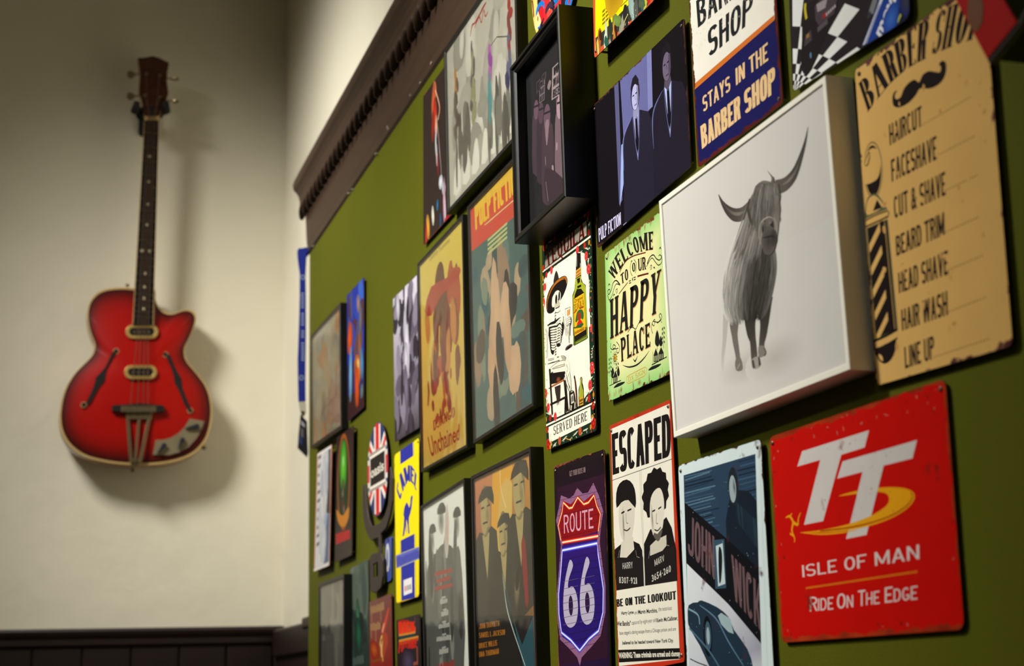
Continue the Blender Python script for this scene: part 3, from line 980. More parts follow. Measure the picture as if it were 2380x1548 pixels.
# headstock
hd = [(568, 100), (610, 98), (655, 88), (690, 98), (752, 128), (742, 180), (738, 240), (748, 310), (735, 350), (712, 400), (698, 446), (608, 446), (598, 400), (590, 350), (575, 310), (577, 250), (582, 200), (575, 150)]
o = slab('headstock', hd, fb - .016, .014, M_HEAD, gt, G1)
hb = [(X + (3 if X > 655 else -4), Y) for X, Y in hd]
slab('headstock_edge', hb, fb - .020, .010, M_BIND, gt, G1)
slab('truss_cover', [(632, 380), (670, 380), (676, 440), (628, 440)], fb - .002, .0025, M_BLK, gt, G1)
def tuner(X0, Y0, X1_, edge_on):
    a, b_ = G1(X0, Y0, fb - .012), G1(X1_, Y0 + 2, fb - .012)
    mb = MB(); mb.tube([a, b_], 0.0028, 8)
    d = (b_ - a).normalized()
    pr_ = [(-.001, .003), (.004, .009), (.012, .0125), (.018, .011), (.022, .004)]
    up_ = Vector((0, -d.z, d.y))
    loop_ = [b_ + d * x + up_ * r for x, r in pr_] + [b_ + d * x - up_ * r for x, r in reversed(pr_)]
    if edge_on:
        loop_ = [b_ + d * x + Vector((1, 0, 0)) * r for x, r in pr_] + [b_ + d * x - Vector((1, 0, 0)) * r for x, r in reversed(pr_)]
        mb.prism([p - up_ * .0015 for p in loop_], up_ * .003)
    else:
        mb.prism([p - Vector((.0015, 0, 0)) for p in loop_], (.003, 0, 0))
    mb.build('tuning_peg', M_NICK, gt)
for X0, Y0, X1_, eo in ((580, 186, 550, False), (580, 316, 548, False), (738, 212, 770, True), (738, 347, 768, True)): tuner(X0, Y0, X1_, eo)
posts = [(618, 190), (610, 318), (698, 200), (700, 330)]
for X, Y in posts:
    c = G1(X, Y, fb - .002); mb = MB(); mb.tube([c, c + Vector((.010, 0, 0))], .0045, 12); mb.build('tuner_post', M_NICK, gt)
# bridge, tailpiece, strings
h = dp(625, 890)
slab('bridge', [(458, 872), (520, 868), (640, 858), (750, 868), (804, 874), (804, 914), (752, 918), (640, 915), (520, 912), (458, 910)], h - .002, .016, M_BLK, bv=.002)
slab('bridge_saddle', [(520, 872), (752, 872), (752, 912), (520, 912)], h + .012, .006, M_NICK, bv=.001)
for a_, b_, w_ in (((560, 915), (585, 1245), 11), ((640, 950), (612, 1245), 9), ((715, 915), (645, 1245), 11)):
    slab('tailpiece_rod', [(a_[0] - w_, a_[1]), (a_[0] + w_, a_[1]), (b_[0] + w_, b_[1]), (b_[0] - w_, b_[1])], h + .004, .004, M_NICK, bv=.001)
slab('tailpiece_head', [(548, 912), (728, 912), (722, 960), (556, 960)], h + .003, .006, M_NICK, bv=.001)
slab('tailpiece_foot', [(575, 1225), (655, 1225), (648, 1272), (585, 1272)], -.002, .016, M_NICK, bv=.002)
c0, c1 = G2(600, 1262, -.03), G2(600, 1312, -.03)
mb = MB(); mb.tube([c0, c0.lerp(c1, .5), c0.lerp(c1, .75), c1], [.004, .003, .0065, .0065], 10); mb.build('strap_button', M_NICK, gt)
c0 = G2(562, 82, -.035); mb = MB(); mb.tube([c0, c0 + Vector((0, 0, .006)), c0 + Vector((0, 0, .007)), c0 + Vector((0, 0, .010))], [.003, .003, .006, .006], 10); mb.build('strap_button', M_NICK, gt)
c0 = G2(1060, 1130, -.035); dd = Vector((0, .7, -.7)); mb = MB(); mb.tube([c0, c0 + dd * .010, c0 + dd * .011, c0 + dd * .016], [.009, .009, .006, .006], 12); mb.build('output_jack', M_NICK, gt)
for i, (bx, px_) in enumerate(((580, 0), (628, 1), (668, 3), (700, 2))):
    sx = [-.6, -.2, .2, .6][i]
    P = [G1(*posts[px_], fb + .006), fbp(.0, sx * .85, .0045), fbp(1.0, sx * .8, .0075), G2(bx, 872, h + .019), G2(bx, 940, h + .008)]
    mb = MB(); mb.tube(P, .0012, 6); mb.build('string', M_WIRE, gt)
# control plate with pointer knobs
cp = [(975, 958), (1072, 975), (1055, 1030), (1020, 1090), (970, 1145), (910, 1180), (840, 1200), (730, 1198), (748, 1100), (800, 1098), (850, 1085), (900, 1055), (940, 1015)]
hp = dp(900, 1060)
o = slab('control_plate', cp, hp - .006, .0085, plain('brushed_steel_plate', (158, 146, 118), .35, .6))
M_KNOB = plain('dark_pointer_knob', (34, 36, 44), .35)
for (tx, ty), (ex, ey) in (((1028, 1008), (948, 1022)), ((930, 1095), (900, 1160)), ((808, 1132), (760, 1188))):
    a_, b_ = Vector((tx, ty)), Vector((ex, ey)); d = (b_ - a_).normalized(); nn = Vector((-d.y, d.x))
    k = slab('control_knob', [tuple(a_ - nn * 17), tuple(a_ - d * 10 - nn * 9), tuple(a_ - d * 10 + nn * 9), tuple(a_ + nn * 17), tuple(b_ + nn * 2), tuple(b_ - nn * 2)], hp + .002, .011, M_KNOB, bv=.002)
# wall hanger
hc = G1(650, 410, 0)
hg = thing('guitar_hanger', 'black padded wall hanger holding the headstock of the red bass', 'hanger', (XW, hc.y, hc.z))
c = Vector((XW, hc.y, hc.z))
mb = MB(); mb.prism([(XW + .0005, c.y + .03 * sx, c.z + .045 * sz) for sx, sz in ((-1, -.8), (-.8, -1), (.8, -1), (1, -.8), (1, .8), (.8, 1), (-.8, 1), (-1, .8))], (.014, 0, 0)); o = mb.build('wall_plate', M_RUB, hg); bevel(o, .003)
mb = MB(); mb.tube([(XW + .012, c.y, c.z), (XW + .075, c.y, c.z - .004)], .007, 10); mb.build('arm', M_RUB, hg)
for s_, top_ in ((-1, (572, 395)), (1, (728, 395))):
    e1 = G1(top_[0], top_[1], fb - .02); e2 = G1(top_[0] + 8 * s_, top_[1] - 40, fb + .016)
    base_ = Vector((XW + .075, c.y, c.z - .004))
    e0 = Vector((XW + .085, base_.y + (e1.y - base_.y) * .8, base_.z - .002))
    mb = MB(); mb.tube([base_, e0, e1], .006, 10); mb.build('yoke', M_RUB, hg)
    mb = MB(); mb.tube([e1 + Vector((-.03, 0, .0)), e1 + Vector((.0, 0, -.004)), e2 + Vector((-.02, .004 * s_, -.02)), e2], [.010, .012, .0125, .009], 12); mb.build('rubber_pad', M_RUB, hg, True)
mb = MB()
e1 = G1(577, 440, fb - .02)
mb.tube([e1 + Vector((0, 0, .028)), e1, e1 + Vector((.0, .006, -.014))], [.006, .010, .004], 12); mb.build('rubber_pad', M_RUB, hg, True)

# ---------------------------------------------------------------- lanyard hanging from the end of the cornice
XL = XE + 0.004
def LP(X, Y, dx=0.0):                  # zoom 660,560 x3.097
    return UX(660 + X / 3.097, 560 + Y / 3.097, XL + dx)
b0 = LP(130, 1160)
ly = thing('lanyard', 'blue lanyard with a badge hanging from the end of the cornice', 'lanyard', (XL, b0.y, b0.z))
M_LBLUE = plain('blue_ribbon', (22, 40, 150), .6, 0, .15, 80)
mb = MB(); mb.prism([LP(*p) for p in ((105, 55), (160, 52), (162, 100), (158, 180), (155, 240), (157, 420), (158, 640), (155, 860), (154, 1010), (155, 1155), (104, 1158), (100, 1010), (98, 860), (106, 640), (112, 420), (113, 240), (98, 130), (95, 75))], (.0022, 0, 0)); rb = mb.build('ribbon', M_LBLUE, ly)
mb = MB(); mb.prism([LP(*p, -.008) for p in ((140, 50), (215, 40), (205, 75), (160, 120), (150, 180), (135, 130))], (.0018, 0, 0)); mb.build('ribbon', M_LBLUE, ly)
M_LW = plain('lanyard_lettering', (176, 186, 214), .6)
hh = [LP(133, 375, .0025), LP(136, 860, .0025)]
a, b_ = hh; along = (b_ - a); wv = (LP(150, 600, .0025) - LP(116, 600, .0025)) * .62
v = []; f = []
for qd in layout('IIIIII IIIII III IIIIIII', 'light', 0):
    n0 = len(v)
    v += [a + along * u - wv * (.5 - vv) for u, vv in qd]; f.append(tuple(range(n0, n0 + len(qd))))
ob = obj('lettering', v, f, M_LW, ly)
for X, Y in ((136, 262), (126, 985)):
    c = LP(X, Y, .0022); mb = MB(); mb.prism([(c.x, c.y + .0065 * math.cos(i * .5236), c.z + .0065 * math.sin(i * .5236)) for i in range(12)], (.0006, 0, 0), [[(c.x, c.y + .0045 * math.cos(i * .5236), c.z + .0045 * math.sin(i * .5236)) for i in range(12)]]); mb.build('ring_mark', M_LW, ly)
mb = MB(); mb.prism([LP(*p) for p in ((104, 1158), (155, 1155), (160, 1240), (130, 1260), (112, 1215))], (.002, 0, 0)); mb.build('strap_end', plain('white_strap', (205, 200, 180), .6), ly)
mb = MB(); mb.tube([LP(130, 1225, .003), LP(142, 1262, .003)], .004, 8); mb.build('clip', M_NICK, ly)
mb = MB(); mb.prism([LP(*p) for p in ((118, 1250), (165, 1300), (172, 1530), (165, 1560), (98, 1492), (104, 1400))], (.003, 0, 0)); bd = mb.build('badge', plain('dark_badge_card', (44, 40, 52), .35, 0, .5, 90), ly)
for pts, c in (([(122, 1290), (150, 1320), (150, 1345), (122, 1320)], (190, 185, 195)), ([(112, 1400), (128, 1415), (130, 1470), (108, 1450)], (60, 72, 130)), ([(122, 1340), (140, 1360), (140, 1420), (120, 1400)], (120, 110, 125))):
    mb = MB(); mb.prism([LP(*p, .0031) for p in pts], (.0003, 0, 0)); mb.build('badge_print', plain('badge_print', c, .4), bd)
mb = MB(); c = UX(718, 583, XE); mb.tube([(XE - .001, c.y + .004, c.z + .004), (XE + .012, c.y + .004, c.z + .006)], .003, 8); mb.build('nail', M_RUB, ly)

# ---------------------------------------------------------------- tin signs and pictures on the green wall
K_, WH = (22, 20, 20), (236, 233, 220)
# --- red race sign
def art_tt(A):
    A.z(1760, 860, 2.25)
    G = (205, 200, 196)
    A.poly([(235, 425), (585, 315), (562, 405), (440, 443), (345, 790), (245, 810), (330, 470), (210, 505)], G)
    A.poly([(450, 470), (838, 365), (812, 462), (665, 500), (572, 862), (465, 884), (552, 530), (418, 568)], (168, 12, 8))
    A.poly([(447, 478), (836, 366), (812, 462), (662, 500), (572, 862), (465, 884), (554, 532), (419, 568)], G)
    Yl = (226, 158, 20)
    A.poly([(425, 660), (520, 632), (640, 615), (740, 614), (800, 628), (824, 655), (815, 690), (770, 735), (690, 780), (590, 815), (480, 838), (360, 848), (230, 850), (330, 838), (470, 808), (590, 765), (670, 715), (690, 680), (680, 650), (640, 638), (560, 642)], Yl, 3)
    A.poly([(552, 532), (662, 500), (620, 668), (520, 660)], G)
    A.stroke([(805, 640), (812, 668), (780, 712), (700, 762), (590, 800), (470, 826), (330, 842)], 1.1, (150, 14, 8))
    A.stroke([(225, 850), (330, 858), (440, 850), (520, 838)], 1.6, Yl, taper=True)
    A.stroke([(187, 790), (170, 765), (150, 772)], [3.2, 2.4, 1.0], Yl); A.stroke([(172, 768), (182, 748)], [2, 1], Yl)
    A.stroke([(187, 795), (212, 808), (216, 775), (228, 745)], [3.2, 2.6, 1.8, .8], Yl)
    A.stroke([(190, 795), (182, 840), (196, 880), (194, 902)], [3.4, 2.6, 1.8, .8], Yl)
    A.stroke([(172, 855), (190, 868)], [2, 1.4], Yl)
    W_ = (214, 206, 202)
    A.text('ISLE OF MAN', [(234, 1022), (846, 912)], [(238, 1084), (848, 988)], W_, 'sans')
    A.stroke([(255, 1141), (838, 1054)], 1.7, (205, 110, 20), 0)
    for s, x0, x1, t0, t1, b0, b1 in (('R', 275, 315, 1188, 1184, 1264, 1259), ('IDE', 318, 398, 1196, 1186, 1259, 1252), ('O', 418, 462, 1172, 1166, 1250, 1244), ('N', 468, 502, 1180, 1176, 1244, 1240),
                                      ('T', 528, 566, 1154, 1149, 1236, 1231), ('HE', 570, 640, 1164, 1154, 1230, 1222), ('E', 668, 708, 1138, 1132, 1218, 1213), ('DGE', 714, 838, 1146, 1128, 1213, 1199)):
        A.text(s, [(x0, t0), (x1, t1)], [(x0, b0), (x1, b1)], W_, 'sans')
    random.seed(3)
    for i in range(34):                # chipped paint with pale lips
        x = random.uniform(90, 960); y = 330 - (x - 90) * .29 + abs(random.gauss(0, 1)) * 70 + 12
        A.disc((x, y), random.uniform(.4, 3.0), random.uniform(.3, 1.1), random.choice([(150, 110, 96), (120, 30, 24), (176, 120, 100), (95, 26, 20)]), random.random() * 3, 7)
    for i in range(26):
        t = random.random(); x, y = random.choice([(80 + t * 50 + abs(random.gauss(0, 14)), 420 + t * 950), (1000 + t * 60 - abs(random.gauss(0, 16)), 200 + t * 1100), (140 + t * 880, 1390 - t * 75 - abs(random.gauss(0, 18)))])
        A.disc((x, y), random.uniform(.5, 2.2), random.uniform(.4, 1.8), random.choice([(150, 100, 90), (110, 28, 22), (90, 24, 18)]), random.random() * 3, 7)
    for i in range(40):
        A.disc((random.uniform(240, 780), random.uniform(340, 760)), random.uniform(.2, .9), random.uniform(.3, 1.1), (120, 60, 44), random.random() * 3, 6)
tin('tin_sign', 'red tin sign with big white TT letters and a yellow swoosh', 'sign', [(1788, 1016), (2197, 880), (2241, 1463), (1817, 1494)], 0.004, (196, 12, 6), art_tt, 0.009,
    dict(rust=((176, 58, 20), (120, 30, 18)), width=.0045, amp=.010, spots=.355, scratch=.0), screws=(0, 1))

# --- barber price list
def art_barber(A):
    A.z(1940, 0, 1.6825)
    B = (32, 24, 24)
    A.text('BARBER SHOP', [(92, 330), (180, 225), (280, 130), (390, 55), (480, 12), (600, -40)], [(128, 440), (215, 330), (290, 265), (365, 225), (450, 185), (552, 150)], B, 'didone')
    A.poly([(330, 322), (345, 292), (370, 278), (395, 282), (412, 282), (416, 262), (408, 252), (420, 238), (434, 244), (437, 272), (428, 305), (405, 332), (370, 347), (335, 346), (318, 372), (290, 402), (255, 420), (232, 415), (226, 390), (230, 365), (245, 352), (236, 372), (240, 388), (258, 380), (272, 345), (295, 320), (315, 312)], B, 3)
    rows = [('HAIRCUT', 212, 340, 488, 412, 570, 492, 345, 530, 488, 380), ('FACESHAVE', 220, 398, 626, 530, 712, 622, 400, 544, 608, 534), ('CUT & SHAVE', 230, 432, 770, 670, 856, 762, 436, 555, 744, 686), ('BEARD TRIM', 238, 428, 925, 828, 1002, 918, 432, 560, 908, 850),
            ('HEAD SHAVE', 248, 442, 1068, 978, 1148, 1072, 446, 577, 1055, 1000), ('HAIR WASH', 260, 440, 1212, 1136, 1294, 1232, 444, 588, 1220, 1164), ('LINE UP', 272, 388, 1358, 1312, 1442, 1402, 390, 602, 1396, 1326)]
    for s, x0, x1, t0, t1, b0, b1, d0, d1, y0, y1 in rows:
        A.text(s, [(x0, t0), (x1, t1)], [(x0 + 4, b0), (x1 + 3, b1)], B, 'gothic')
        nd = int((d1 - d0) / 10.5)
        for i in range(nd + 1):
            t = i / nd
            A.disc((d0 + (d1 - d0) * t, y0 + (y1 - y0) * t), .75, .75, (60, 44, 34), 0, 8, same=i > 0)
    Ol = (92, 96, 70)
    C = (222, 178, 104)
    def ov(c, rx, ry, col): A.disc(c, rx, ry, col, 0, 28)
    ov((150, 665), 15.5, 25.5, Ol); ov((150, 665), 14.4, 24.3, C); ov((150, 667), 13.2, 22.6, B)
    A.poly([(113, 640), (122, 605), (145, 580), (172, 590), (180, 640), (172, 690), (150, 712), (118, 720), (110, 690)], C, 3)
    A.poly([(116, 640), (125, 610), (136, 592), (138, 620), (128, 650)], B, 3); A.poly([(118, 640), (127, 615), (136, 598), (134, 620), (126, 645)], C, 3)
    A.poly([(128, 775), (150, 758), (172, 765), (205, 815), (210, 850), (110, 888), (112, 860), (120, 820)], Ol, 2)
    A.poly([(132, 780), (150, 765), (168, 772), (190, 808), (130, 842), (124, 815)], C, 2); A.poly([(166, 780), (186, 812), (150, 826)], B)
    A.poly([(112, 862), (160, 836), (208, 818), (210, 842), (160, 868), (114, 888)], C); A.stroke([(112, 868), (160, 842), (208, 824)], 1.2, B); A.stroke([(114, 890), (160, 870), (210, 846)], 1.4, B)
    A.poly([(126, 892), (208, 856), (248, 1290), (162, 1330)], Ol); A.poly([(130, 894), (204, 862), (242, 1288), (164, 1322)], B)
    for i in range(5):                 # diagonal stripes of the pole
        y = 930 + i * 88
        x0 = 132 + i * 7.2; x1 = 206 + i * 7.2
        A.poly([(x0 + 3, y + 28), (x0 + 44, y - 58), (x1 - 24, y - 68), (x1 - 20, y - 40), (x0 + 6, y + 60)], C)
    A.poly([(176, 868), (190, 862), (232, 1290), (214, 1298)], B); A.stroke([(196, 868), (236, 1286)], .8, C, 0)
    A.poly([(150, 1338), (200, 1318), (246, 1292), (246, 1320), (200, 1346), (156, 1366)], C); A.stroke([(150, 1336), (200, 1314), (246, 1288)], 2.4, B); A.stroke([(156, 1368), (200, 1350), (246, 1322)], 1.6, B)
    A.poly([(160, 1368), (240, 1330), (238, 1370), (222, 1405), (200, 1422), (180, 1416), (166, 1395)], B, 2); A.poly([(172, 1385), (186, 1392), (190, 1412), (178, 1405)], C, 2)
    random.seed(5)
    for i in range(34):
        x, y = random.uniform(180, 620), random.uniform(240, 1380)
        A.blotch((x, y), random.uniform(1, 4), random.uniform(1, 4), random.choice([(196, 132, 66), (188, 120, 60), (206, 150, 84)]), (222, 178, 104))
tin('tin_sign', 'tan barber price list tin sign with a moustache and striped pole', 'sign', [(1987, 161), (2285, -58), (2354, 803), (2036, 897)], 0.006, (222, 178, 104), art_barber, 0.007,
    dict(rust=((60, 24, 32), (120, 74, 70)), width=.003, amp=.018, spots=.0), screws=(0,))

# --- white framed highland cow canvas
CD = 0.0
lo_, hi_ = 0.0, 0.08
tgt = UY(2017, 858, 0.0).x
for _ in range(40):
    CD = (lo_ + hi_) / 2
    if UY(1976, 859, CD).x > tgt: lo_ = CD
    else: hi_ = CD
    # a deeper front plane brings the corner farther from the lens along the wall
if not 0.01 < CD < 0.06: CD = 0.028
def art_cow(A):
    random.seed(11)
    BG = (210, 208, 203)
    A.z(0, 0, 1)
    A.poly([(1540, 470), (1915, 190), (1940, 500), (1552, 700)], [(213, 211, 206), (212, 210, 205), (209, 207, 201), (210, 208, 203)])
    A.blotch((1740, 850), 70, 18, (186, 182, 174), BG, 24, .05)
    A.blotch((1800, 832), 60, 22, (186, 183, 177), BG, 24, .05)
    def mixc(a, b, t): return tuple(a[i] + (b[i] - a[i]) * t for i in range(3))
    # faded hind legs
    A.stroke([(1690, 690), (1684, 790), (1680, 830), (1680, 865)], [17, 9, 7, 6], [(176, 173, 167), (182, 179, 173), (190, 187, 182), (206, 204, 199)])
    A.stroke([(1706, 725), (1708, 780), (1714, 820), (1718, 852)], [30, 13, 10, 10], [(96, 92, 86), (108, 104, 97), (110, 105, 99), (122, 118, 111)])
    A.poly([(1709, 838), (1722, 832), (1727, 855), (1722, 862), (1711, 861)], (116, 111, 104), 2)
    A.stroke([(1713, 858), (1720, 845)], 1.6, (156, 152, 145), 0)
    # front legs
    dk = [(44, 40, 36), (56, 51, 46), (72, 67, 61), (100, 95, 88)]
    A.stroke([(1742, 700), (1745, 760), (1750, 790), (1753, 825), (1754, 845)], [34, 21, 13, 14, 13], dk)
    A.stroke([(1780, 690), (1776, 760), (1771, 795), (1771, 818)], [30, 17, 12, 12], dk)
    A.poly([(1747, 836), (1764, 828), (1769, 848), (1762, 856), (1750, 857)], (158, 153, 146), 2)
    A.poly([(1747, 838), (1752, 836), (1756, 855), (1750, 856)], (74, 69, 64)); A.poly([(1762, 830), (1766, 830), (1769, 848), (1764, 852)], (64, 59, 54))
    A.poly([(1763, 806), (1775, 804), (1781, 818), (1775, 828), (1764, 830)], (126, 121, 114), 2); A.stroke([(1776, 808), (1781, 820), (1776, 827)], 1.8, (66, 61, 56))
    # body
    Lc = smooth([(1742, 505), (1716, 545), (1697, 590), (1685, 640), (1680, 690), (1683, 725), (1696, 752)], 8)
    Rc = smooth([(1786, 540), (1798, 580), (1802, 620), (1798, 655), (1791, 690), (1784, 715), (1776, 738)], 8)
    def path(u, t0, t1, n=9, wob=2.0):
        pts = []; ph = random.random() * 6
        for i in range(n):
            t = t0 + (t1 - t0) * i / (n - 1)
            g = min(t, 1.12) * (len(Lc) - 1); j = min(int(g), len(Lc) - 2); a = Lc[j].lerp(Lc[j + 1], g - j); b_ = Rc[j].lerp(Rc[j + 1], g - j)
            p = a.lerp(b_, u); pts.append((p.x + wob * math.sin(ph + 4 * t), p.y))
        return pts
    def tone(u, t):
        if u < .12: base = 204 - u / .12 * 34
        elif u < .34: base = 170 - (u - .12) / .22 * 44
        elif u < .58: base = 126 - (u - .34) / .24 * 68
        elif u < .88: base = 56 + 6 * math.sin(u * 40)
        else: base = 58 + (u - .88) / .12 * 46
        return base + 20 * (1 - t) - (12 * t if u > .3 else 0)
    for i in range(34):
        u = i / 33; t1 = .93 + .07 * math.sin(i * 2.3)
        c0, c1 = tone(u, 0), tone(u, 1)
        A.stroke(path(u, 0, t1, 9, 0), [7.5, 7.5, 7.5, 6, 3], [(c0, c0 - 3, c0 - 8), (c1, c1 - 3, c1 - 8)])
    for i in range(520):
        u = random.random() ** .85; t0 = random.uniform(.05, .8); t1 = min(1.06, t0 + random.uniform(.2, .45))
        c = tone(u, (t0 + t1) / 2) + random.gauss(0, 1) * (15 if u < .6 else 10) + (22 if random.random() < .12 else 0)
        c = max(30, min(200, c)); d = c + random.uniform(-12, 8)
        A.stroke(path(u, t0, t1, 7), random.uniform(.4, 1.5), [(c, c - 3, c - 8), (d, d - 3, d - 8)], 3, taper=True)
    # horns
    A.z(1640, 280, 4.838)
    hL = [(146, 832), (185, 920), (240, 1000), (310, 1055), (380, 1062), (440, 1030), (500, 965)]
    hR = [(1154, 72), (1120, 250), (1060, 450), (1000, 600), (930, 690), (860, 735), (780, 745)]
    for h_ in (hL, hR):
        A.stroke(h_, [.8, 5, 9.5, 13, 14, 14, 13], [(62, 57, 53), (58, 53, 49), (66, 61, 56), (88, 83, 76), (92, 87, 80)])
        A.stroke([(x + 2, y - 12) for x, y in h_[1:-1]], [.3, 1.6, 3.2, 3.4, .5], [(74, 69, 64), (92, 87, 80), (122, 117, 109), (116, 111, 103)])
    # neck mane
    for i in range(190):
        x = random.uniform(430, 640); y = random.uniform(1010, 1290); k = (640 - x) / 210
        g = random.uniform(84, 150) + 26 * k
        A.stroke([(x + 40, y - 70), (x + 10 - 30 * k, y + 110), (x - 20 - 95 * k, y + 330 + 60 * k)], random.uniform(.6, 2.0), (g, g - 4, g - 9), 4, taper=True)
    # head
    A.poly([(560, 790), (600, 710), (660, 676), (740, 690), (800, 720), (826, 800), (838, 900), (832, 1050), (828, 1200), (806, 1330), (765, 1400), (700, 1430), (640, 1410), (600, 1330), (560, 1200), (500, 1100), (484, 1000), (505, 880)], (116, 111, 103), 3)
    A.poly([(690, 1085), (740, 1066), (795, 1105), (818, 1200), (808, 1320), (770, 1410), (705, 1445), (645, 1425), (618, 1340), (616, 1215), (645, 1125)], (134, 129, 121), 3)
    A.poly([(700, 1105), (745, 1092), (775, 1130), (785, 1205), (770, 1245), (740, 1262), (690, 1275), (652, 1278), (640, 1240), (652, 1160)], (98, 93, 87), 3)
    A.poly([(715, 1110), (745, 1100), (752, 1150), (725, 1165)], (128, 123, 115), 2)
    A.disc((664, 1232), 4.0, 6.4, (28, 25, 23)); A.disc((754, 1190), 3.6, 6.8, (30, 27, 25)); A.disc((742, 1240), 1.8, 3.0, (134, 129, 121)); A.stroke([(672, 1265), (690, 1245)], 1.4, (140, 135, 127), 0)
    A.blotch((718, 1350), 15, 15, (50, 46, 42), (88, 83, 77), 18, .1); A.blotch((772, 1320), 7, 9, (40, 36, 33), (66, 61, 56), 14, .1)
    A.stroke([(650, 1320), (700, 1312), (760, 1300), (796, 1325)], [.5, 2.0, 2.2, .8], (34, 30, 28))
    A.blotch((730, 940), 9, 17, (54, 50, 46), (108, 103, 96)); A.disc((792, 812), 4.4, 3.2, (60, 55, 50)); A.blotch((802, 868), 7, 13, (46, 42, 38), (98, 93, 86)); A.disc((803, 802), 1.6, 1.1, (160, 156, 150))
    A.poly([(660, 760), (700, 730), (770, 750), (740, 850), (700, 920), (660, 900), (640, 830)], (132, 127, 119), 3)
    for i in range(260):
        u = random.random()
        x0 = 600 + 205 * u; x1 = 478 + 352 * u ** .8
        y1 = random.uniform(900, 1330) if u < .5 else random.uniform(820, 1070)
        g = random.uniform(66, 150) if u < .62 else random.uniform(88, 142)
        A.stroke([(x0, 694 + random.uniform(0, 60)), (x0 * .55 + x1 * .45, 800 + random.uniform(-20, 40)), (x1 + random.uniform(-12, 10), y1)], random.uniform(.5, 1.7), (g, g - 4, g - 9), 4, taper=True)
    for i in range(9):
        A.stroke([(745 + i * 4, 700), (752 + i * 2, 640), (705 + i * 5, 568 + i * 7)], [1.4, .9, .3], (100, 95, 88), 4)
    for i in range(14): A.stroke([(826, 780 + i * 22), (842 + 4 * math.sin(i), 810 + i * 23), (832, 850 + i * 23)], [.6, 1.8, .4], (86 + i * 2, 81 + i * 2, 74 + i * 2))
    A.stroke([(505, 880), (484, 980), (504, 1080), (530, 1180)], [2, 5, 5, 1], (66, 61, 56))
    A.stroke([(628, 1400), (612, 1300), (618, 1205), (652, 1125), (720, 1088), (765, 1100)], [.5, 1.2, 1.3, 1.3, 1.0, .5], (172, 168, 160))
M_WHITEF = plain('white_frame_paint', (246, 243, 228), 0.5, 0, .02)
framed('canvas_print', 'white framed canvas of a grey longhorn highland cow in mist', [(1531, 467), (1918, 174), (1976, 859), (1566, 1018)], CD, 0.0065, M_WHITEF, (211, 209, 204), art_cow, recess=0.0016, glass=False, cat='canvas')

# --- two men print (plain stand-in figures) with title
def art_duo(A):
    A.z(1170, 0, 2.581)
    A.poly([(680, 495), (900, 280), (925, 1110), (705, 1240)], (16, 13, 22))
    A.poly([(700, 480), (885, 300), (893, 640), (722, 840)], (96, 98, 150)); A.poly([(665, 515), (690, 490), (715, 1200), (695, 1230)], (84, 84, 122)); A.poly([(860, 320), (888, 294), (896, 640), (868, 660)], (120, 124, 176))
    A.poly([(708, 870), (730, 850), (722, 1100), (700, 1240)], (150, 168, 224))
    A.suit((795, 655), 1.05, (34, 30, 46), (150, 150, 200), (172, 172, 216), (30, 25, 36), (104, 112, 168))
    A.suit((985, 480), 1.12, (30, 26, 40), (176, 186, 236), (104, 92, 116), (24, 20, 28), (92, 98, 146))
    A.text('PULP FICTION', [(570, 1372), (704, 1272)], [(574, 1452), (706, 1346)], (206, 200, 236), 'gothic')
    A.stroke([(720, 1352), (740, 1336)], 2, (150, 146, 190), 0)
tin('tin_sign', 'dark violet tin print of two suited men with white title letters', 'sign', [(1378, 246), (1590, 41), (1606, 386), (1388, 578)], 0.006, (18, 14, 20), art_duo, 0.006,
    dict(rust=((40, 20, 20), (92, 50, 42)), width=.003, amp=.012, spots=.22), screws=(0, 1))

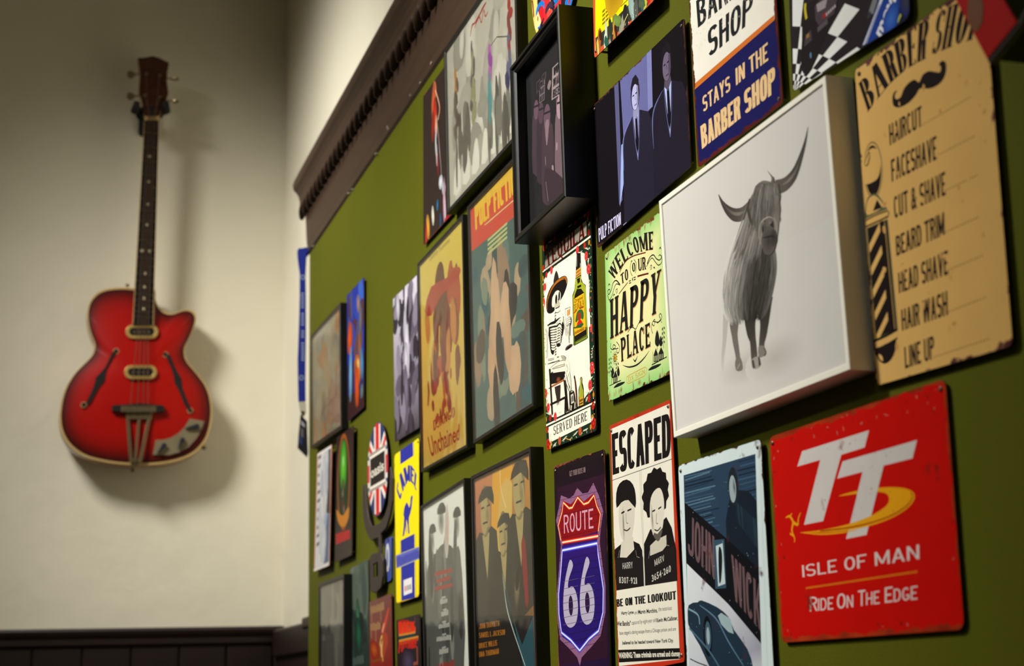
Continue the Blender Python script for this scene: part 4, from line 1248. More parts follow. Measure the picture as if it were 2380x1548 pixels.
# --- green welcome sign
def art_welcome(A):
    A.z(1400, 490, 3.365)
    Oq = [(20, 335), (520, -60), (590, 1250), (45, 1495)]; Iq = [(105, 500), (400, 270), (430, 1080), (130, 1230)]
    for i in range(4):
        j = (i + 1) % 4
        A.raw([A.P(Oq[i]), A.P(Oq[j]), A.P(Iq[j]), A.P(Iq[i])], [(140, 200, 116), (140, 200, 116), (222, 220, 160), (222, 220, 160)])
    A.poly(Iq, (222, 220, 160)); A.blotch((270, 740), 46, 60, (238, 226, 170), (222, 220, 160), 24, .08)
    B = (26, 30, 28); Br = (150, 90, 50); Rd = (96, 26, 24)
    def lt(s, top, bot, sh=(.9, -.9)):
        A.text(s, top, bot, (200, 140, 80), 'slab', shift=sh); A.text(s, top, bot, B, 'slab')
    lt('WELCOME', [(46, 478), (110, 345), (200, 245), (290, 185), (398, 160)], [(92, 538), (150, 440), (230, 350), (310, 318), (396, 304)], (.6, -.5))
    A.stroke([(136, 480), (180, 400), (240, 355), (340, 326)], 1.5, Rd)
    lt('TO', [(142, 500), (198, 446)], [(150, 576), (206, 532)], (.4, -.4)); lt('UR', [(278, 378), (340, 356)], [(282, 474), (344, 456)], (.4, -.4))
    A.text('O', [(232, 412), (258, 400)], [(236, 482), (262, 470)], B, 'slab')
    A.stroke([(232, 388), (220, 430), (222, 480), (236, 510)], 1.0, B); A.stroke([(248, 380), (266, 410), (268, 450), (258, 488)], 1.0, B); A.stroke([(225, 400), (230, 390), (236, 396)], .9, B)
    A.stroke([(130, 650), (165, 605), (200, 560)], 1.4, Rd); A.stroke([(275, 513), (320, 500), (362, 490)], 2.2, Rd)
    for x0, y0, x1, y1 in ((208, 552, 224, 544), (210, 568, 226, 560), (244, 524, 262, 518), (246, 542, 262, 534)): A.stroke([(x0, y0), (x1, y1)], 1.3, B, 0)
    A.poly([(236, 515), (241, 535), (238, 556), (233, 535)], B)
    lt('HAPPY', [(58, 700), (462, 452)], [(62, 1006), (442, 790)], (1.2, -1.2))
    lt('PLACE', [(142, 1000), (372, 872)], [(148, 1182), (376, 1060)], (.9, -.9))
    def cur(p, w=1.2, c=B): A.stroke(p, w, c)
    cur([(352, 415), (372, 365), (400, 345), (424, 375), (448, 385), (464, 362), (452, 345), (440, 355)], [2.4, 1.5, 1.5, 1.4, 1.3, 1.2, .8]); cur([(346, 438), (372, 388), (392, 370), (415, 400), (440, 425), (466, 400), (464, 350)], 1.2)
    cur([(138, 578), (110, 545), (85, 565), (70, 620), (50, 655), (44, 625), (58, 615), (62, 640)], [2.4, 1.5, 1.5, 1.4, 1.2, 1.2, .8]); cur([(140, 582), (112, 572), (95, 600), (78, 660), (55, 698), (42, 660)], 1.2)
    cur([(376, 450), (378, 430), (386, 426), (386, 446), (378, 462)], 1.1); cur([(106, 640), (108, 618), (118, 612), (118, 632), (110, 650)], 1.1)
    cur([(446, 300), (454, 286), (460, 300)], 1.4); cur([(48, 585), (54, 572), (60, 582)], 1.4); cur([(400, 450), (406, 440), (412, 452)], 1.4); cur([(86, 668), (92, 652), (98, 660)], 1.4)
    cur([(200, 950), (225, 915), (245, 915), (262, 925), (285, 880), (298, 875)], 1.2)
    cur([(395, 960), (385, 925), (392, 875), (412, 850), (405, 900), (388, 880)], 1.2); cur([(400, 865), (440, 870), (466, 840), (458, 805), (445, 820), (455, 850), (430, 880)], 1.2); A.disc((464, 870), .9, .9, B)
    cur([(66, 1035), (66, 1075), (88, 1085), (104, 1060), (88, 1048), (84, 1075), (110, 1080)], 1.2); cur([(112, 1025), (134, 1060), (130, 1105), (118, 1110), (112, 1080), (126, 1075)], 1.2); A.disc((68, 1105), .9, .9, B)
    cur([(160, 1208), (210, 1222), (270, 1205), (325, 1155), (368, 1095)], [.4, 1.8, 2.2, 1.8, .4]); cur([(242, 1158), (258, 1176), (276, 1135)], [.5, 2.6, .5])
    # little houses, leaves and sun
    def leafspray(x, y, h):
        A.stroke([(x, y), (x - 2, y - h)], .8, B, 0)
        for k in range(4):
            A.disc((x - 8, y - h * (.25 + .22 * k)), 2.0, 1.2, B, .9, 10); A.disc((x + 7, y - h * (.3 + .22 * k)), 2.0, 1.2, B, -.9, 10)
    def tree(x, y, h): A.poly([(x, y - h), (x + h * .11, y - h * .55), (x + h * .09, y - h * .25), (x, y - h * .18), (x - h * .1, y - h * .3), (x - h * .1, y - h * .6)], B, 2); A.stroke([(x, y), (x, y - h * .3)], .8, B, 0)
    def house(x, y, w_, h):
        A.poly([(x, y - h * .55), (x + w_ * .5, y - h - w_ * .1), (x + w_, y - h * .55 - w_ * .25), (x + w_, y - w_ * .25), (x, y)], B)
        for k in range(3):
            A.stroke([(x + w_ * (.2 + .28 * k), y - h * .08 - k * 2), (x + w_ * (.2 + .28 * k), y - h * .45 - k * 2)], 1.1, (214, 218, 158), 0)
        A.stroke([(x, y - h * .55), (x + w_ * .5, y - h - w_ * .1), (x + w_, y - h * .55 - w_ * .25)], .9, (214, 218, 158), 0)
    tree(430, 1090, 160); tree(458, 1080, 105); leafspray(478, 1075, 165)
    house(402, 1185, 34, 110); house(440, 1170, 40, 105); A.poly([(388, 1200), (505, 1138), (505, 1146), (388, 1210)], B); A.stroke([(394, 1190), (396, 1100)], .8, B, 0)
    leafspray(62, 1300, 150); tree(82, 1330, 110); tree(126, 1310, 92); leafspray(118, 1320, 130)
    house(86, 1350, 32, 100); A.poly([(56, 1366), (146, 1322), (146, 1330), (56, 1372)], B); A.stroke([(72, 1360), (74, 1300)], .8, B, 0)
    for k in range(14):
        a = k * .4488; c = A.P((100, 1150)); A.stroke([c + Vector((math.cos(a), math.sin(a))) * .006, c + Vector((math.cos(a), math.sin(a))) * .0085], .9, B, 0, metric=True)
    A.disc((100, 1150), 5.2, 5.2, B); A.disc((100, 1150), 3.8, 3.8, (226, 170, 40)); A.disc((99, 1152), 1.2, 2.4, B)
    A.poly([(88, 1386), (120, 1350), (178, 1336), (160, 1358), (120, 1378)], B, 2); A.poly([(358, 1250), (390, 1216), (462, 1194), (440, 1220), (400, 1240)], B, 2)
    Tn = (196, 150, 60)
    A.text('DX SIGN', [(202, 1302), (332, 1238)], [(206, 1340), (334, 1274)], Tn, 'sans')
    A.stroke([(192, 1300), (215, 1284), (335, 1222), (348, 1232), (346, 1272), (330, 1292), (205, 1352), (192, 1344), (192, 1300)], 1.0, Tn, 0)
    random.seed(21)
    for i in range(26):
        x = random.uniform(30, 500); top_ = random.random() < .5
        y = (320 - (x - 30) * .73 + random.uniform(6, 40)) if top_ else (1480 - (x - 40) * .42 - random.uniform(6, 40))
        A.blotch((x, y), random.uniform(2, 6), random.uniform(3, 9), random.choice([(150, 110, 50), (120, 70, 36), (170, 150, 80)]), (158, 200, 128))
tin('tin_sign', 'mint green Welcome To Our Happy Place tin sign', 'sign', [(1406, 591), (1557, 474), (1573, 862), (1414, 934)], 0.006, (158, 200, 128), art_welcome, 0.004,
    dict(rust=((60, 30, 18), (150, 90, 40)), width=.0022, amp=.014, spots=.0), screws=(0,))

# --- tequila skeleton sign
def rose(A, p, r, col=(214, 48, 44)):
    A.disc(p, r, r, col, 0, 12); A.disc(p, r * .62, r * .62, tuple(v * .75 for v in col), 0, 10); A.disc(p, r * .3, r * .3, tuple(min(255, v * 1.15) for v in col), 0, 8)
def art_tequila(A):
    random.seed(9)
    z1 = lambda: A.z(1250, 480, 5.16); z2 = lambda: A.z(1250, 760, 5.16)
    DG = (22, 44, 32); CR = (238, 232, 212); B = (26, 20, 18)
    A.z(0, 0, 1)
    A.poly([(1262, 640), (1371, 560), (1380, 905), (1276, 965)], CR)
    A.z(1250, 480, 5.16)
    A.poly([(52, 470), (632, 40), (650, 1548), (610, 1548), (604, 880), (560, 560), (430, 530), (220, 700), (90, 850), (75, 1548), (58, 1548)], DG)
    A.poly([(75, 880), (130, 790), (240, 690), (430, 560), (470, 540), (560, 640), (600, 760), (612, 880), (635, 1548), (75, 1548)], CR, 0)
    A.poly([(52, 470), (632, 40), (640, 330), (54, 800)], DG)
    A.poly([(60, 770), (60, 792), (634, 372), (634, 345)], CR)
    A.poly([(88, 590), (585, 165), (585, 345), (88, 740)], CR); A.stroke([(54, 812), (634, 385)], 1.6, B, 0)
    for x, y, sx in ((100, 520, 1), (560, 130, 1)): A.disc((x, y), 5, 5, DG)
    A.text('TEQUILA', [(94, 560), (566, 172)], [(108, 730), (566, 368)], B, 'roman', shift=(.5, -.5)); A.text('TEQUILA', [(92, 560), (564, 175)], [(106, 726), (564, 366)], (150, 22, 20), 'roman')
    A.z(1250, 760, 5.16)
    A.poly([(58, 0), (75, 0), (92, 1000), (88, 1180), (690, 885), (640, 700), (618, 420), (610, 0), (650, 0), (692, 1215), (108, 1475)], DG)
    A.poly([(75, 0), (614, 0), (625, 420), (640, 640), (600, 800), (480, 960), (240, 1080), (170, 1080), (110, 950), (90, 760)], CR)
    A.poly([(94, 1172), (690, 888), (692, 912), (96, 1194)], CR); A.stroke([(94, 1200), (690, 918)], 1.2, B, 0); A.stroke([(94, 1166), (686, 880)], 1.2, B, 0)
    A.poly([(130, 1200), (632, 955), (640, 1140), (138, 1390)], CR)
    A.text('SERVED HERE', [(188, 1192), (592, 1008)], [(190, 1302), (592, 1118)], B, 'roman')
    # floral border
    z1()
    for x, y, r, c in ((605, 75, 7, 0), (448, 182, 5, 0), (202, 380, 5, 0), (75, 500, 5, 0), (475, 525, 6.5, 1), (562, 470, 5, 0), (580, 595, 7, 1), (608, 750, 8, 1), (165, 765, 6.5, 1), (105, 822, 5, 0), (86, 968, 7, 1), (68, 1155, 8.5, 1), (610, 310, 5, 0), (66, 740, 5, 0), (640, 1450, 5, 1), (625, 1240, 3.4, 0)):
        rose(A, (x, y), r * .9, ((190, 38, 26), (222, 62, 60))[c])
    for x, y in ((565, 105), (600, 150), (105, 478), (62, 870), (616, 430), (640, 1480), (560, 90)): rose(A, (x, y), 3.4, (214, 132, 30))
    def spray(x, y, dx, dy, c=(206, 210, 176)):
        A.stroke([(x, y), (x + dx * .5 + 6, y + dy * .5), (x + dx, y + dy)], [.6, 1.6, .3], c)
        for k in (.35, .6, .85): A.stroke([(x + dx * k, y + dy * k), (x + dx * k + 14, y + dy * k - 16)], [1.4, .2], c, 0); A.stroke([(x + dx * k, y + dy * k), (x + dx * k - 12, y + dy * k - 6)], [1.4, .2], c, 0)
    for a in ((360, 250, 50, -40), (240, 330, 55, -50), (480, 150, 50, -50), (120, 440, 50, -30), (540, 620, -20, -90), (600, 690, 10, -70), (610, 520, -40, -20), (230, 740, -30, -20), (120, 900, -20, 30), (75, 1060, 5, -50), (620, 1040, -5, -170), (62, 1420, 3, -90), (420, 570, -30, 30), (610, 240, 10, -60)): spray(*a)
    z2()
    for x, y, r, c in ((650, 490, 9, 1), (628, 698, 8, 1), (614, 855, 6, 0), (95, 800, 8, 1), (126, 968, 7.5, 1), (148, 1092, 5, 0), (210, 1075, 7, 1), (664, 945, 6, 0), (668, 1155, 9, 0), (508, 1250, 6.5, 2), (262, 1365, 6.5, 2), (124, 1410, 9, 0), (112, 1235, 5, 0), (70, 390, 3, 0), (640, 25, 5, 1)):
        rose(A, (x, y), r * .9, ((186, 34, 24), (222, 62, 60), (206, 84, 44))[c])
    for x, y in ((668, 812), (100, 1110), (655, 1080), (160, 1390), (635, 1200), (150, 1440), (66, 360), (64, 170)): rose(A, (x, y), 3.4, (214, 140, 34))
    for a in ((640, 380, 15, -140), (630, 620, 25, -20), (610, 800, 60, -80), (575, 900, 20, -60), (100, 960, 10, -70), (100, 1030, 45, 20), (250, 1040, 30, -20), (180, 1440, 40, -50), (290, 1370, 60, -60), (420, 1310, 60, -60), (540, 1250, 60, -30), (80, 700, 4, -120), (600, 760, -20, 40), (640, 1130, 20, -40), (150, 1340, 6, -60)): spray(*a)
    A.stroke([(330, 1330), (380, 1350), (410, 1320)], 1.2, (206, 150, 40))
    A.z(0, 0, 1)
    for (x0, y0, x1, y1, n_) in ((1262.5, 640, 1275, 1010, 34), (1371, 560, 1382.5, 985, 38), (1268, 560, 1366, 492, 12), (1280, 1036, 1376, 1000, 12)):
        for i in range(n_):
            t = (i + random.random()) / n_
            p = (x0 + (x1 - x0) * t + random.uniform(-2.2, 2.2), y0 + (y1 - y0) * t + random.uniform(-4, 4))
            A.disc(p, random.uniform(1.2, 2.6), random.uniform(.6, 1.3), random.choice([(206, 210, 180), (226, 222, 196), (120, 150, 90), (90, 130, 80), (214, 132, 30), (206, 60, 50)]), random.uniform(-1.2, 1.2), 8)
    # counter
    A.poly([(108, 470), (300, 370), (330, 310), (420, 250), (622, 128), (624, 205), (430, 330), (300, 410), (110, 512)], B)
    A.poly([(442, 320), (470, 300), (490, 675), (470, 685)], B); A.poly([(556, 245), (585, 230), (603, 715), (574, 730)], B)
    # bottle
    z1()
    Gn, Gd = (158, 168, 40), (70, 84, 24)
    A.poly([(462, 560), (515, 555), (520, 740), (522, 860), (540, 915), (575, 940), (600, 1548), (425, 1548), (415, 1070), (440, 1000), (452, 880), (458, 740)], B)
    A.poly([(455, 870), (518, 830), (524, 905), (568, 945), (578, 1000), (595, 1548), (575, 1548), (560, 1040), (520, 985), (470, 990), (445, 1060), (438, 1110), (440, 1548), (430, 1548), (420, 1080), (442, 1020)], Gn)
    A.poly([(470, 870), (506, 850), (508, 905), (480, 930)], B); A.poly([(474, 955), (520, 935), (524, 960), (476, 985)], B)
    A.stroke([(466, 570), (468, 720)], 1.2, (220, 220, 200), 0); A.stroke([(510, 680), (512, 730)], 1.4, (200, 200, 170), 0)
    A.poly([(457, 770), (520, 720), (522, 815), (454, 862)], (206, 150, 60)); A.scrawl([(462, 785), (514, 745)], [(462, 808), (514, 768)], 8, (120, 70, 30)); A.scrawl([(462, 824), (514, 785)], [(462, 846), (514, 808)], 7, (120, 70, 30))
    A.poly([(430, 1108), (558, 1030), (576, 1480), (442, 1548)], (232, 176, 24)); A.stroke([(430, 1108), (558, 1030), (576, 1480), (442, 1548), (430, 1108)], 1.0, B, 0)
    A.text('Original', [(438, 1118), (540, 1062)], [(440, 1176), (542, 1118)], B, 'b', .01)
    A.text('TEQUILA', [(432, 1182), (552, 1110)], [(434, 1258), (554, 1182)], B, 'roman')
    A.stroke([(432, 1282), (470, 1240)], 2.2, (150, 60, 20), 0); A.stroke([(500, 1225), (552, 1200)], 2.2, (150, 60, 20), 0)
    A.poly([(468, 1280), (500, 1238), (535, 1240), (552, 1290), (545, 1350), (520, 1340), (515, 1290), (485, 1300), (480, 1370), (452, 1385)], (40, 96, 50), 3)
    A.poly([(478, 1290), (512, 1270), (522, 1320), (508, 1365), (482, 1360)], (150, 50, 28), 3); A.poly([(470, 1420), (490, 1370), (515, 1360), (540, 1400), (520, 1440), (490, 1450)], (196, 34, 24), 3); A.poly([(450, 1460), (475, 1425), (540, 1395), (545, 1425), (490, 1468)], (40, 84, 46), 2)
    A.scrawl([(448, 1505), (560, 1440)], [(450, 1540), (562, 1475)], 9, (110, 50, 20))
    z2()
    A.poly([(430, 0), (600, 0), (602, 130), (580, 150), (440, 225), (428, 220)], Gd); A.poly([(438, 50), (595, 0), (597, 80), (445, 180)], B); A.poly([(436, 20), (572, 0), (574, 30), (444, 110)], (232, 176, 24)); A.scrawl([(445, 55), (560, -5)], [(447, 95), (562, 35)], 11, (120, 60, 20))
    A.stroke([(455, 195), (590, 120)], 2.2, (120, 136, 40), 0); A.stroke([(590, 0), (594, 110)], 2.5, Gn, 0)
    def bone(p, w_, c=(228, 224, 204)):
        ww = [x + 1.5 for x in w_] if isinstance(w_, (list, tuple)) else w_ + 1.5
        A.stroke(p, ww, B); A.stroke(p, w_, c)
    # hat
    z1()
    A.poly([(100, 1180), (112, 1080), (150, 980), (210, 900), (280, 845), (330, 832), (355, 870), (350, 950), (310, 1060), (270, 1130), (200, 1250), (150, 1285), (112, 1265)], B, 3)
    A.poly([(188, 920), (198, 840), (215, 780), (228, 775), (245, 820), (252, 880), (220, 905)], (44, 38, 36), 3)
    A.stroke([(112, 1250), (112, 1170), (130, 1080), (170, 985), (225, 910), (290, 865), (335, 860), (348, 920)], [2, 3.4, 3.4, 3.4, 3.4, 3.4, 2], (196, 116, 30))
    Pp = smooth([A.P(p) for p in ((112, 1250), (112, 1170), (130, 1080), (170, 985), (225, 910), (290, 865), (335, 860))], 6)
    for i in range(0, len(Pp) - 1): A.stroke([Pp[i] + Vector((-.0016, .0012)), Pp[i] + Vector((.0016, -.0012))], .7, B, 0, metric=True, same=i > 0)
    # skull
    bn = (228, 224, 204)
    A.poly([(168, 1170), (175, 1090), (205, 1030), (245, 1005), (275, 1040), (272, 1110), (262, 1150), (268, 1190), (270, 1245), (240, 1272), (208, 1260), (200, 1205), (180, 1210)], bn, 3)
    A.poly([(200, 1205), (212, 1150), (262, 1145), (268, 1180), (240, 1195), (215, 1205)], (190, 184, 160), 3)
    A.disc((222, 1112), 4.4, 6.6, B, -.2); A.disc((258, 1072), 3.6, 6.2, B, -.2); A.disc((248, 1125), 1.5, 2.8, B)
    A.stroke([(212, 1222), (240, 1212), (264, 1192)], 1.6, B); A.stroke([(168, 1170), (175, 1090), (205, 1030)], 1.1, B); A.stroke([(205, 1262), (240, 1274), (272, 1244)], 1.0, B)
    for k in range(5): A.stroke([(218 + k * 10, 1200 - k * 4), (219 + k * 10, 1235 - k * 4)], .5, B, 0, same=k > 0)
    for k in range(6): A.disc((210 + (k % 2), 1265 + k * 17), 3.4, 1.6, bn if k % 2 == 0 else B, .3, 10)
    # ribs, spine and arms
    A.poly([(118, 1420), (200, 1370), (305, 1310), (310, 1370), (300, 1548), (110, 1548)], B, 2)
    bone([(105, 1480), (140, 1440), (200, 1420), (225, 1400)], [2, 3.4, 3, 2.4]); bone([(225, 1395), (270, 1350), (305, 1305)], [2.4, 3.2, 3.6]); A.disc((290, 1345), 6, 6, bn); A.disc((118, 1500), 6, 8, bn)
    A.stroke([(222, 1390), (228, 1548)], 3.2, bn, 0)
    bone([(310, 1370), (330, 1450), (350, 1548)], 3.6); A.stroke([(306, 1370), (326, 1460), (344, 1548)], .8, B)
    for k in range(4):
        y = 1420 + k * 38
        A.stroke([(226, y), (180, y - 4 + 6), (140, y + 46)], [1.6, 2.2, 1.4], bn); A.stroke([(230, y - 4), (265, y - 36), (290, y - 10)], [1.6, 2.2, 1.4], bn)
    z2()
    A.poly([(135, 0), (295, 0), (292, 120), (275, 220), (240, 240), (215, 230), (190, 330), (160, 310), (145, 200)], B, 2)
    A.stroke([(232, 0), (234, 60), (228, 170)], 3.4, bn)
    for k in range(9):
        y = 10 + k * 31
        A.stroke([(228, y), (185, y + 10), (150 + k * 2, y - 22 + 40 - k * 2)], [1.8, 2.6, 1.4], bn)
        if k < 7: A.stroke([(236, y - 4), (265, y - 18), (292 - k * 3, y + 12)], [1.8, 2.4, 1.4], bn)
    for k in range(9): A.disc((215, 225 + k * 16), 3.6, 1.7, bn if k % 2 == 0 else B, .2, 10)
    bone([(110, 40), (112, 220), (112, 410)], 4.6); A.stroke([(104, 40), (106, 410)], .8, B, 0); A.stroke([(117, 60), (119, 400)], .8, B, 0)
    bone([(112, 420), (180, 400), (260, 378)], [6, 4.5, 5]); A.stroke([(118, 445), (190, 425), (262, 398)], .9, B); A.stroke([(125, 405), (190, 390), (255, 360)], .8, B)
    A.disc((112, 418), 5, 6.5, bn); A.disc((215, 378), 6.5, 4, bn)
    A.poly([(258, 350), (285, 330), (320, 335), (352, 365), (350, 400), (320, 418), (270, 400)], bn, 2)
    for k in range(4): A.stroke([(280 + k * 6, 350 + k * 16), (316 + k * 4, 348 + k * 17), (346, 372 + k * 12)], .9, B)
    bone([(350, 0), (374, 120), (380, 205)], [3, 2.4, 3.4]); A.stroke([(382, -40), (378, 190)], 4.4, (150, 150, 140), 0)
    A.poly([(328, 270), (345, 235), (390, 205), (418, 208), (412, 235), (375, 265), (340, 285)], (90, 70, 66), 2); A.poly([(342, 268), (360, 240), (395, 218), (410, 220), (395, 242), (360, 268)], B, 2)
    # pelvis, legs, stool
    A.poly([(155, 560), (200, 520), (330, 470), (360, 520), (320, 600), (300, 640), (160, 690), (150, 640)], B, 2)
    A.blotch((248, 630), 9, 5, (150, 80, 40), B)
    bone([(160, 520), (240, 460), (320, 430)], [7, 8, 7]); A.stroke([(170, 505), (240, 470), (330, 445)], 1.0, (130, 124, 104)); bone([(185, 530), (270, 512), (345, 495)], [5, 6, 8]); A.disc((352, 490), 8, 13, bn); A.stroke([(344, 450), (362, 500), (350, 545)], .9, B); A.disc((376, 500), 4, 10, bn)
    bone([(332, 560), (350, 660), (395, 780)], [6, 6, 4]); bone([(378, 545), (392, 640), (400, 770)], [4, 4, 4]); A.stroke([(345, 570), (372, 690), (398, 770)], 1.0, B); A.stroke([(324, 560), (340, 660), (388, 785)], .9, B); A.stroke([(386, 545), (400, 640), (404, 765)], .8, B)
    A.poly([(128, 735), (315, 625), (318, 645), (135, 745)], B); A.stroke([(152, 722), (314, 632)], 2.4, (170, 96, 48), 0)
    for a_ in ([(135, 505), (155, 500), (185, 1040), (168, 1070)], [(312, 640), (326, 632), (360, 1010), (346, 1028)], [(330, 640), (342, 640), (372, 1000), (362, 1010)], [(325, 850), (340, 840), (340, 1040), (322, 1040)]): A.poly(a_, B)
    A.poly([(150, 920), (350, 822), (352, 848), (152, 945)], B)
    A.poly([(205, 720), (275, 690), (272, 830), (262, 870), (250, 940), (245, 870), (235, 950), (228, 860), (212, 780)], (50, 40, 36))
    for k in range(6): A.stroke([(210 + k * 12, 720), (214 + k * 11, 800 + (k % 3) * 70)], [1.6, .3], (60, 48, 42), 0, same=k > 0)
    # boots and bottles
    A.poly([(378, 790), (400, 765), (430, 762), (445, 800), (458, 900), (455, 980), (420, 1005), (372, 1030), (370, 1000), (385, 960)], B, 2); A.poly([(398, 815), (430, 795), (440, 905), (405, 925)], (200, 196, 180)); A.scrawl([(404, 830), (430, 815)], [(408, 905), (436, 890)], 4, B); A.stroke([(398, 780), (425, 770)], 2, (150, 140, 120), 0); A.stroke([(392, 940), (378, 1020)], 3, (130, 110, 84), 0); A.stroke([(450, 900), (446, 980)], 3, (214, 208, 188), 0); A.stroke([(408, 940), (400, 1000)], 4, (214, 208, 188), 0)
    A.poly([(435, 600), (442, 580), (452, 610), (470, 740), (480, 960), (465, 975), (455, 760)], B, 2); A.stroke([(444, 620), (468, 920)], 2.0, (170, 110, 80), 0)
    A.poly([(508, 620), (520, 598), (535, 615), (535, 670), (552, 740), (552, 930), (500, 960), (492, 950), (490, 760), (505, 690)], B, 2); A.poly([(512, 625), (522, 610), (528, 620), (526, 690), (545, 760), (545, 850), (498, 860), (498, 770), (510, 700)], (150, 160, 40), 2); A.poly([(498, 850), (546, 828), (548, 930), (500, 950)], (206, 150, 40)); A.scrawl([(502, 872), (542, 852)], [(503, 905), (543, 885)], 3, B); A.stroke([(502, 925), (544, 905)], 1.4, B, 0); A.stroke([(514, 630), (506, 730), (504, 840)], 1.2, (210, 214, 120))
    # glass and hand
    z1()
    A.poly([(330, 1230), (390, 1205), (382, 1390), (378, 1425), (348, 1435)], (214, 214, 206)); A.poly([(352, 1245), (386, 1230), (376, 1400), (358, 1410)], (206, 150, 60)); A.stroke([(330, 1230), (390, 1205), (378, 1425), (348, 1438), (330, 1230)], .9, B, 0); A.poly([(334, 1245), (350, 1238), (354, 1330), (342, 1340)], (244, 244, 236))
    for k in range(4): A.stroke([(350, 1345 + k * 26), (380, 1315 + k * 26), (402, 1330 + k * 24)], [3.4, 3.2, 2.6], bn); A.stroke([(350, 1352 + k * 26), (382, 1324 + k * 26), (404, 1338 + k * 24)], .8, B)
    A.stroke([(398, 1330), (404, 1380), (390, 1430)], 3, B); A.stroke([(392, 1430), (386, 1548)], 5, (120, 118, 108), 0)
tin('tin_sign', 'tall tequila tin sign with a skeleton in a sombrero', 'sign', [(1259.5, 573), (1373, 487), (1386, 1001), (1271, 1047)], 0.006, (22, 44, 32), art_tequila, 0.005,
    dict(rust=((30, 24, 20), (40, 30, 24)), width=.0, amp=.001), screws=())

# --- neon route shield
RQ = hang((1287.5, 1084), (1405, 1043.5), 0.300, 0.006)
def art_route(A):
    random.seed(4)
    A.z(1260, 900, 2.388)
    A.poly([(70, 480), (350, 380), (370, 1548), (80, 1548)], [(30, 18, 24), (26, 16, 22), (34, 16, 50), (44, 20, 60)])
    A.poly([(85, 560), (345, 480), (362, 1500), (95, 1548)], (46, 20, 40))
    for r in range(24):                # brick courses of the shield border
        pass
    SH = [(105, 600), (150, 618), (175, 600), (195, 558), (225, 590), (255, 585), (285, 530), (315, 600), (340, 690), (325, 790), (320, 860), (335, 980), (352, 1100), (352, 1250), (325, 1380), (275, 1440), (220, 1500), (210, 1548), (195, 1500), (150, 1450), (100, 1400), (85, 1280), (82, 1150), (95, 1000), (105, 880), (95, 820), (78, 740), (95, 660)]
    A.poly(SH, (136, 92, 128), 0)
    SI = [(118, 632), (160, 650), (198, 606), (230, 636), (286, 590), (308, 650), (326, 700), (310, 800), (306, 850), (322, 1000), (338, 1110), (336, 1250), (312, 1360), (260, 1410), (209, 1465), (160, 1420), (112, 1385), (98, 1270), (96, 1150), (108, 1000), (118, 880), (112, 830), (92, 750), (104, 690)]
    A.poly(SI, (44, 24, 96), 0)
    A.poly([(118, 632), (160, 650), (198, 606), (230, 636), (286, 590), (308, 650), (326, 700), (310, 800), (112, 860), (92, 750), (104, 690)], (134, 14, 20), 0)
    A.poly([(110, 880), (306, 850), (322, 1000), (338, 1110), (336, 1250), (312, 1360), (260, 1410), (209, 1465), (160, 1420), (112, 1385), (98, 1270), (96, 1150), (108, 1000)], [(50, 22, 110)] * 2 + [(38, 20, 104)] * 5 + [(60, 40, 170)] + [(38, 20, 104)] * 5)
    for i in range(22):
        y = 590 + i * 42
        A.stroke([(84, y), (345, y - 62)], .45, (26, 14, 34), 0, same=i > 0)
        for k in range(6):
            x = 95 + k * 44 + (i % 2) * 22; yy = y - (x - 84) * .237
            A.stroke([(x, yy), (x, yy + 40)], .45, (26, 14, 34), 0, same=True)
    def neon(p, cg, cm, cc, sm=0):
        A.stroke(p, 6.0, cg, sm); A.stroke(p, 3.6, cm, sm); A.stroke(p, 1.7, cc, sm)
    R1 = [(104, 850), (90, 770), (112, 690), (118, 640), (150, 672), (168, 668), (198, 612), (232, 650), (258, 640), (288, 600), (304, 660), (324, 704), (312, 800)]
    neon(R1, (160, 22, 20), (232, 70, 40), (255, 226, 160)); neon([(112, 862), (312, 826)], (180, 22, 30), (244, 90, 60), (255, 232, 190)); 
    neon([(112, 906), (306, 866), (312, 930), (326, 1020), (340, 1120), (338, 1250), (314, 1352), (260, 1398), (209, 1462), (160, 1404), (108, 1362), (94, 1260), (92, 1150), (104, 1020), (112, 906)], (60, 50, 190), (120, 130, 240), (236, 240, 255))
    A.text('ROUTE', [(120, 710), (284, 672)], [(122, 812), (286, 782)], (208, 150, 170), 'sans')
    for x0, xx in ((120, 0), (212, 92)):
        y = -xx * .18
        A.poly([(xx + 155, 958 + y), (xx + 172, 990 + y), (xx + 150, 1060 + y), (xx + 145, 1112 + y), (xx + 170, 1105 + y), (xx + 192, 1150 + y), (xx + 200, 1230 + y), (xx + 188, 1310 + y), (xx + 155, 1335 + y), (xx + 128, 1300 + y), (xx + 118, 1220 + y), (xx + 122, 1120 + y), (xx + 136, 1030 + y)], (176, 168, 190), 3)
        A.disc((xx + 160, 1212 + y), 8.5, 13, (44, 22, 60))
        for k in range(7): A.stroke([(xx + 118, 1080 + k * 40 + y), (xx + 200, 1062 + k * 40 + y)], .6, (90, 80, 110), 0, same=k > 0)
    A.text('GET YOUR KICKS ON', [(152, 466), (240, 442)], [(153, 496), (241, 472)], (130, 110, 110), 'gothic')
tin('tin_sign', 'dark tin sign with a neon Route 66 shield', 'sign', RQ, 0.006, (30, 20, 24), art_route, 0.006, dict(rust=((56, 26, 22), (176, 92, 66)), width=.0035, amp=.006), screws=(0, 1))

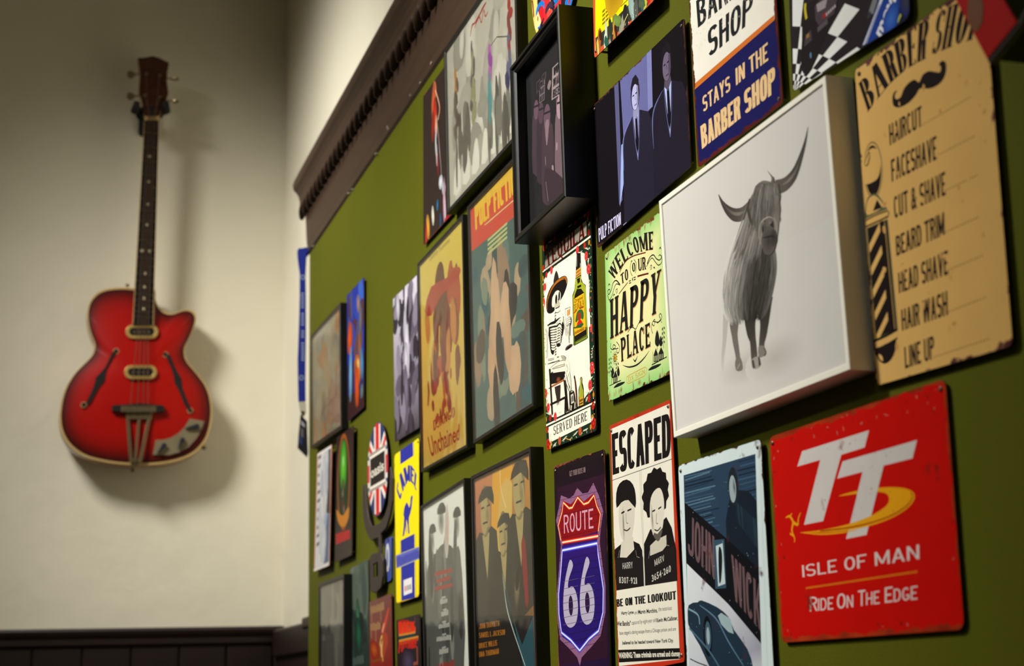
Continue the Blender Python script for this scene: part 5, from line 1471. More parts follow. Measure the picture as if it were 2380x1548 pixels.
# --- escaped wanted poster
def art_escaped(A):
    random.seed(6)
    A.z(1260, 900, 2.388)
    B = (24, 20, 20); W_ = (226, 222, 206)
    A.poly([(384, 232), (706, 92), (765, 1510), (425, 1548), (400, 900)], W_)
    A.text('ESCAPED', [(386, 262), (712, 140)], [(392, 488), (716, 382)], B, 'heavy')
    A.stroke([(382, 520), (722, 398)], .7, B, 0); A.stroke([(541, 462), (568, 1104)], .5, B, 0); A.stroke([(549, 459), (573, 1102)], .5, B, 0)
    # two plain mugshot stand-ins
    A.poly([(398, 905), (440, 870), (500, 850), (540, 870), (556, 905), (566, 1104), (404, 1130)], B, 0)
    A.poly([(440, 860), (505, 830), (512, 900), (470, 946), (432, 945)], (206, 200, 184), 0)
    A.poly([(425, 690), (440, 640), (480, 618), (512, 640), (514, 720), (505, 800), (490, 845), (455, 858), (432, 800)], (206, 200, 184), 3)
    A.poly([(414, 670), (412, 590), (430, 535), (470, 512), (505, 540), (520, 600), (518, 670), (480, 626), (440, 640)], B, 2)
    A.blotch((452, 760), 5, 20, (110, 104, 96), (206, 200, 184)); A.stroke([(440, 700), (458, 690)], 2.0, B, 0); A.stroke([(474, 686), (496, 676)], 2.0, B, 0); A.stroke([(466, 700), (468, 750), (478, 755)], 1.2, (120, 114, 104)); A.stroke([(454, 790), (472, 796), (490, 780)], 1.6, (60, 52, 48))
    A.poly([(566, 870), (600, 790), (640, 770), (690, 720), (720, 780), (745, 900), (752, 1070), (572, 1100)], B, 0)
    A.poly([(600, 880), (630, 850), (690, 820), (690, 880), (650, 930), (600, 945)], (196, 190, 174), 0)
    hair = []
    for k in range(26):
        a = k / 26 * 6.283; hair.append((630 + (68 + 9 * (k % 2)) * math.cos(a), 590 - 22 * math.cos(a) + (132 + 16 * (k % 2)) * math.sin(a)))
    A.poly(hair, B, 2)
    A.poly([(600, 640), (620, 580), (655, 560), (676, 620), (676, 720), (665, 800), (645, 850), (622, 830), (602, 760)], (214, 208, 192), 3)
    A.poly([(612, 800), (640, 815), (668, 780), (660, 830), (645, 856), (624, 836)], (90, 84, 76), 2)
    A.blotch((612, 730), 4, 18, (120, 114, 104), (214, 208, 192)); A.stroke([(612, 690), (628, 682)], 1.8, B, 0); A.stroke([(645, 676), (662, 664)], 1.8, B, 0); A.stroke([(636, 700), (634, 752), (644, 756)], 1.2, (120, 114, 104)); A.stroke([(624, 790), (642, 796), (660, 776)], 1.6, (60, 52, 48))
    A.poly([(400, 960), (560, 940), (566, 1104), (404, 1130)], (30, 26, 26)); A.poly([(566, 950), (735, 880), (752, 1075), (574, 1102)], (30, 26, 26))
    for p in ([(422, 948), (430, 905)], [(541, 946), (526, 940), (520, 905)], [(592, 950), (598, 908)], [(705, 880), (692, 876), (690, 842)]): A.stroke(p, .8, (150, 144, 134), 0)
    A.text('HARRY', [(446, 976), (502, 968)], [(448, 1010), (504, 1004)], (196, 190, 180), 'sans'); A.text('8307-921', [(427, 1052), (526, 1056)], [(428, 1088), (528, 1092)], (196, 190, 180), 'roman')
    A.text('MARV', [(624, 958), (676, 930)], [(626, 994), (680, 964)], (196, 190, 180), 'sans'); A.text('3654-260', [(608, 1044), (714, 986)], [(610, 1082), (716, 1024)], (196, 190, 180), 'roman')
    A.text('BE ON THE LOOKOUT', [(412, 1178), (744, 1130)], [(414, 1220), (746, 1178)], B, 'heavy')
    def ln(s, x0, y0, x1, y1, h, bold): A.text(s, [(x0, y0), (x1, y1)], [(x0, y0 + h), (x1, y1 + h)], B, 'b', bold)
    ln('Harry Lyme', 440, 1244, 508, 1238, 26, .03); ln('and', 513, 1240, 530, 1238, 22, 0); ln('Marvin Murchins,', 534, 1236, 641, 1226, 28, .03); ln('the notorious', 646, 1220, 720, 1212, 24, 0)
    ln('"Wet Bandits"', 412, 1298, 492, 1296, 28, .03); ln('captured by eight-year old', 497, 1296, 632, 1280, 30, 0); ln('Kevin McCallister,', 636, 1282, 754, 1268, 28, .03)
    ln('have staged a daring escape from a Chicago prison and are', 430, 1354, 743, 1330, 28, .005)
    ln('believed to be headed toward New York City.', 446, 1408, 730, 1394, 28, .03)
    A.poly([(420, 1458), (764, 1448), (768, 1508), (426, 1528)], B)
    ln_c = (226, 222, 206)
    A.text('WARNING: These criminals are armed and clumsy', [(424, 1472), (764, 1462)], [(428, 1516), (768, 1502)], ln_c, 'b', .03)
tin('tin_sign', 'white Escaped tin poster with two mugshots and red edges', 'sign', [(1416.5, 990), (1558.5, 928), (1592, 1538), (1438, 1568)], 0.005, (186, 50, 26), art_escaped, 0.006, dict(rust=((150, 40, 22), (190, 62, 34)), width=.0035, amp=.006), screws=(0, 1, 2))

# --- blue-black film tin (plain stand-in scene) with title
JQ = hang((1576.5, 1082), (1768, 1020.5), 0.300, 0.006)
def art_john(A):
    random.seed(8)
    A.z(1560, 860, 2.25)
    A.poly([(62, 552), (442, 432), (482, 1640), (95, 1640)], (40, 62, 84))
    for i in range(26):
        y = 560 + i * 17; A.stroke([(72, y), (200 + random.uniform(0, 60), y - 40 + random.uniform(-6, 6))], random.uniform(.5, 1.6), random.choice([(58, 88, 112), (20, 30, 44), (84, 116, 136)]), 0)
    for i in range(16):
        y = 480 + i * 24; A.stroke([(340 + random.uniform(0, 30), y), (450, y - 26)], random.uniform(.5, 1.4), random.choice([(58, 88, 112), (18, 28, 40)]), 0)
    # plain coat shape
    A.poly([(300, 700), (330, 640), (380, 630), (430, 660), (465, 760), (475, 1040), (400, 990), (290, 880)], (22, 32, 44), 2)
    A.disc((325, 610), 12, 20, (30, 36, 44)); A.disc((322, 622), 8, 14, (150, 166, 170)); A.blotch((330, 612), 4, 9, (40, 50, 58), (150, 166, 170))
    for i in range(12): A.stroke([(340 + i * 9, 690 + i * 8), (350 + i * 9, 800 + i * 12)], [.4, 1.6, .3], random.choice([(90, 130, 146), (52, 84, 104)]), 3)
    A.poly([(68, 690), (300, 890), (472, 1052), (478, 1440), (300, 1230), (80, 1020)], (16, 18, 24))
    A.text('JOHN', [(90, 752), (226, 872)], [(88, 958), (228, 1092)], (104, 80, 84), 'gothic'); A.text('WICK', [(314, 962), (470, 1126)], [(330, 1200), (470, 1366)], (104, 80, 84), 'gothic')
    A.poly([(222, 890), (278, 884), (288, 1140), (232, 1145)], (52, 78, 98)); A.poly([(234, 920), (270, 905), (284, 1118), (246, 1132)], (186, 204, 206)); A.poly([(250, 925), (264, 940), (268, 1000), (262, 1100), (252, 1110), (248, 1000)], (20, 28, 36), 2)
    A.poly([(82, 1012), (300, 1225), (480, 1442), (482, 1640), (92, 1640)], [(214, 220, 224), (196, 200, 208), (150, 152, 168), (214, 220, 224), (190, 196, 204)])
    # plain old car
    A.poly([(90, 1330), (92, 1230), (140, 1215), (160, 1205), (240, 1240), (300, 1290), (330, 1360), (400, 1460), (430, 1560), (420, 1640), (260, 1640), (150, 1440)], (30, 48, 64), 2)
    A.poly([(245, 1285), (262, 1270), (310, 1300), (328, 1380), (300, 1370), (262, 1330)], (150, 172, 178), 0); A.disc((192, 1392), 11, 21, (14, 18, 24)); A.disc((194, 1390), 7.5, 15, (60, 86, 104)); A.disc((194, 1390), 4, 9, (150, 170, 176))
    A.stroke([(150, 1230), (235, 1300), (300, 1420), (380, 1548)], [1, 2, 2, 1], (86, 120, 140)); A.stroke([(92, 1250), (140, 1280), (150, 1330)], 2.0, (120, 150, 166)); A.stroke([(96, 1350), (200, 1470), (280, 1600)], 2.4, (70, 100, 120)); A.stroke([(100, 1510), (140, 1530), (190, 1548)], 1.2, (40, 40, 54))
    Wt = (206, 222, 224)
    for q_ in ([(40, 500), (460, 366), (462, 432), (62, 552)], [(40, 500), (66, 548), (98, 1640), (78, 1640)], [(440, 400), (462, 372), (508, 1640), (478, 1640)]): A.poly(q_, Wt)
    for i in range(60): A.disc((random.uniform(80, 470), random.uniform(500, 1548)), random.uniform(.2, .7), random.uniform(.2, .7), (170, 190, 196), 0, 6, same=i % 4 > 0)
tin('tin_sign', 'tall white-bordered blue tin poster with a dark car and slanted title', 'sign', JQ, 0.006, (206, 222, 224), art_john, 0.007, dict(rust=((64, 24, 32), (84, 34, 40)), width=.0012, amp=.008, spots=.38), screws=(0, 1))

# --- white and navy barber shop sign
SQ = stand((1624.5, 391), (1822, 240), 0.290, 0.006)
def art_stays(A):
    A.z(1590, 0, 3.871)
    Cm = (226, 190, 138)
    A.poly([(84, 790), (812, 150), (905, 900), (134, 1500)], (24, 24, 84)); A.poly([(40, 20), (800, -700), (815, 170), (84, 812)], (234, 230, 218))
    A.poly([(76, 770), (812, 132), (814, 180), (86, 815)], (206, 112, 40))
    Bk = (32, 34, 36)
    A.text('SHOP', [(212, 268), (625, -75)], [(222, 520), (610, 190)], Bk, 'gothic'); A.text('BARBER', [(108, 10), (690, -490)], [(126, 252), (690, -220)], Bk, 'gothic')
    A.text('STAYS', [(164, 872), (412, 675)], [(172, 1012), (418, 812)], Cm, 'gothic'); A.text('IN', [(462, 618), (546, 556)], [(468, 770), (548, 700)], Cm, 'gothic'); A.text('THE', [(582, 518), (752, 378)], [(590, 668), (758, 542)], Cm, 'gothic')
    A.text('BARBER', [(146, 1138), (505, 850)], [(162, 1342), (510, 1062)], Cm, 'heavy'); A.text('SHOP', [(538, 822), (818, 590)], [(548, 1030), (822, 828)], Cm, 'heavy')
    random.seed(14)
    for i in range(80):               # flaked print
        x, y = random.uniform(160, 820), 0
        y = 1240 - (x - 160) * .8 + random.uniform(-360, 60)
        A.disc((x, y), random.uniform(.2, .6), random.uniform(.2, .9), (40, 34, 70) if random.random() < .7 else (196, 130, 100), random.random() * 3, 6, same=i % 4 > 0)
    for i in range(90):
        x = random.uniform(110, 620); y = 330 - (x - 110) * .8 + random.uniform(-200, 130)
        A.disc((x, y), random.uniform(.2, .7), random.uniform(.4, 1.9), (206, 202, 192), random.uniform(-.5, .5), 6, same=i % 4 > 0)
tin('tin_sign', 'cream and navy Barber Shop tin sign with an orange stripe', 'sign', SQ, 0.007, (60, 24, 22), art_stays, 0.006, dict(rust=((64, 20, 18), (104, 36, 26)), width=.004, amp=.010, scratch=.0), screws=(2,))

# --- chequered race tin
NQ = stand((1844.5, 215), (2117, 41), 0.200, 0.005)
def art_race(A):
    A.z(1580, 0, 3.87)
    A.poly([(980, 0), (1440, -380), (1700, 30), (1640, 400), (1020, 840)], (40, 32, 36))
    W_ = (228, 230, 228); Kk = (34, 28, 30)
    rows = 9
    O = Vector((1025, 842))
    for i in range(11):                # flag squares fan out from the corner
        for j in range(9):
            if (i + j) % 2: continue
            def pt(a, b_):
                ang = -1.62 + a * .118 + .004 * b_; r = 26 * (1.62 ** (b_ * .82)) - 10
                return (O.x + r * math.cos(ang) * (.95 + .05 * a), O.y + r * math.sin(ang))
            q_ = [pt(i, j), pt(i + 1, j), pt(i + 1, j + 1), pt(i, j + 1)]
            if min(p[1] for p in q_) < -380 or max(p[0] for p in q_) > 1760: continue
            A.poly(q_, W_, same=(i + j) > 0)
    A.poly([(1090, 600), (1100, 360), (1110, 100), (1200, 0), (1450, -160), (1400, 130), (1290, 400), (1200, 600), (1140, 680)], Kk, 2)
    A.poly([(1215, 60), (1260, 0), (1420, -40), (1390, 120), (1250, 230), (1222, 180)], (70, 60, 66)); A.poly([(1230, 40), (1330, -20), (1310, 70), (1240, 110)], (150, 140, 146)); A.poly([(1285, 130), (1315, 110), (1318, 150), (1288, 172)], (150, 40, 34)); A.scrawl([(1312, 122), (1405, 30)], [(1316, 150), (1408, 60)], 5, (170, 160, 164))
    A.stroke([(1130, 30), (1128, 90), (1140, 170)], 4, (196, 180, 40)); A.poly([(1130, 320), (1180, 270), (1190, 360), (1120, 420)], (70, 62, 66)); A.stroke([(1140, 335), (1165, 310)], 4, (150, 110, 50), 0); A.stroke([(1240, 270), (1330, 190)], 5, (84, 76, 84), 0); A.disc((1178, 498), 1.6, 3, (90, 130, 170))
    A.poly([(1640, 410), (1760, 100), (1830, -120), (2085, -320), (2085, 130), (1700, 388)], (28, 62, 150))
    A.poly([(1645, 410), (1770, 90), (1820, -60), (1850, -60), (1790, 90), (1680, 390)], (214, 218, 226)); A.stroke([(1668, 400), (1800, 40)], 1.2, (40, 60, 140), 0)
    A.text('movistar', [(1752, 285), (2010, -390)], [(1810, 345), (2070, -300)], (232, 234, 240), 'b', .04)
    A.poly([(1700, 110), (1740, -20), (1780, 0), (1740, 130)], (120, 124, 130)); A.stroke([(1690, 160), (1720, 110)], 4, (60, 60, 66), 0)
    A.poly([(1940, 200), (1980, 60), (2060, -40), (2075, 120), (2020, 190)], (20, 26, 60), 2); A.stroke([(1960, 200), (1980, 150), (1990, 130)], 2.4, (190, 200, 40)); A.blotch((1900, 170), 12, 14, (60, 110, 200), (28, 62, 150)); A.blotch((2030, 20), 8, 14, (60, 60, 70), (24, 40, 100))
tin('tin_sign', 'chequered flag motor racing tin sign with a blue corner', 'sign', NQ, 0.006, (40, 34, 38), art_race, 0.009, dict(rust=((40, 34, 34), (60, 50, 46)), width=.0, amp=.001), screws=())

# --- yellow film tin at the top
YQ = stand((1381.5, 136), (1521, 0), 0.290, 0.017)
def art_yellow(A):
    random.seed(15)
    A.z(1200, 0, 7)
    A.poly([(1278, -1500), (2190, -2400), (2175, 60), (1290, 840)], (236, 222, 8))
    A.poly([(1290, 620), (1450, 470), (1900, 0), (2180, -270), (2178, 60), (1300, 830)], (50, 52, 44))
    for x, y, rx, ry, c in ((1350, 680, 9, 15, (170, 96, 40)), (1330, 780, 5, 9, (226, 190, 90)), (1380, 600, 5, 10, (60, 30, 20)), (1455, 620, 6, 22, (206, 214, 190)), (1470, 690, 6, 10, (30, 90, 70)), (1540, 650, 7, 8, (150, 170, 180)), (1600, 430, 9, 16, (186, 130, 50)), (1615, 440, 5, 14, (60, 20, 16)), (1540, 500, 7, 14, (44, 50, 30)), (1640, 330, 12, 9, (110, 140, 60)), (1720, 420, 9, 12, (150, 150, 130)), (1780, 300, 10, 14, (36, 34, 34)), (1890, 130, 12, 20, (150, 176, 170)), (1950, 180, 10, 10, (84, 88, 80)), (2060, 130, 9, 10, (40, 90, 110)), (2100, 60, 8, 9, (180, 196, 60)), (2040, 60, 8, 8, (80, 96, 70)), (2150, 0, 6, 8, (190, 30, 24))):
        A.blotch((x, y), rx, ry, c, tuple(v * .8 + 10 for v in c), 11, .6)
    A.stroke([(1750, 440), (1770, 330), (1820, 230)], [1, 2.2, 1], (190, 180, 90)); A.stroke([(1570, 560), (1590, 420), (1600, 320)], [3, 2, 1], (216, 150, 60))
    for i in range(16): A.disc((random.uniform(1740, 1960), random.uniform(120, 420)), random.uniform(.3, .9), random.uniform(.4, 1.2), (226, 226, 220), 0, 6)
    Tb = (128, 104, 20)
    for i in range(4):
        y = 180 + i * 66; n_ = 3 + (3 - i)
        for k in range(8 - i):
            x0 = 1400 + k * 54; yy = y - k * 56
            A.poly([(x0, yy), (x0 + 46, yy - 48), (x0 + 46, yy - 8), (x0, yy + 40)], Tb, same=k > 0)
    A.stroke([(1700, 108), (1820, -10)], 1.4, Tb, 0)
    A.blotch((1600, -600), 50, 60, (40, 30, 20), (190, 150, 20))
tin('tin_sign', 'yellow tin poster with a strip of small scenes and orange-red edge', 'sign', YQ, 0.017, (196, 78, 44), art_yellow, 0.006, dict(rust=((190, 74, 44), (206, 88, 52)), width=.0025, amp=.004), screws=(3,))

# --- round comic sign at the top
def round_sign(name, label, cpx, r, off, art, base, wear=None):
    c = UY(cpx[0], cpx[1], off)
    e = thing(name, label, 'sign', (c.x, D - off, c.z - r))
    lp = [Vector((c.x + r * math.cos(i * math.pi / 24), c.z + r * math.sin(i * math.pi / 24))) for i in range(48)]
    MB().prism([(p.x, D - off, p.y) for p in lp], (0, .0012, 0)).build('plate', PLATE_EDGE, e)
    MB().tube([(c.x, D - off + .0012, c.z), (c.x, D + .0005, c.z)], .004, 8).build('spacer', SCREW, e)
    A = Art(off); A.raw(lp, base); art(A, Vector((c.x, c.z)), r)
    A.build('print', print_mat(name + '_print', 9.0, 9.0, width=-1, amp=0, grime=.04), e, (c.x - 4.5, c.z - 4.5))
    return e
def art_comic(A, c, r):
    A.z(1200, 0, 7)
    S = (240, 196, 110)
    for dx in (-.5, 0, .5):
        for dz in (-.6, -.1, .45):
            o = c + Vector((dx * r, dz * r))
            A.disc(o, r * 260, r * 330, (30, 24, 40), 0, 16, metric=True); A.disc(o + Vector((.01, -.012)), r * 210, r * 270, random.choice([(232, 170, 90), (206, 40, 44), (30, 110, 190)]), 0, 16, metric=True)
    A.poly([(320, 200), (345, 90), (400, 20), (440, 15), (458, 60), (452, 150), (420, 90), (380, 120), (350, 200), (325, 270)], (24, 110, 190), 2); A.poly([(372, 180), (400, 110), (432, 100), (445, 170), (440, 290), (410, 360), (385, 290)], (206, 28, 40), 2)
    A.poly([(320, 280), (360, 230), (395, 300), (400, 380), (350, 460), (320, 490), (300, 420), (318, 350)], (250, 216, 140), 2); A.disc((352, 305), 2.2, 4.6, (120, 24, 24)); A.stroke([(390, 400), (380, 440), (350, 455)], 3, (24, 110, 190))
    A.poly([(470, 190), (500, 80), (560, 15), (590, 40), (592, 130), (560, 120), (510, 180), (480, 240)], (60, 40, 60), 2); A.poly([(500, 230), (530, 160), (580, 150), (590, 210), (520, 290)], (206, 70, 60), 2)
    A.stroke([(262, 0), (275, 120), (285, 280)], 5, (110, 40, 30)); A.stroke([(620, 90), (650, 40), (690, 0)], 4, (40, 100, 150)); A.stroke([(850, 60), (868, 10), (880, -60)], 6, (186, 30, 36)); A.poly([(760, 0), (810, -10), (790, 45), (768, 35)], (50, 24, 30)); A.stroke([(700, 50), (712, 10), (712, -40)], 4, (206, 40, 44))
cj = (1288, -62)
rj = (UY(1245, 71, .006) - UY(cj[0], cj[1], .006)).length
round_sign('round_tin_sign', 'round comic tin sign with red and blue faces above the deep black frame', cj, rj, 0.006, art_comic, (236, 190, 104))

# --- deep black shadow box
BD = 0.055
lo_, hi_ = 0.0, 0.09
tgt = UY(1377, 462, 0.0).x
for _ in range(40):
    BD = (lo_ + hi_) / 2
    if UY(1313, 457, BD).x > tgt: lo_ = BD
    else: hi_ = BD
if not 0.02 < BD < 0.085: BD = 0.05
M_BOX = plain('satin_black_box_frame', (20, 19, 18), 0.34, 0, .2, 40)
def art_beer(A):
    random.seed(19)
    A.z(1180, 80, 3.096)
    A.poly([(190, 200), (405, -40), (430, 1120), (200, 1300)], (26, 22, 28))
    P_ = (112, 88, 100); Pd = (64, 46, 58)
    def placard(q_, lines, c):
        A.poly(q_, c)
        a, b_, c_, d = [Vector(p) for p in q_]; n_ = len(lines)
        for i, s in enumerate(lines):
            t0, t1 = (i + .12) / n_, (i + .88) / n_
            A.text(s, [tuple(a.lerp(d, t0).lerp(b_.lerp(c_, t0), .1)), tuple(a.lerp(d, t0).lerp(b_.lerp(c_, t0), .92))], [tuple(a.lerp(d, t1).lerp(b_.lerp(c_, t1), .1)), tuple(a.lerp(d, t1).lerp(b_.lerp(c_, t1), .92))], (30, 24, 30), 'heavy')
    placard([(322, 240), (400, 165), (400, 420), (316, 475)], ['WE', 'WANT', 'BEER'], (150, 132, 136)); placard([(228, 345), (270, 310), (266, 470), (228, 498)], ['WE', 'WANT', 'BEER'], (106, 92, 98)); placard([(248, 290), (278, 266), (276, 320), (246, 345)], ['WE'], (70, 60, 66)); placard([(205, 345), (236, 318), (236, 400), (208, 430)], ['WE'], (60, 52, 58))
    A.stroke([(352, 460), (356, 800)], 2.0, (130, 110, 118), 0); A.stroke([(238, 490), (240, 710)], 1.4, (84, 70, 78), 0)
    def man(x, y, h, c):
        A.poly([(x - h * .05, y + h * .2), (x, y + h * .15), (x + h * .06, y + h * .17), (x + h * .08, y + h * .5), (x + h * .06, y + h), (x - h * .05, y + h * 1.04), (x - h * .06, y + h * .5)], c, 2); A.disc((x, y + h * .09), h * .022, h * .030, tuple(min(255, v * 1.5) for v in c)); A.stroke([(x - h * .035, y + h * .05), (x + h * .035, y + h * .02)], 3, (34, 28, 34), 0)
    man(205, 500, 480, Pd); man(240, 520, 520, (52, 38, 48)); man(284, 540, 640, Pd); man(374, 470, 560, P_)
    A.poly([(345, 820), (380, 780), (405, 830), (402, 1040), (380, 1010)], P_, 2); A.poly([(270, 640), (292, 610), (298, 650), (285, 800), (275, 760)], (130, 106, 116), 2); A.disc((354, 805), 3.6, 6, (150, 128, 134)); A.poly([(318, 945), (330, 945), (332, 1000), (322, 1000)], (150, 130, 138), 2); A.stroke([(330, 1000), (340, 1095)], 1.6, (120, 96, 106), 0)
    A.poly([(262, 1000), (300, 960), (400, 1040), (410, 1120), (290, 1230)], (54, 38, 48), 2); A.stroke([(275, 1060), (292, 1200)], 2.4, (110, 88, 98)); A.poly([(285, 380), (300, 330), (314, 340), (300, 400)], (130, 112, 118), 2); A.stroke([(272, 880), (274, 940)], 3, (120, 100, 110), 0)
framed('shadow_box', 'deep black shadow box with a dim We Want Beer photograph', [(1184, 157), (1296, 9), (1313, 457), (1195, 567)], BD, 0.014, M_BOX, (24, 21, 25), art_beer, recess=0.020, lip=0.006, pane=M_MATTE)

# ---------------------------------------------------------------- framed film posters: plain stand-in pictures in the posters' colours
def wash(A, quad, n, cols, rx=(6, 18), ry=(8, 26), seed=1):
    """loose soft patches of colour inside a pixel quad"""
    random.seed(seed)
    a, b_, c, d = [Vector(q) for q in quad]
    for i in range(n):
        u, v_ = random.random(), random.random()
        p = a.lerp(b_, u).lerp(d.lerp(c, u), v_)
        k = random.choice(cols)
        A.blotch(tuple(p), random.uniform(*rx), random.uniform(*ry), k, tuple(x * .85 + 14 for x in k), 12, .3)
def art_pulp(A):
    A.z(940, 380, 2.092)
    A.poly([(318, 430), (605, 160), (625, 1170), (345, 1340)], (70, 96, 92))
    wash(A, [(340, 460), (590, 330), (610, 1130), (355, 1280)], 46, [(64, 92, 92), (96, 118, 108), (150, 120, 96), (52, 74, 78), (176, 150, 120), (84, 70, 60), (40, 84, 94), (120, 132, 112)], (12, 34), (14, 44), 31)
    wash(A, [(420, 640), (540, 560), (570, 1120), (430, 1240)], 12, [(206, 166, 130), (198, 154, 118), (36, 34, 34), (44, 40, 38)], (14, 30), (30, 60), 32)
    A.poly([(318, 200), (535, -30), (545, 250), (325, 430)], (196, 70, 54))
    A.poly([(340, 190), (530, 0), (532, 60), (345, 240)], (214, 170, 60))
    A.text('PULP FICTION', [(340, 205), (560, 0)], [(346, 325), (566, 120)], (222, 178, 52), 'heavy'); A.stroke([(390, 300), (530, 180)], 2, (210, 190, 130), 0)
    for i in range(4): A.stroke([(405, 375 + i * 22), (500, 290 + i * 22)], 4, (176, 182, 120), 0)
framed('framed_poster', 'black framed poster with a yellow title on a red banner', [(1085.5, 481), (1222, 335), (1239, 944), (1100, 1032)], 0.016, 0.006, M_BLACKFRAME, (180, 160, 130), art_pulp, recess=.004)
def art_west(A):
    A.z(940, 380, 2.092)
    A.poly([(70, 500), (272, 280), (292, 1370), (90, 1490)], [(212, 186, 84), (206, 180, 70), (190, 150, 64), (198, 160, 72)])
    wash(A, [(100, 640), (262, 540), (268, 980), (110, 1080)], 40, [(150, 50, 26), (120, 60, 30), (86, 44, 26), (170, 70, 36), (110, 34, 20), (190, 120, 50)], (9, 24), (16, 46), 41)
    A.poly([(150, 560), (170, 480), (190, 500), (200, 640), (200, 760), (150, 780)], (96, 52, 28), 2); A.poly([(100, 720), (130, 600), (200, 560), (268, 500), (262, 560), (180, 640), (130, 740)], (160, 54, 34), 2)
    wash(A, [(110, 1080), (230, 1000), (240, 1220), (130, 1290)], 16, [(150, 56, 30), (170, 84, 40), (130, 44, 26)], (6, 14), (8, 18), 42)
    A.text('Unchained', [(112, 1330), (268, 1265)], [(130, 1430), (268, 1345)], (140, 50, 28), 'b', .02); A.text('DJANGO', [(140, 1250), (245, 1180)], [(142, 1300), (245, 1230)], (140, 50, 28), 'gothic')
    A.text('Quentin Tarantino', [(118, 455), (220, 358)], [(122, 482), (220, 385)], (120, 96, 40), 'b', .01)
framed('framed_poster', 'black framed ochre western poster with brown script title', [(969.5, 613), (1074, 498), (1085, 1040), (978.5, 1098)], 0.015, 0.0055, M_BLACKFRAME, (206, 178, 80), art_west, recess=.004)
def art_band(A):
    A.z(960, 0, 5.529)
    random.seed(51)
    A.poly([(460, 660), (880, 0), (1300, -700), (1310, 780), (1245, 1800), (490, 2600)], (176, 170, 158))
    wash(A, [(480, 640), (1280, -300), (1240, 1500), (500, 2500)], 44, [(190, 184, 172), (150, 145, 134), (206, 200, 188), (170, 164, 152)], (14, 40), (20, 50), 52)
    for i in range(7):                 # pale road bands
        x = 520 + i * 120
        A.poly([(x, 2500 - i * 130), (x + 30, 2100 - i * 130), (x + 70, 2050 - i * 130), (x + 95, 2420 - i * 140)], (214, 209, 196), 2)
    wash(A, [(540, 1550), (1240, 1150), (1240, 1700), (560, 2150)], 22, [(96, 92, 84), (120, 115, 106), (84, 80, 74)], (6, 14), (24, 50), 53)
    for x, y, h, cs in ((560, 1000, 800, [(96, 82, 70), (176, 116, 50), (80, 66, 60)]), (770, 660, 900, [(84, 82, 88), (140, 138, 100), (96, 84, 78)]), (980, 680, 800, [(170, 90, 160), (140, 60, 150), (70, 140, 140)]), (1230, 60, 1100, [(120, 50, 44), (90, 90, 120), (150, 40, 36), (40, 44, 80)])):
        for i in range(9):
            kk = random.choice(cs); A.blotch((x + random.uniform(-18, 18), y + h * (i / 9)), random.uniform(7, 13), random.uniform(12, 22), kk, tuple(v * .8 + 25 for v in kk), 10, .4)
    A.stroke([(735, 470), (760, 330), (790, 300), (830, 240), (860, 180), (900, 100), (940, 30)], [3, 5, 3, 6, 4, 6, 3], (150, 46, 36)); A.stroke([(790, 360), (850, 220), (880, 290), (910, 130), (930, 210), (965, 150)], 3, (160, 50, 40)); A.stroke([(1080, 475), (1210, 468)], 2, (70, 66, 60), 0); A.stroke([(1000, 590), (1080, 470)], 2, (84, 80, 74), 0)
framed('framed_poster', 'black framed pale grey crosswalk poster just below the cornice', [(1031, 116), (1196, -130), (1206, 314), (1039, 498)], 0.018, 0.007, M_BLACKFRAME, (176, 170, 158), art_band, recess=.004)
def art_trio(A):
    A.z(940, 960, 2.633)
    A.poly([(105, 600), (358, 440), (372, 1700), (110, 1700)], (234, 232, 224))
    random.seed(61)
    for x, y, s in ((170, 720, .9), (225, 600, 1.1), (320, 620, 1.0)):
        A.blotch((x, y + 60), 16 * s, 24 * s, (84, 84, 80), (196, 193, 185), 14, .2); A.poly([(x - 22 * s, y + 20), (x - 12 * s, y - 36 * s), (x + 14 * s, y - 46 * s), (x + 26 * s, y + 6)], (66, 66, 64), 2)
    A.poly([(130, 1700), (140, 960), (190, 860), (250, 790), (320, 860), (352, 960), (360, 1700)], (88, 88, 84), 2)
    wash(A, [(150, 900), (345, 820), (355, 1540), (150, 1548)], 26, [(70, 70, 68), (110, 110, 104), (140, 138, 130), (54, 54, 52), (90, 90, 86)], (8, 20), (20, 60), 62)
    wash(A, [(112, 900), (140, 880), (135, 1548), (112, 1548)], 6, [(120, 120, 114), (90, 90, 86)], (4, 8), (30, 60), 64)
    A.blotch((260, 720), 16, 40, (206, 160, 150), (204, 198, 188))
    R = (160, 50, 40)
    for i, y in enumerate((975, 1020, 1065)): A.poly([(184 + (i == 1) * 10, y), (292 - (i == 1) * 12, y - 26), (293 - (i == 1) * 12, y - 2), (186 + (i == 1) * 10, y + 24)], R)
    for s, y, x0, x1 in (('-----', 1135, 218, 264), ('-----', 1210, 226, 270), ('-------', 1285, 210, 276), ('---------', 1362, 198, 288), ('------', 1442, 214, 270)):
        A.scrawl([(x0, y + 4), (x1, y - 8)], [(x0, y + 38), (x1, y + 26)], len(s), (196, 194, 186)); A.poly([((x0 + x1) / 2 - 12, y - 10), ((x0 + x1) / 2 + 12, y - 16), ((x0 + x1) / 2 + 12, y - 4), ((x0 + x1) / 2 - 12, y + 2)], (176, 174, 166))
    A.scrawl([(186, 1536), (306, 1506)], [(186, 1640), (306, 1612)], 7, R)
XQ = hang((976, 1177), (1078, 1111), 0.40, 0.018)
framed('framed_poster', 'black framed pale poster of dark hatted men with red lettering', XQ, 0.018, 0.0055, M_BLACKFRAME, (234, 232, 224), art_trio, recess=.005)
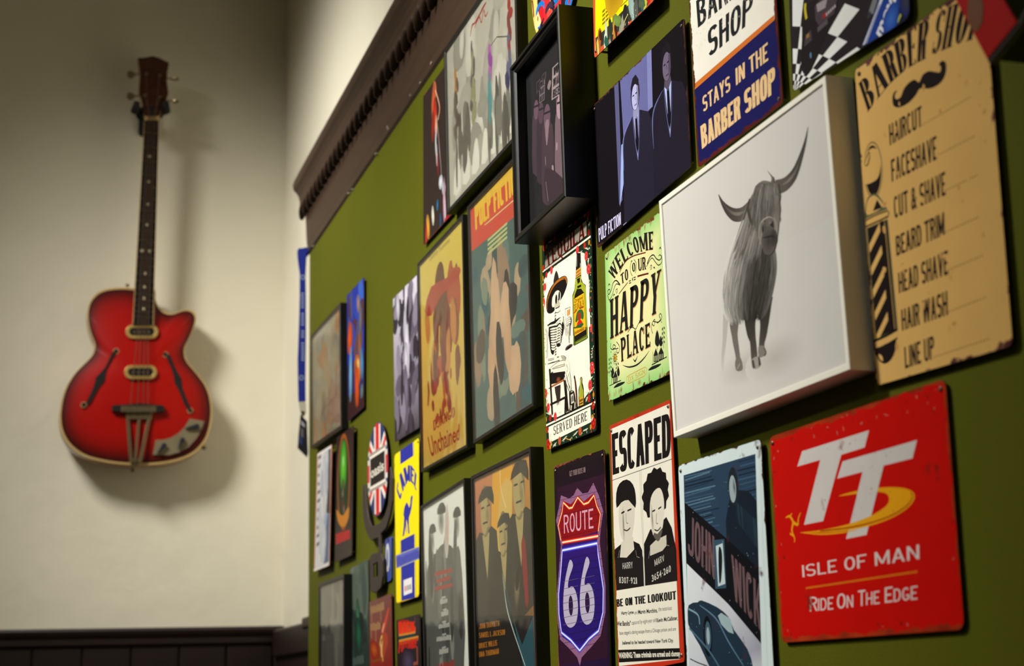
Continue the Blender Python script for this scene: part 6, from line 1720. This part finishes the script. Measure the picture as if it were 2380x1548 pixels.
def art_cast(A):
    A.z(940, 960, 2.633)
    A.poly([(425, 410), (765, 240), (800, 1700), (445, 1700)], [(196, 120, 80), (200, 140, 60), (60, 52, 44), (44, 40, 36)])
    A.poly([(540, 340), (665, 285), (640, 620), (560, 860), (530, 780)], (222, 160, 40), 0)
    A.poly([(590, 450), (660, 430), (640, 800), (570, 840)], (214, 176, 92), 2)
    T1, T2, T3 = (176, 156, 104), (128, 114, 80), (60, 54, 46)
    for cx, cy, s in ((495, 600, 1.0), (700, 460, 1.15), (605, 740, .85)):   # plain heads and jackets
        A.poly([(cx - 60 * s, cy + 190 * s), (cx, cy + 140 * s), (cx + 70 * s, cy + 120 * s), (cx + 90 * s, cy + 700), (cx - 60 * s, cy + 760)], T3, 2)
        A.poly([(cx - 18 * s, cy + 150 * s), (cx + 26 * s, cy + 130 * s), (cx + 14 * s, cy + 420 * s)], T1)
        A.disc((cx, cy), 25 * s, 40 * s, T2); A.disc((cx - 6, cy + 10), 20 * s, 34 * s, T1); A.poly([(cx - 44 * s, cy - 40 * s), (cx - 20 * s, cy - 130 * s), (cx + 40 * s, cy - 150 * s), (cx + 52 * s, cy - 40 * s), (cx + 10 * s, cy - 84 * s)], T3, 2)
        A.blotch((cx + 14 * s, cy + 24 * s), 12 * s, 22 * s, T2, T1); A.stroke([(cx - 26 * s, cy - 14 * s), (cx - 6 * s, cy - 22 * s)], 3, T3, 0); A.stroke([(cx + 10 * s, cy - 30 * s), (cx + 30 * s, cy - 40 * s)], 3, T3, 0); A.stroke([(cx - 14 * s, cy + 78 * s), (cx + 14 * s, cy + 66 * s)], 3, T3, 0)
    A.poly([(715, 800), (740, 780), (760, 1150), (740, 1160)], (140, 40, 46), 2); A.blotch((690, 1060), 14, 34, (150, 130, 96), (60, 54, 46)); A.blotch((690, 1010), 12, 16, (40, 34, 30), (60, 54, 46))
    A.poly([(445, 1240), (790, 1240), (805, 1700), (448, 1700)], (38, 33, 30), 0)
    A.poly([(600, 960), (640, 1180), (720, 1420), (790, 1240), (800, 1700), (760, 1700)], (46, 84, 96), 0)
    A.stroke([(600, 980), (625, 1180), (660, 1310), (740, 1548)], [.6, 3, 3, 2], (200, 214, 206)); A.stroke([(585, 330), (590, 460), (622, 580)], [3, 2, 3], (236, 214, 150))
    for s, y, x1 in (('JOHN TRAVOLTA', 1290, 582), ('SAMUEL L JACKSON', 1345, 616), ('BRUCE WILLIS', 1410, 568), ('UMA THURMAN', 1462, 578)):
        A.text(s, [(456, y), (x1, y - 22)], [(458, y + 32), (x1, y + 12)], (186, 116, 30), 'gothic')
YQ2 = hang((1094, 1107), (1232, 1038), 0.42, 0.020)
framed('framed_poster', 'black framed yellow and brown cast poster with orange names', YQ2, 0.020, 0.0065, M_BLACKFRAME, (176, 120, 70), art_cast, recess=.005)
def art_map(A):
    A.z(660, 560, 3.097)
    wash(A, [(205, 720), (392, 480), (395, 1320), (205, 1470)], 44, [(166, 154, 130), (150, 142, 122), (178, 150, 116), (140, 138, 126), (170, 160, 140), (180, 132, 92)], (20, 60), (16, 44), 71)
    A.blotch((258, 770), 24, 22, (120, 140, 150), (156, 148, 128)); A.blotch((330, 1020), 22, 50, (176, 132, 96), (156, 148, 128))
    for i in range(7): A.stroke([(215 + i * 20, 1400 - i * 10), (260 + i * 20, 1250 - i * 16), (330 + i * 8, 1160 - i * 10)], 3, (128, 122, 108))
framed('framed_poster', 'black framed hazy beige picture nearest the blue lanyard', [(721, 782), (790, 703), (793, 996), (723, 1044)], 0.018, 0.009, M_BLACKFRAME, (160, 150, 130), art_map, recess=.004)
def art_dim(A):
    A.z(700, 960, 2.633)
    wash(A, [(125, 1050), (245, 1000), (248, 1600), (112, 1600)], 22, [(110, 106, 98), (90, 88, 82), (130, 126, 118), (60, 58, 56)], (20, 50), (20, 60), 81)
AQ = hang((740, 1356), (799, 1334), 0.30, 0.022)
framed('framed_poster', 'black framed grey picture at the bottom of the wall corner', AQ, 0.022, 0.010, M_BLACKFRAME, (96, 93, 88), art_dim, recess=.005)

# ---------------------------------------------------------------- smaller prints on the far part of the wall
def art_blue(A):
    A.z(660, 560, 3.097)
    A.poly([(455, 400), (575, 265), (577, 800), (458, 900)], (30, 50, 150)); A.poly([(458, 1120), (576, 1040), (576, 1195), (460, 1298)], (52, 30, 32))
    wash(A, [(465, 420), (565, 320), (565, 760), (465, 860)], 18, [(40, 60, 170), (70, 40, 60), (60, 70, 120), (90, 60, 60), (50, 90, 190)], (14, 34), (16, 40), 91)
    for x, y, rx, ry, c in ((474, 700, 22, 44, (222, 86, 30)), (545, 760, 16, 40, (150, 96, 70)), (535, 450, 14, 24, (160, 130, 130)), (530, 930, 30, 40, (230, 120, 30)), (525, 1040, 26, 44, (222, 80, 26)), (480, 960, 14, 70, (120, 180, 220)), (560, 880, 14, 40, (70, 140, 200)), (550, 560, 18, 30, (110, 110, 120)), (560, 1080, 12, 20, (90, 120, 140)), (535, 880, 10, 14, (250, 210, 120))):
        A.blotch((x, y), rx, ry, c, tuple(v * .6 + 12 for v in c), 12, .25)
tin('print_poster', 'blue and orange concert print beside the hazy framed picture', 'poster', [(806, 687), (846, 644.5), (846, 946), (808.5, 980)], 0.006, (44, 40, 90), art_blue, 0.002, dict(width=-1, amp=0), screws=())
def art_bw(A):
    A.z(660, 560, 3.097)
    A.poly([(785, 420), (958, 245), (972, 1345), (800, 1448)], [(190, 184, 200), (206, 200, 216), (70, 60, 72), (64, 56, 66)])
    wash(A, [(795, 440), (955, 300), (965, 1320), (805, 1420)], 60, [(60, 52, 66), (90, 82, 100), (130, 122, 142), (44, 38, 48), (110, 104, 122)], (10, 26), (14, 40), 95)
    for x, y, rx, ry, c in ((880, 380, 14, 40, (226, 222, 236)), (820, 470, 16, 30, (206, 200, 214)), (872, 620, 14, 34, (214, 210, 228)), (885, 760, 22, 60, (222, 218, 236)), (880, 850, 14, 40, (206, 202, 220)), (880, 1050, 16, 44, (120, 112, 134)), (835, 740, 10, 20, (180, 174, 192)), (890, 500, 10, 26, (40, 34, 44))):
        A.blotch((x, y), rx, ry, c, tuple(v * .7 for v in c), 12, .25)
tin('print_poster', 'black and white photo print of a pale standing figure', 'poster', [(913.5, 694), (969, 638), (974, 994), (918, 1028)], 0.008, (96, 88, 104), art_bw, 0.003, dict(width=-1, amp=0), screws=())
def art_gig(A):
    A.z(640, 0, 2.58)
    for x, y, rx, ry, c in ((955, 540, 12, 20, (220, 120, 80)), (948, 620, 14, 40, (206, 90, 50)), (958, 690, 12, 40, (190, 50, 34)), (945, 760, 10, 30, (150, 40, 26)), (965, 760, 8, 26, (220, 170, 140)), (962, 850, 5, 24, (206, 206, 214)), (968, 930, 4, 26, (200, 190, 200)), (975, 990, 4, 24, (150, 26, 26)), (992, 1090, 12, 16, (206, 214, 222)), (1010, 1130, 12, 14, (196, 204, 220)), (1012, 1200, 8, 40, (206, 150, 170)), (1018, 1260, 5, 40, (210, 190, 206)), (972, 1230, 5, 12, (30, 120, 180)), (945, 1295, 10, 18, (230, 226, 210)), (915, 1360, 12, 26, (226, 160, 50)), (905, 1420, 8, 26, (190, 50, 30)), (990, 1320, 5, 16, (30, 80, 130)), (1030, 1310, 14, 6, (170, 24, 34))):
        A.blotch((x, y), rx, ry, c, tuple(v * .6 + 14 for v in c), 10, .25)
    A.stroke([(975, 760), (985, 900), (1000, 1090)], [1, 1.6, 1], (200, 180, 190)); A.stroke([(960, 540), (985, 640), (975, 720)], 3, (226, 170, 140))
tin('tin_sign', 'dark tin print with an orange-haired performer beside the cornice', 'sign', [(983.5, 224), (1046, 136), (1051, 497), (984, 571)], 0.006, (48, 38, 34), art_gig, 0.003, dict(rust=((150, 60, 36), (170, 70, 40)), width=.0012, amp=.003), screws=())
def art_strip(A):
    A.z(720, 1000, 4.55)
    A.poly([(85, 262), (228, 168), (205, 1420), (50, 1480)], (206, 204, 204)); A.poly([(195, 210), (222, 190), (214, 880), (170, 885), (192, 600)], (70, 70, 66), 0); A.poly([(150, 905), (212, 880), (200, 1390), (140, 1420)], (96, 108, 128), 0); A.poly([(160, 900), (190, 890), (150, 1150), (130, 1350), (120, 1150)], (150, 162, 186), 2)
    random.seed(101)
    for i in range(11): A.stroke([(74 - i * 2 + 18, 300 + i * 92), (118 - i * 2, 268 + i * 92)], 8, (60, 58, 56), 0); 
    wash(A, [(120, 300), (190, 250), (150, 1300), (80, 1350)], 16, [(196, 198, 204), (176, 180, 192), (214, 214, 214)], (12, 26), (20, 60), 102)
    A.poly([(44, 1470), (205, 1410), (206, 1436), (42, 1494)], (226, 222, 214)); A.poly([(82, 250), (230, 155), (230, 180), (82, 278)], (222, 220, 214))
tin('tin_sign', 'narrow white tin poster with a black sprocket strip next to the corner', 'sign', [(737.5, 1055), (772, 1033), (766, 1314), (729, 1329)], 0.012, (190, 90, 60), art_strip, 0.004, dict(rust=((150, 70, 50), (176, 84, 56)), width=.001, amp=.004), screws=())
def art_oval(A):
    A.z(700, 960, 2.633)
    A.poly([(222, 152), (318, 76), (308, 868), (207, 912)], [(44, 26, 26), (50, 32, 32), (66, 58, 52), (60, 54, 50)])
    c = A.P((259, 420)); 
    A.disc(c, 70, 108, (150, 80, 30), 0, 30, metric=True); A.disc(c, 60, 98, (40, 56, 36), 0, 30, metric=True)
    A.blotch((258, 320), 38, 56, (110, 190, 50), (44, 120, 36), 20, .05); A.disc((258, 295), 8, 12, (150, 210, 120))
    for x, y, rx, ry, k in ((256, 455, 14, 18, (120, 50, 46)), (254, 500, 12, 20, (150, 120, 106)), (254, 560, 16, 20, (110, 44, 44)), (262, 590, 12, 16, (130, 110, 96))): A.blotch((x, y), rx, ry, k, (50, 56, 40), 10, .2)
    A.poly([(216, 590), (240, 620), (260, 625), (292, 570), (290, 640), (270, 690), (245, 695), (225, 660)], (186, 120, 44), 2)
    A.poly([(212, 740), (298, 712), (298, 768), (212, 806)], (166, 46, 44), 0)
tin('tin_sign', 'dark tin sign with a green glow in an orange oval', 'sign', [(783, 1017.5), (821.5, 988), (818, 1290), (778.5, 1308)], 0.010, (54, 42, 40), art_oval, 0.004, dict(rust=((60, 40, 36), (90, 60, 50)), width=.001, amp=.003), screws=(1, 2))
# round flag
def art_flag(A, c, r):
    R, W_, Bl = (196, 44, 42), (226, 216, 206), (44, 56, 104)
    def clip(pts):
        return pts
    n = 60
    def sector(a0, a1, col, rr=1.0):
        pts = [c] + [c + Vector((math.cos(a0 + (a1 - a0) * i / 12), math.sin(a0 + (a1 - a0) * i / 12))) * r * rr for i in range(13)]
        A.raw(pts, col)
    def bar(ang, w_, col, l=.985):
        d = Vector((math.cos(ang), math.sin(ang))); nn = Vector((-d.y, d.x)); hw = w_ * r
        e_ = math.sqrt(max(0, (l * r) ** 2 - hw * hw))
        A.raw([c + d * e_ + nn * hw, c - d * e_ + nn * hw, c - d * e_ - nn * hw, c + d * e_ - nn * hw], col)
    for s in (1, -1):
        bar(s * .62, .19, W_); bar(s * .62, .07, R)
    bar(0, .30, W_); bar(math.pi / 2, .30, W_); bar(0, .19, R, .99); bar(math.pi / 2, .17, R, .99)
    def bx(x0, z0, x1, z1, col): A.raw([c + Vector((x0, z0)) * r, c + Vector((x1, z0)) * r, c + Vector((x1, z1)) * r, c + Vector((x0, z1)) * r], col)
    bx(-.80, -.42, .80, .42, (150, 140, 134)); bx(-.76, -.36, .76, .36, (226, 218, 206)); bx(-.70, -.30, .70, .30, (40, 36, 34))
    zz = A.k; A.z(840, 960, 5.16)
    A.text('oasis', [(112, 672), (268, 566)], [(114, 790), (270, 684)], (222, 214, 200), 'b', .02); A.z(*zz)
cf = (877.3, 1090)
rf = (UY(879.7, 980.5, .008) - UY(874.5, 1199.5, .008)).length / 2
round_sign('round_tin_sign', 'round red white and blue flag sign with a black Oasis label', cf, rf, 0.008, art_flag, (44, 56, 104))
# big bottle opener
op = lambda p: UY(700 + p[0] / 2.633, 960 + p[1] / 2.633, 0.014)
M_IRON = plain('dark_cast_iron', (58, 48, 42), .6, .2, .2, 60)
out = [(376, 440), (374, 560), (381, 660), (396, 730), (424, 780), (470, 762), (472, 850), (428, 860), (416, 890), (420, 1086), (436, 1102), (462, 1098), (488, 1066), (498, 1000), (498, 900), (488, 860), (484, 742), (518, 704), (543, 625), (555, 540), (557, 400), (548, 328), (540, 332), (539, 450), (530, 560), (508, 632), (478, 674), (430, 694), (411, 650), (400, 580), (394, 500), (388, 438)]
b0 = op((450, 1100))
opn = thing('bottle_opener', 'giant dark iron bottle opener with a curved fork under the round flag sign', 'bottle opener', (b0.x, D - .016, b0.z))
mb = MB(); mb.prism([op(p) for p in out], (0, .0045, 0), [[op(p) for p in ((438, 928), (468, 912), (469, 996), (440, 1012))]])
o = mb.build('opener_body', M_IRON, opn); bevel(o, .002)
for p in ((470, 700), (455, 1060)):
    q_ = op(p); MB().tube([(q_.x, D + .0005, q_.z), (q_.x, D - .0098, q_.z)], .004, 8).build('wall_fixing', SCREW, opn)
# small blue tag
tg = lambda p: UY(700 + p[0] / 2.633, 960 + p[1] / 2.633, 0.004)
b0 = tg((530, 1034))
tgo = thing('luggage_tag', 'small blue tag with a white oval badge beside the yellow sign', 'tag', (b0.x, D - .004, b0.z))
mb = MB(); mb.prism([tg(p) for p in ((514, 782), (520, 772), (548, 757), (553, 765), (551, 1010), (546, 1026), (518, 1036), (511, 1022))], (0, .0038, 0)); o = mb.build('tag_body', plain('blue_enamel', (62, 76, 150), .4), tgo)
for p, rx, rz, c, nm in (((530, 886), .016, .028, (206, 204, 206), 'badge'), ((530, 886), .009, .017, (120, 128, 170), 'badge_centre'), ((534, 778), .0035, .0035, (20, 20, 26), 'hole')):
    q_ = tg(p); k = {'badge': .0006, 'badge_centre': .001, 'hole': .0006}[nm]
    mb = MB(); mb.prism([(q_.x + rx * math.cos(i * .3142), D - .0041, q_.z + rz * math.sin(i * .3142)) for i in range(20)], (0, -k, 0)); mb.build(nm, plain('tag_' + nm, c, .4), tgo)
q_ = tg((530, 935)); mb = MB(); mb.box((q_.x - .016, D - .0046, q_.z - .003), (q_.x + .016, D - .004, q_.z + .003)); mb.build('lettering', plain('tag_lettering', (150, 156, 190), .5), tgo)
# yellow cigarette-pack sign
def art_camel(A):
    A.z(840, 960, 5.16)
    Bl = (44, 50, 150)
    A.poly([(395, 560), (420, 480), (480, 440), (640, 320), (690, 300), (702, 800), (692, 1548), (398, 1548)], (240, 216, 16), 0)
    A.z(700, 960, 2.633)
    A.poly([(574, 300), (720, 180), (722, 1110), (584, 1160)], (240, 216, 16)); A.poly([(606, 220), (684, 176), (686, 262), (607, 315)], Bl); A.stroke([(689, 174), (691, 258)], 3, (90, 110, 170), 0)
    A.text('CAMEL', [(582, 470), (600, 385), (640, 326), (682, 326), (714, 400)], [(606, 538), (626, 472), (650, 428), (680, 424), (704, 478)], Bl, 'heavy')
    A.poly([(645, 545), (655, 560), (662, 580), (668, 555), (670, 520), (676, 503), (684, 508), (680, 535), (676, 580), (668, 615), (660, 640), (660, 690), (664, 735), (656, 740), (652, 690), (645, 650), (640, 690), (630, 750), (620, 756), (628, 690), (630, 640), (626, 620), (632, 575)], Bl, 0)
    A.stroke([(640, 650), (644, 735)], 4, Bl, 0)
    A.poly([(610, 780), (694, 738), (696, 1130), (614, 1150)], Bl); A.stroke([(606, 785), (610, 1148)], 2.5, (150, 150, 90), 0); A.stroke([(700, 738), (702, 1120)], 2.5, (150, 150, 90), 0)
    A.poly([(580, 872), (720, 818), (722, 892), (584, 952)], (92, 98, 180)); A.scrawl([(582, 882), (720, 830)], [(586, 943), (722, 884)], 11, (62, 66, 156)); A.stroke([(580, 872), (720, 818)], 1.5, (176, 176, 140), 0); A.stroke([(584, 952), (722, 892)], 1.5, (176, 176, 140), 0)
    A.poly([(626, 1024), (678, 1004), (679, 1098), (628, 1118)], (226, 222, 222)); 
    for i, c in enumerate(((206, 40, 44), (206, 120, 130), (110, 110, 150), (120, 170, 110), (40, 44, 60))): A.poly([(634 + i * 8, 1060 - i * 3), (639 + i * 8, 1058 - i * 3), (640 + i * 8, 1090 - i * 3), (635 + i * 8, 1092 - i * 3)], c)
tin('tin_sign', 'yellow and blue Camel tin sign', 'sign', [(916.5, 1058), (974, 1017), (974, 1386), (921, 1403)], 0.008, (226, 190, 20), art_camel, 0.010, dict(rust=((120, 60, 24), (160, 96, 30)), width=.0012, amp=.009), screws=(1,))
# bottom row
def art_green(A):
    A.z(800, 1220, 4.72)
    A.poly([(65, 490), (262, 385), (256, 1700), (58, 1700)], [(96, 106, 92), (84, 96, 84), (30, 40, 36), (26, 34, 30)])
    wash(A, [(80, 520), (250, 430), (240, 900), (80, 960)], 20, [(84, 96, 84), (70, 84, 74), (100, 108, 96), (60, 74, 66)], (20, 46), (30, 60), 121)
    wash(A, [(80, 1000), (240, 960), (240, 1500), (70, 1548)], 20, [(32, 44, 40), (24, 32, 30), (44, 60, 52)], (20, 46), (30, 60), 122)
    A.blotch((150, 1000), 16, 40, (60, 120, 84), (40, 60, 50)); A.blotch((160, 1210), 26, 40, (24, 96, 66), (28, 44, 38))
    A.scrawl([(66, 1455), (215, 1408)], [(80, 1560), (222, 1520)], 6, (70, 84, 76))
tin('print_poster', 'tall dark green poster partly under the bottle opener', 'poster', hang((812.5, 1322), (856, 1300), .30, .003), 0.003, (50, 62, 54), art_green, 0.002, dict(width=-1, amp=0), screws=())
def art_redg(A):
    A.z(800, 1220, 4.72)
    A.poly([(275, 845), (515, 755), (520, 1700), (272, 1700)], [(110, 74, 66), (104, 66, 60), (120, 16, 8), (130, 20, 8)])
    Gd = (150, 116, 76)
    A.scrawl([(290, 890), (440, 840)], [(292, 985), (440, 935)], 9, Gd); A.scrawl([(286, 1080), (400, 1055)], [(290, 1170), (402, 1150)], 6, Gd)
    for x, y0, y1 in ((300, 960, 1070), (400, 930, 1060), (296, 1150, 1240), (345, 1140, 1280)): A.stroke([(x, y0), (x + 4, y1)], 5, Gd, 0)
    A.stroke([(490, 910), (455, 1060), (420, 1200)], [5, 14, 10], (186, 66, 50)); A.stroke([(440, 1080), (415, 1180)], 8, (206, 140, 100), 0)
    A.poly([(385, 1290), (410, 1200), (440, 1180), (470, 1200), (480, 1290), (450, 1400), (420, 1520), (395, 1400)], (150, 60, 36), 2); A.stroke([(395, 1330), (415, 1240), (410, 1400), (425, 1490)], [12, 14, 12, 5], (200, 160, 90))
    A.blotch((330, 1370), 40, 18, (170, 80, 30), (120, 24, 10)); A.stroke([(300, 1500), (420, 1470)], 6, (120, 60, 20), 0)
tin('tin_sign', 'red tin poster with a guitar left of the yellow sign', 'sign', hang((858.5, 1399), (910, 1379), .30, .006), 0.006, (110, 40, 30), art_redg, 0.004, dict(rust=((120, 60, 50), (150, 84, 66)), width=.001, amp=.004), screws=(1,))
def art_future(A):
    A.z(800, 1220, 4.72)
    A.poly([(580, 1050), (825, 980), (830, 1700), (560, 1700)], [(44, 36, 36), (50, 44, 46), (30, 22, 24), (26, 18, 20)])
    random.seed(131)
    def grad(s, x0, x1, y0, y1, h, dy, top_, bot_):
        for i in range(4):
            pass
        A.text(s, [(x0, y0), (x1, y1)], [(x0, y0 + h), (x1, y1 + h)], top_, 'heavy')
    A.poly([(592, 1060), (640, 1040), (700, 1045), (760, 1080), (785, 1130), (780, 1195), (600, 1235)], [(150, 24, 20)] * 4 + [(196, 60, 24)] + [(196, 110, 40)] * 2, 0)
    A.text('BACK', [(596, 1065), (770, 1060)], [(602, 1195), (780, 1180)], (206, 40, 24), 'heavy'); A.stroke([(600, 1232), (780, 1195)], 9, (190, 120, 40), 0)
    A.stroke([(600, 1248), (780, 1214)], 8, (24, 56, 60), 0)
    A.poly([(600, 1262), (815, 1215), (812, 1270), (602, 1330)], [(196, 130, 40)] * 2 + [(150, 40, 24)] * 2); A.text('FUTURE', [(602, 1290), (806, 1240)], [(592, 1410), (800, 1340)], (180, 34, 24), 'heavy')
    A.blotch((700, 1500), 50, 30, (70, 60, 84), (32, 24, 28)); A.stroke([(775, 1010), (780, 1080)], 4, (110, 60, 60), 0); A.stroke([(800, 1340), (805, 1520)], 8, (130, 66, 50), 0); A.stroke([(760, 1525), (810, 1515)], 6, (130, 66, 50), 0)
tin('tin_sign', 'dark poster with red and orange block title under the yellow sign', 'sign', hang((921.5, 1442), (976, 1426.5), .30, .006), 0.006, (36, 28, 30), art_future, 0.003, dict(rust=((40, 34, 34), (60, 50, 46)), width=.0005, amp=.002), screws=())

# ---------------------------------------------------------------- red panel in the top right corner
RO = 0.060
rq = [UY(p[0], p[1], RO) for p in ((2294, 138), (2364, 52), (2290, -75), (2205, -30))]
rp_ = thing('red_wall_box', 'red faced box with a black rim hanging across the price list corner', 'wall box', (rq[0].x, D - RO, rq[0].z))
cxy = sum(rq, Vector((0, 0, 0))) / 4
M_REDB = plain('red_enamel', (176, 8, 5), .5, 0, .2, 14, spec=.1)
big = [cxy + (p - cxy) * 1.02 for p in rq]
def ext(dx, dz): return None
fr = MB(); fr.prism([p + Vector((0, .0015, 0)) for p in rq], (0, RO - .004, 0)); fr.build('case', plain('black_case', (14, 13, 13), .35), rp_)
MB().prism([cxy + (p - cxy) * .985 for p in rq], (0, .003, 0)).build('red_face', M_REDB, rp_)
a, b_ = rq[0], rq[1]
MB().tube([a + Vector((0, .004, -.001)), b_ + Vector((.002, .004, 0)), b_ + Vector((.02, .004, .012))], .0035, 8).build('rim', plain('smoky_clear_rim', (90, 86, 80), .2, .3), rp_)
c = cxy + (rq[3] - cxy) * .25
MB().prism([Vector((c.x + .010 * math.cos(i * .785), D - RO - .0004, c.z - .006 + .016 * math.sin(i * .785))) for i in range(8)], (0, .0004, 0)).build('emblem', plain('dull_gold_emblem', (110, 60, 14), .4), rp_)

for o in bpy.data.objects:
    if '_w' in o.keys():
        del o['_w']
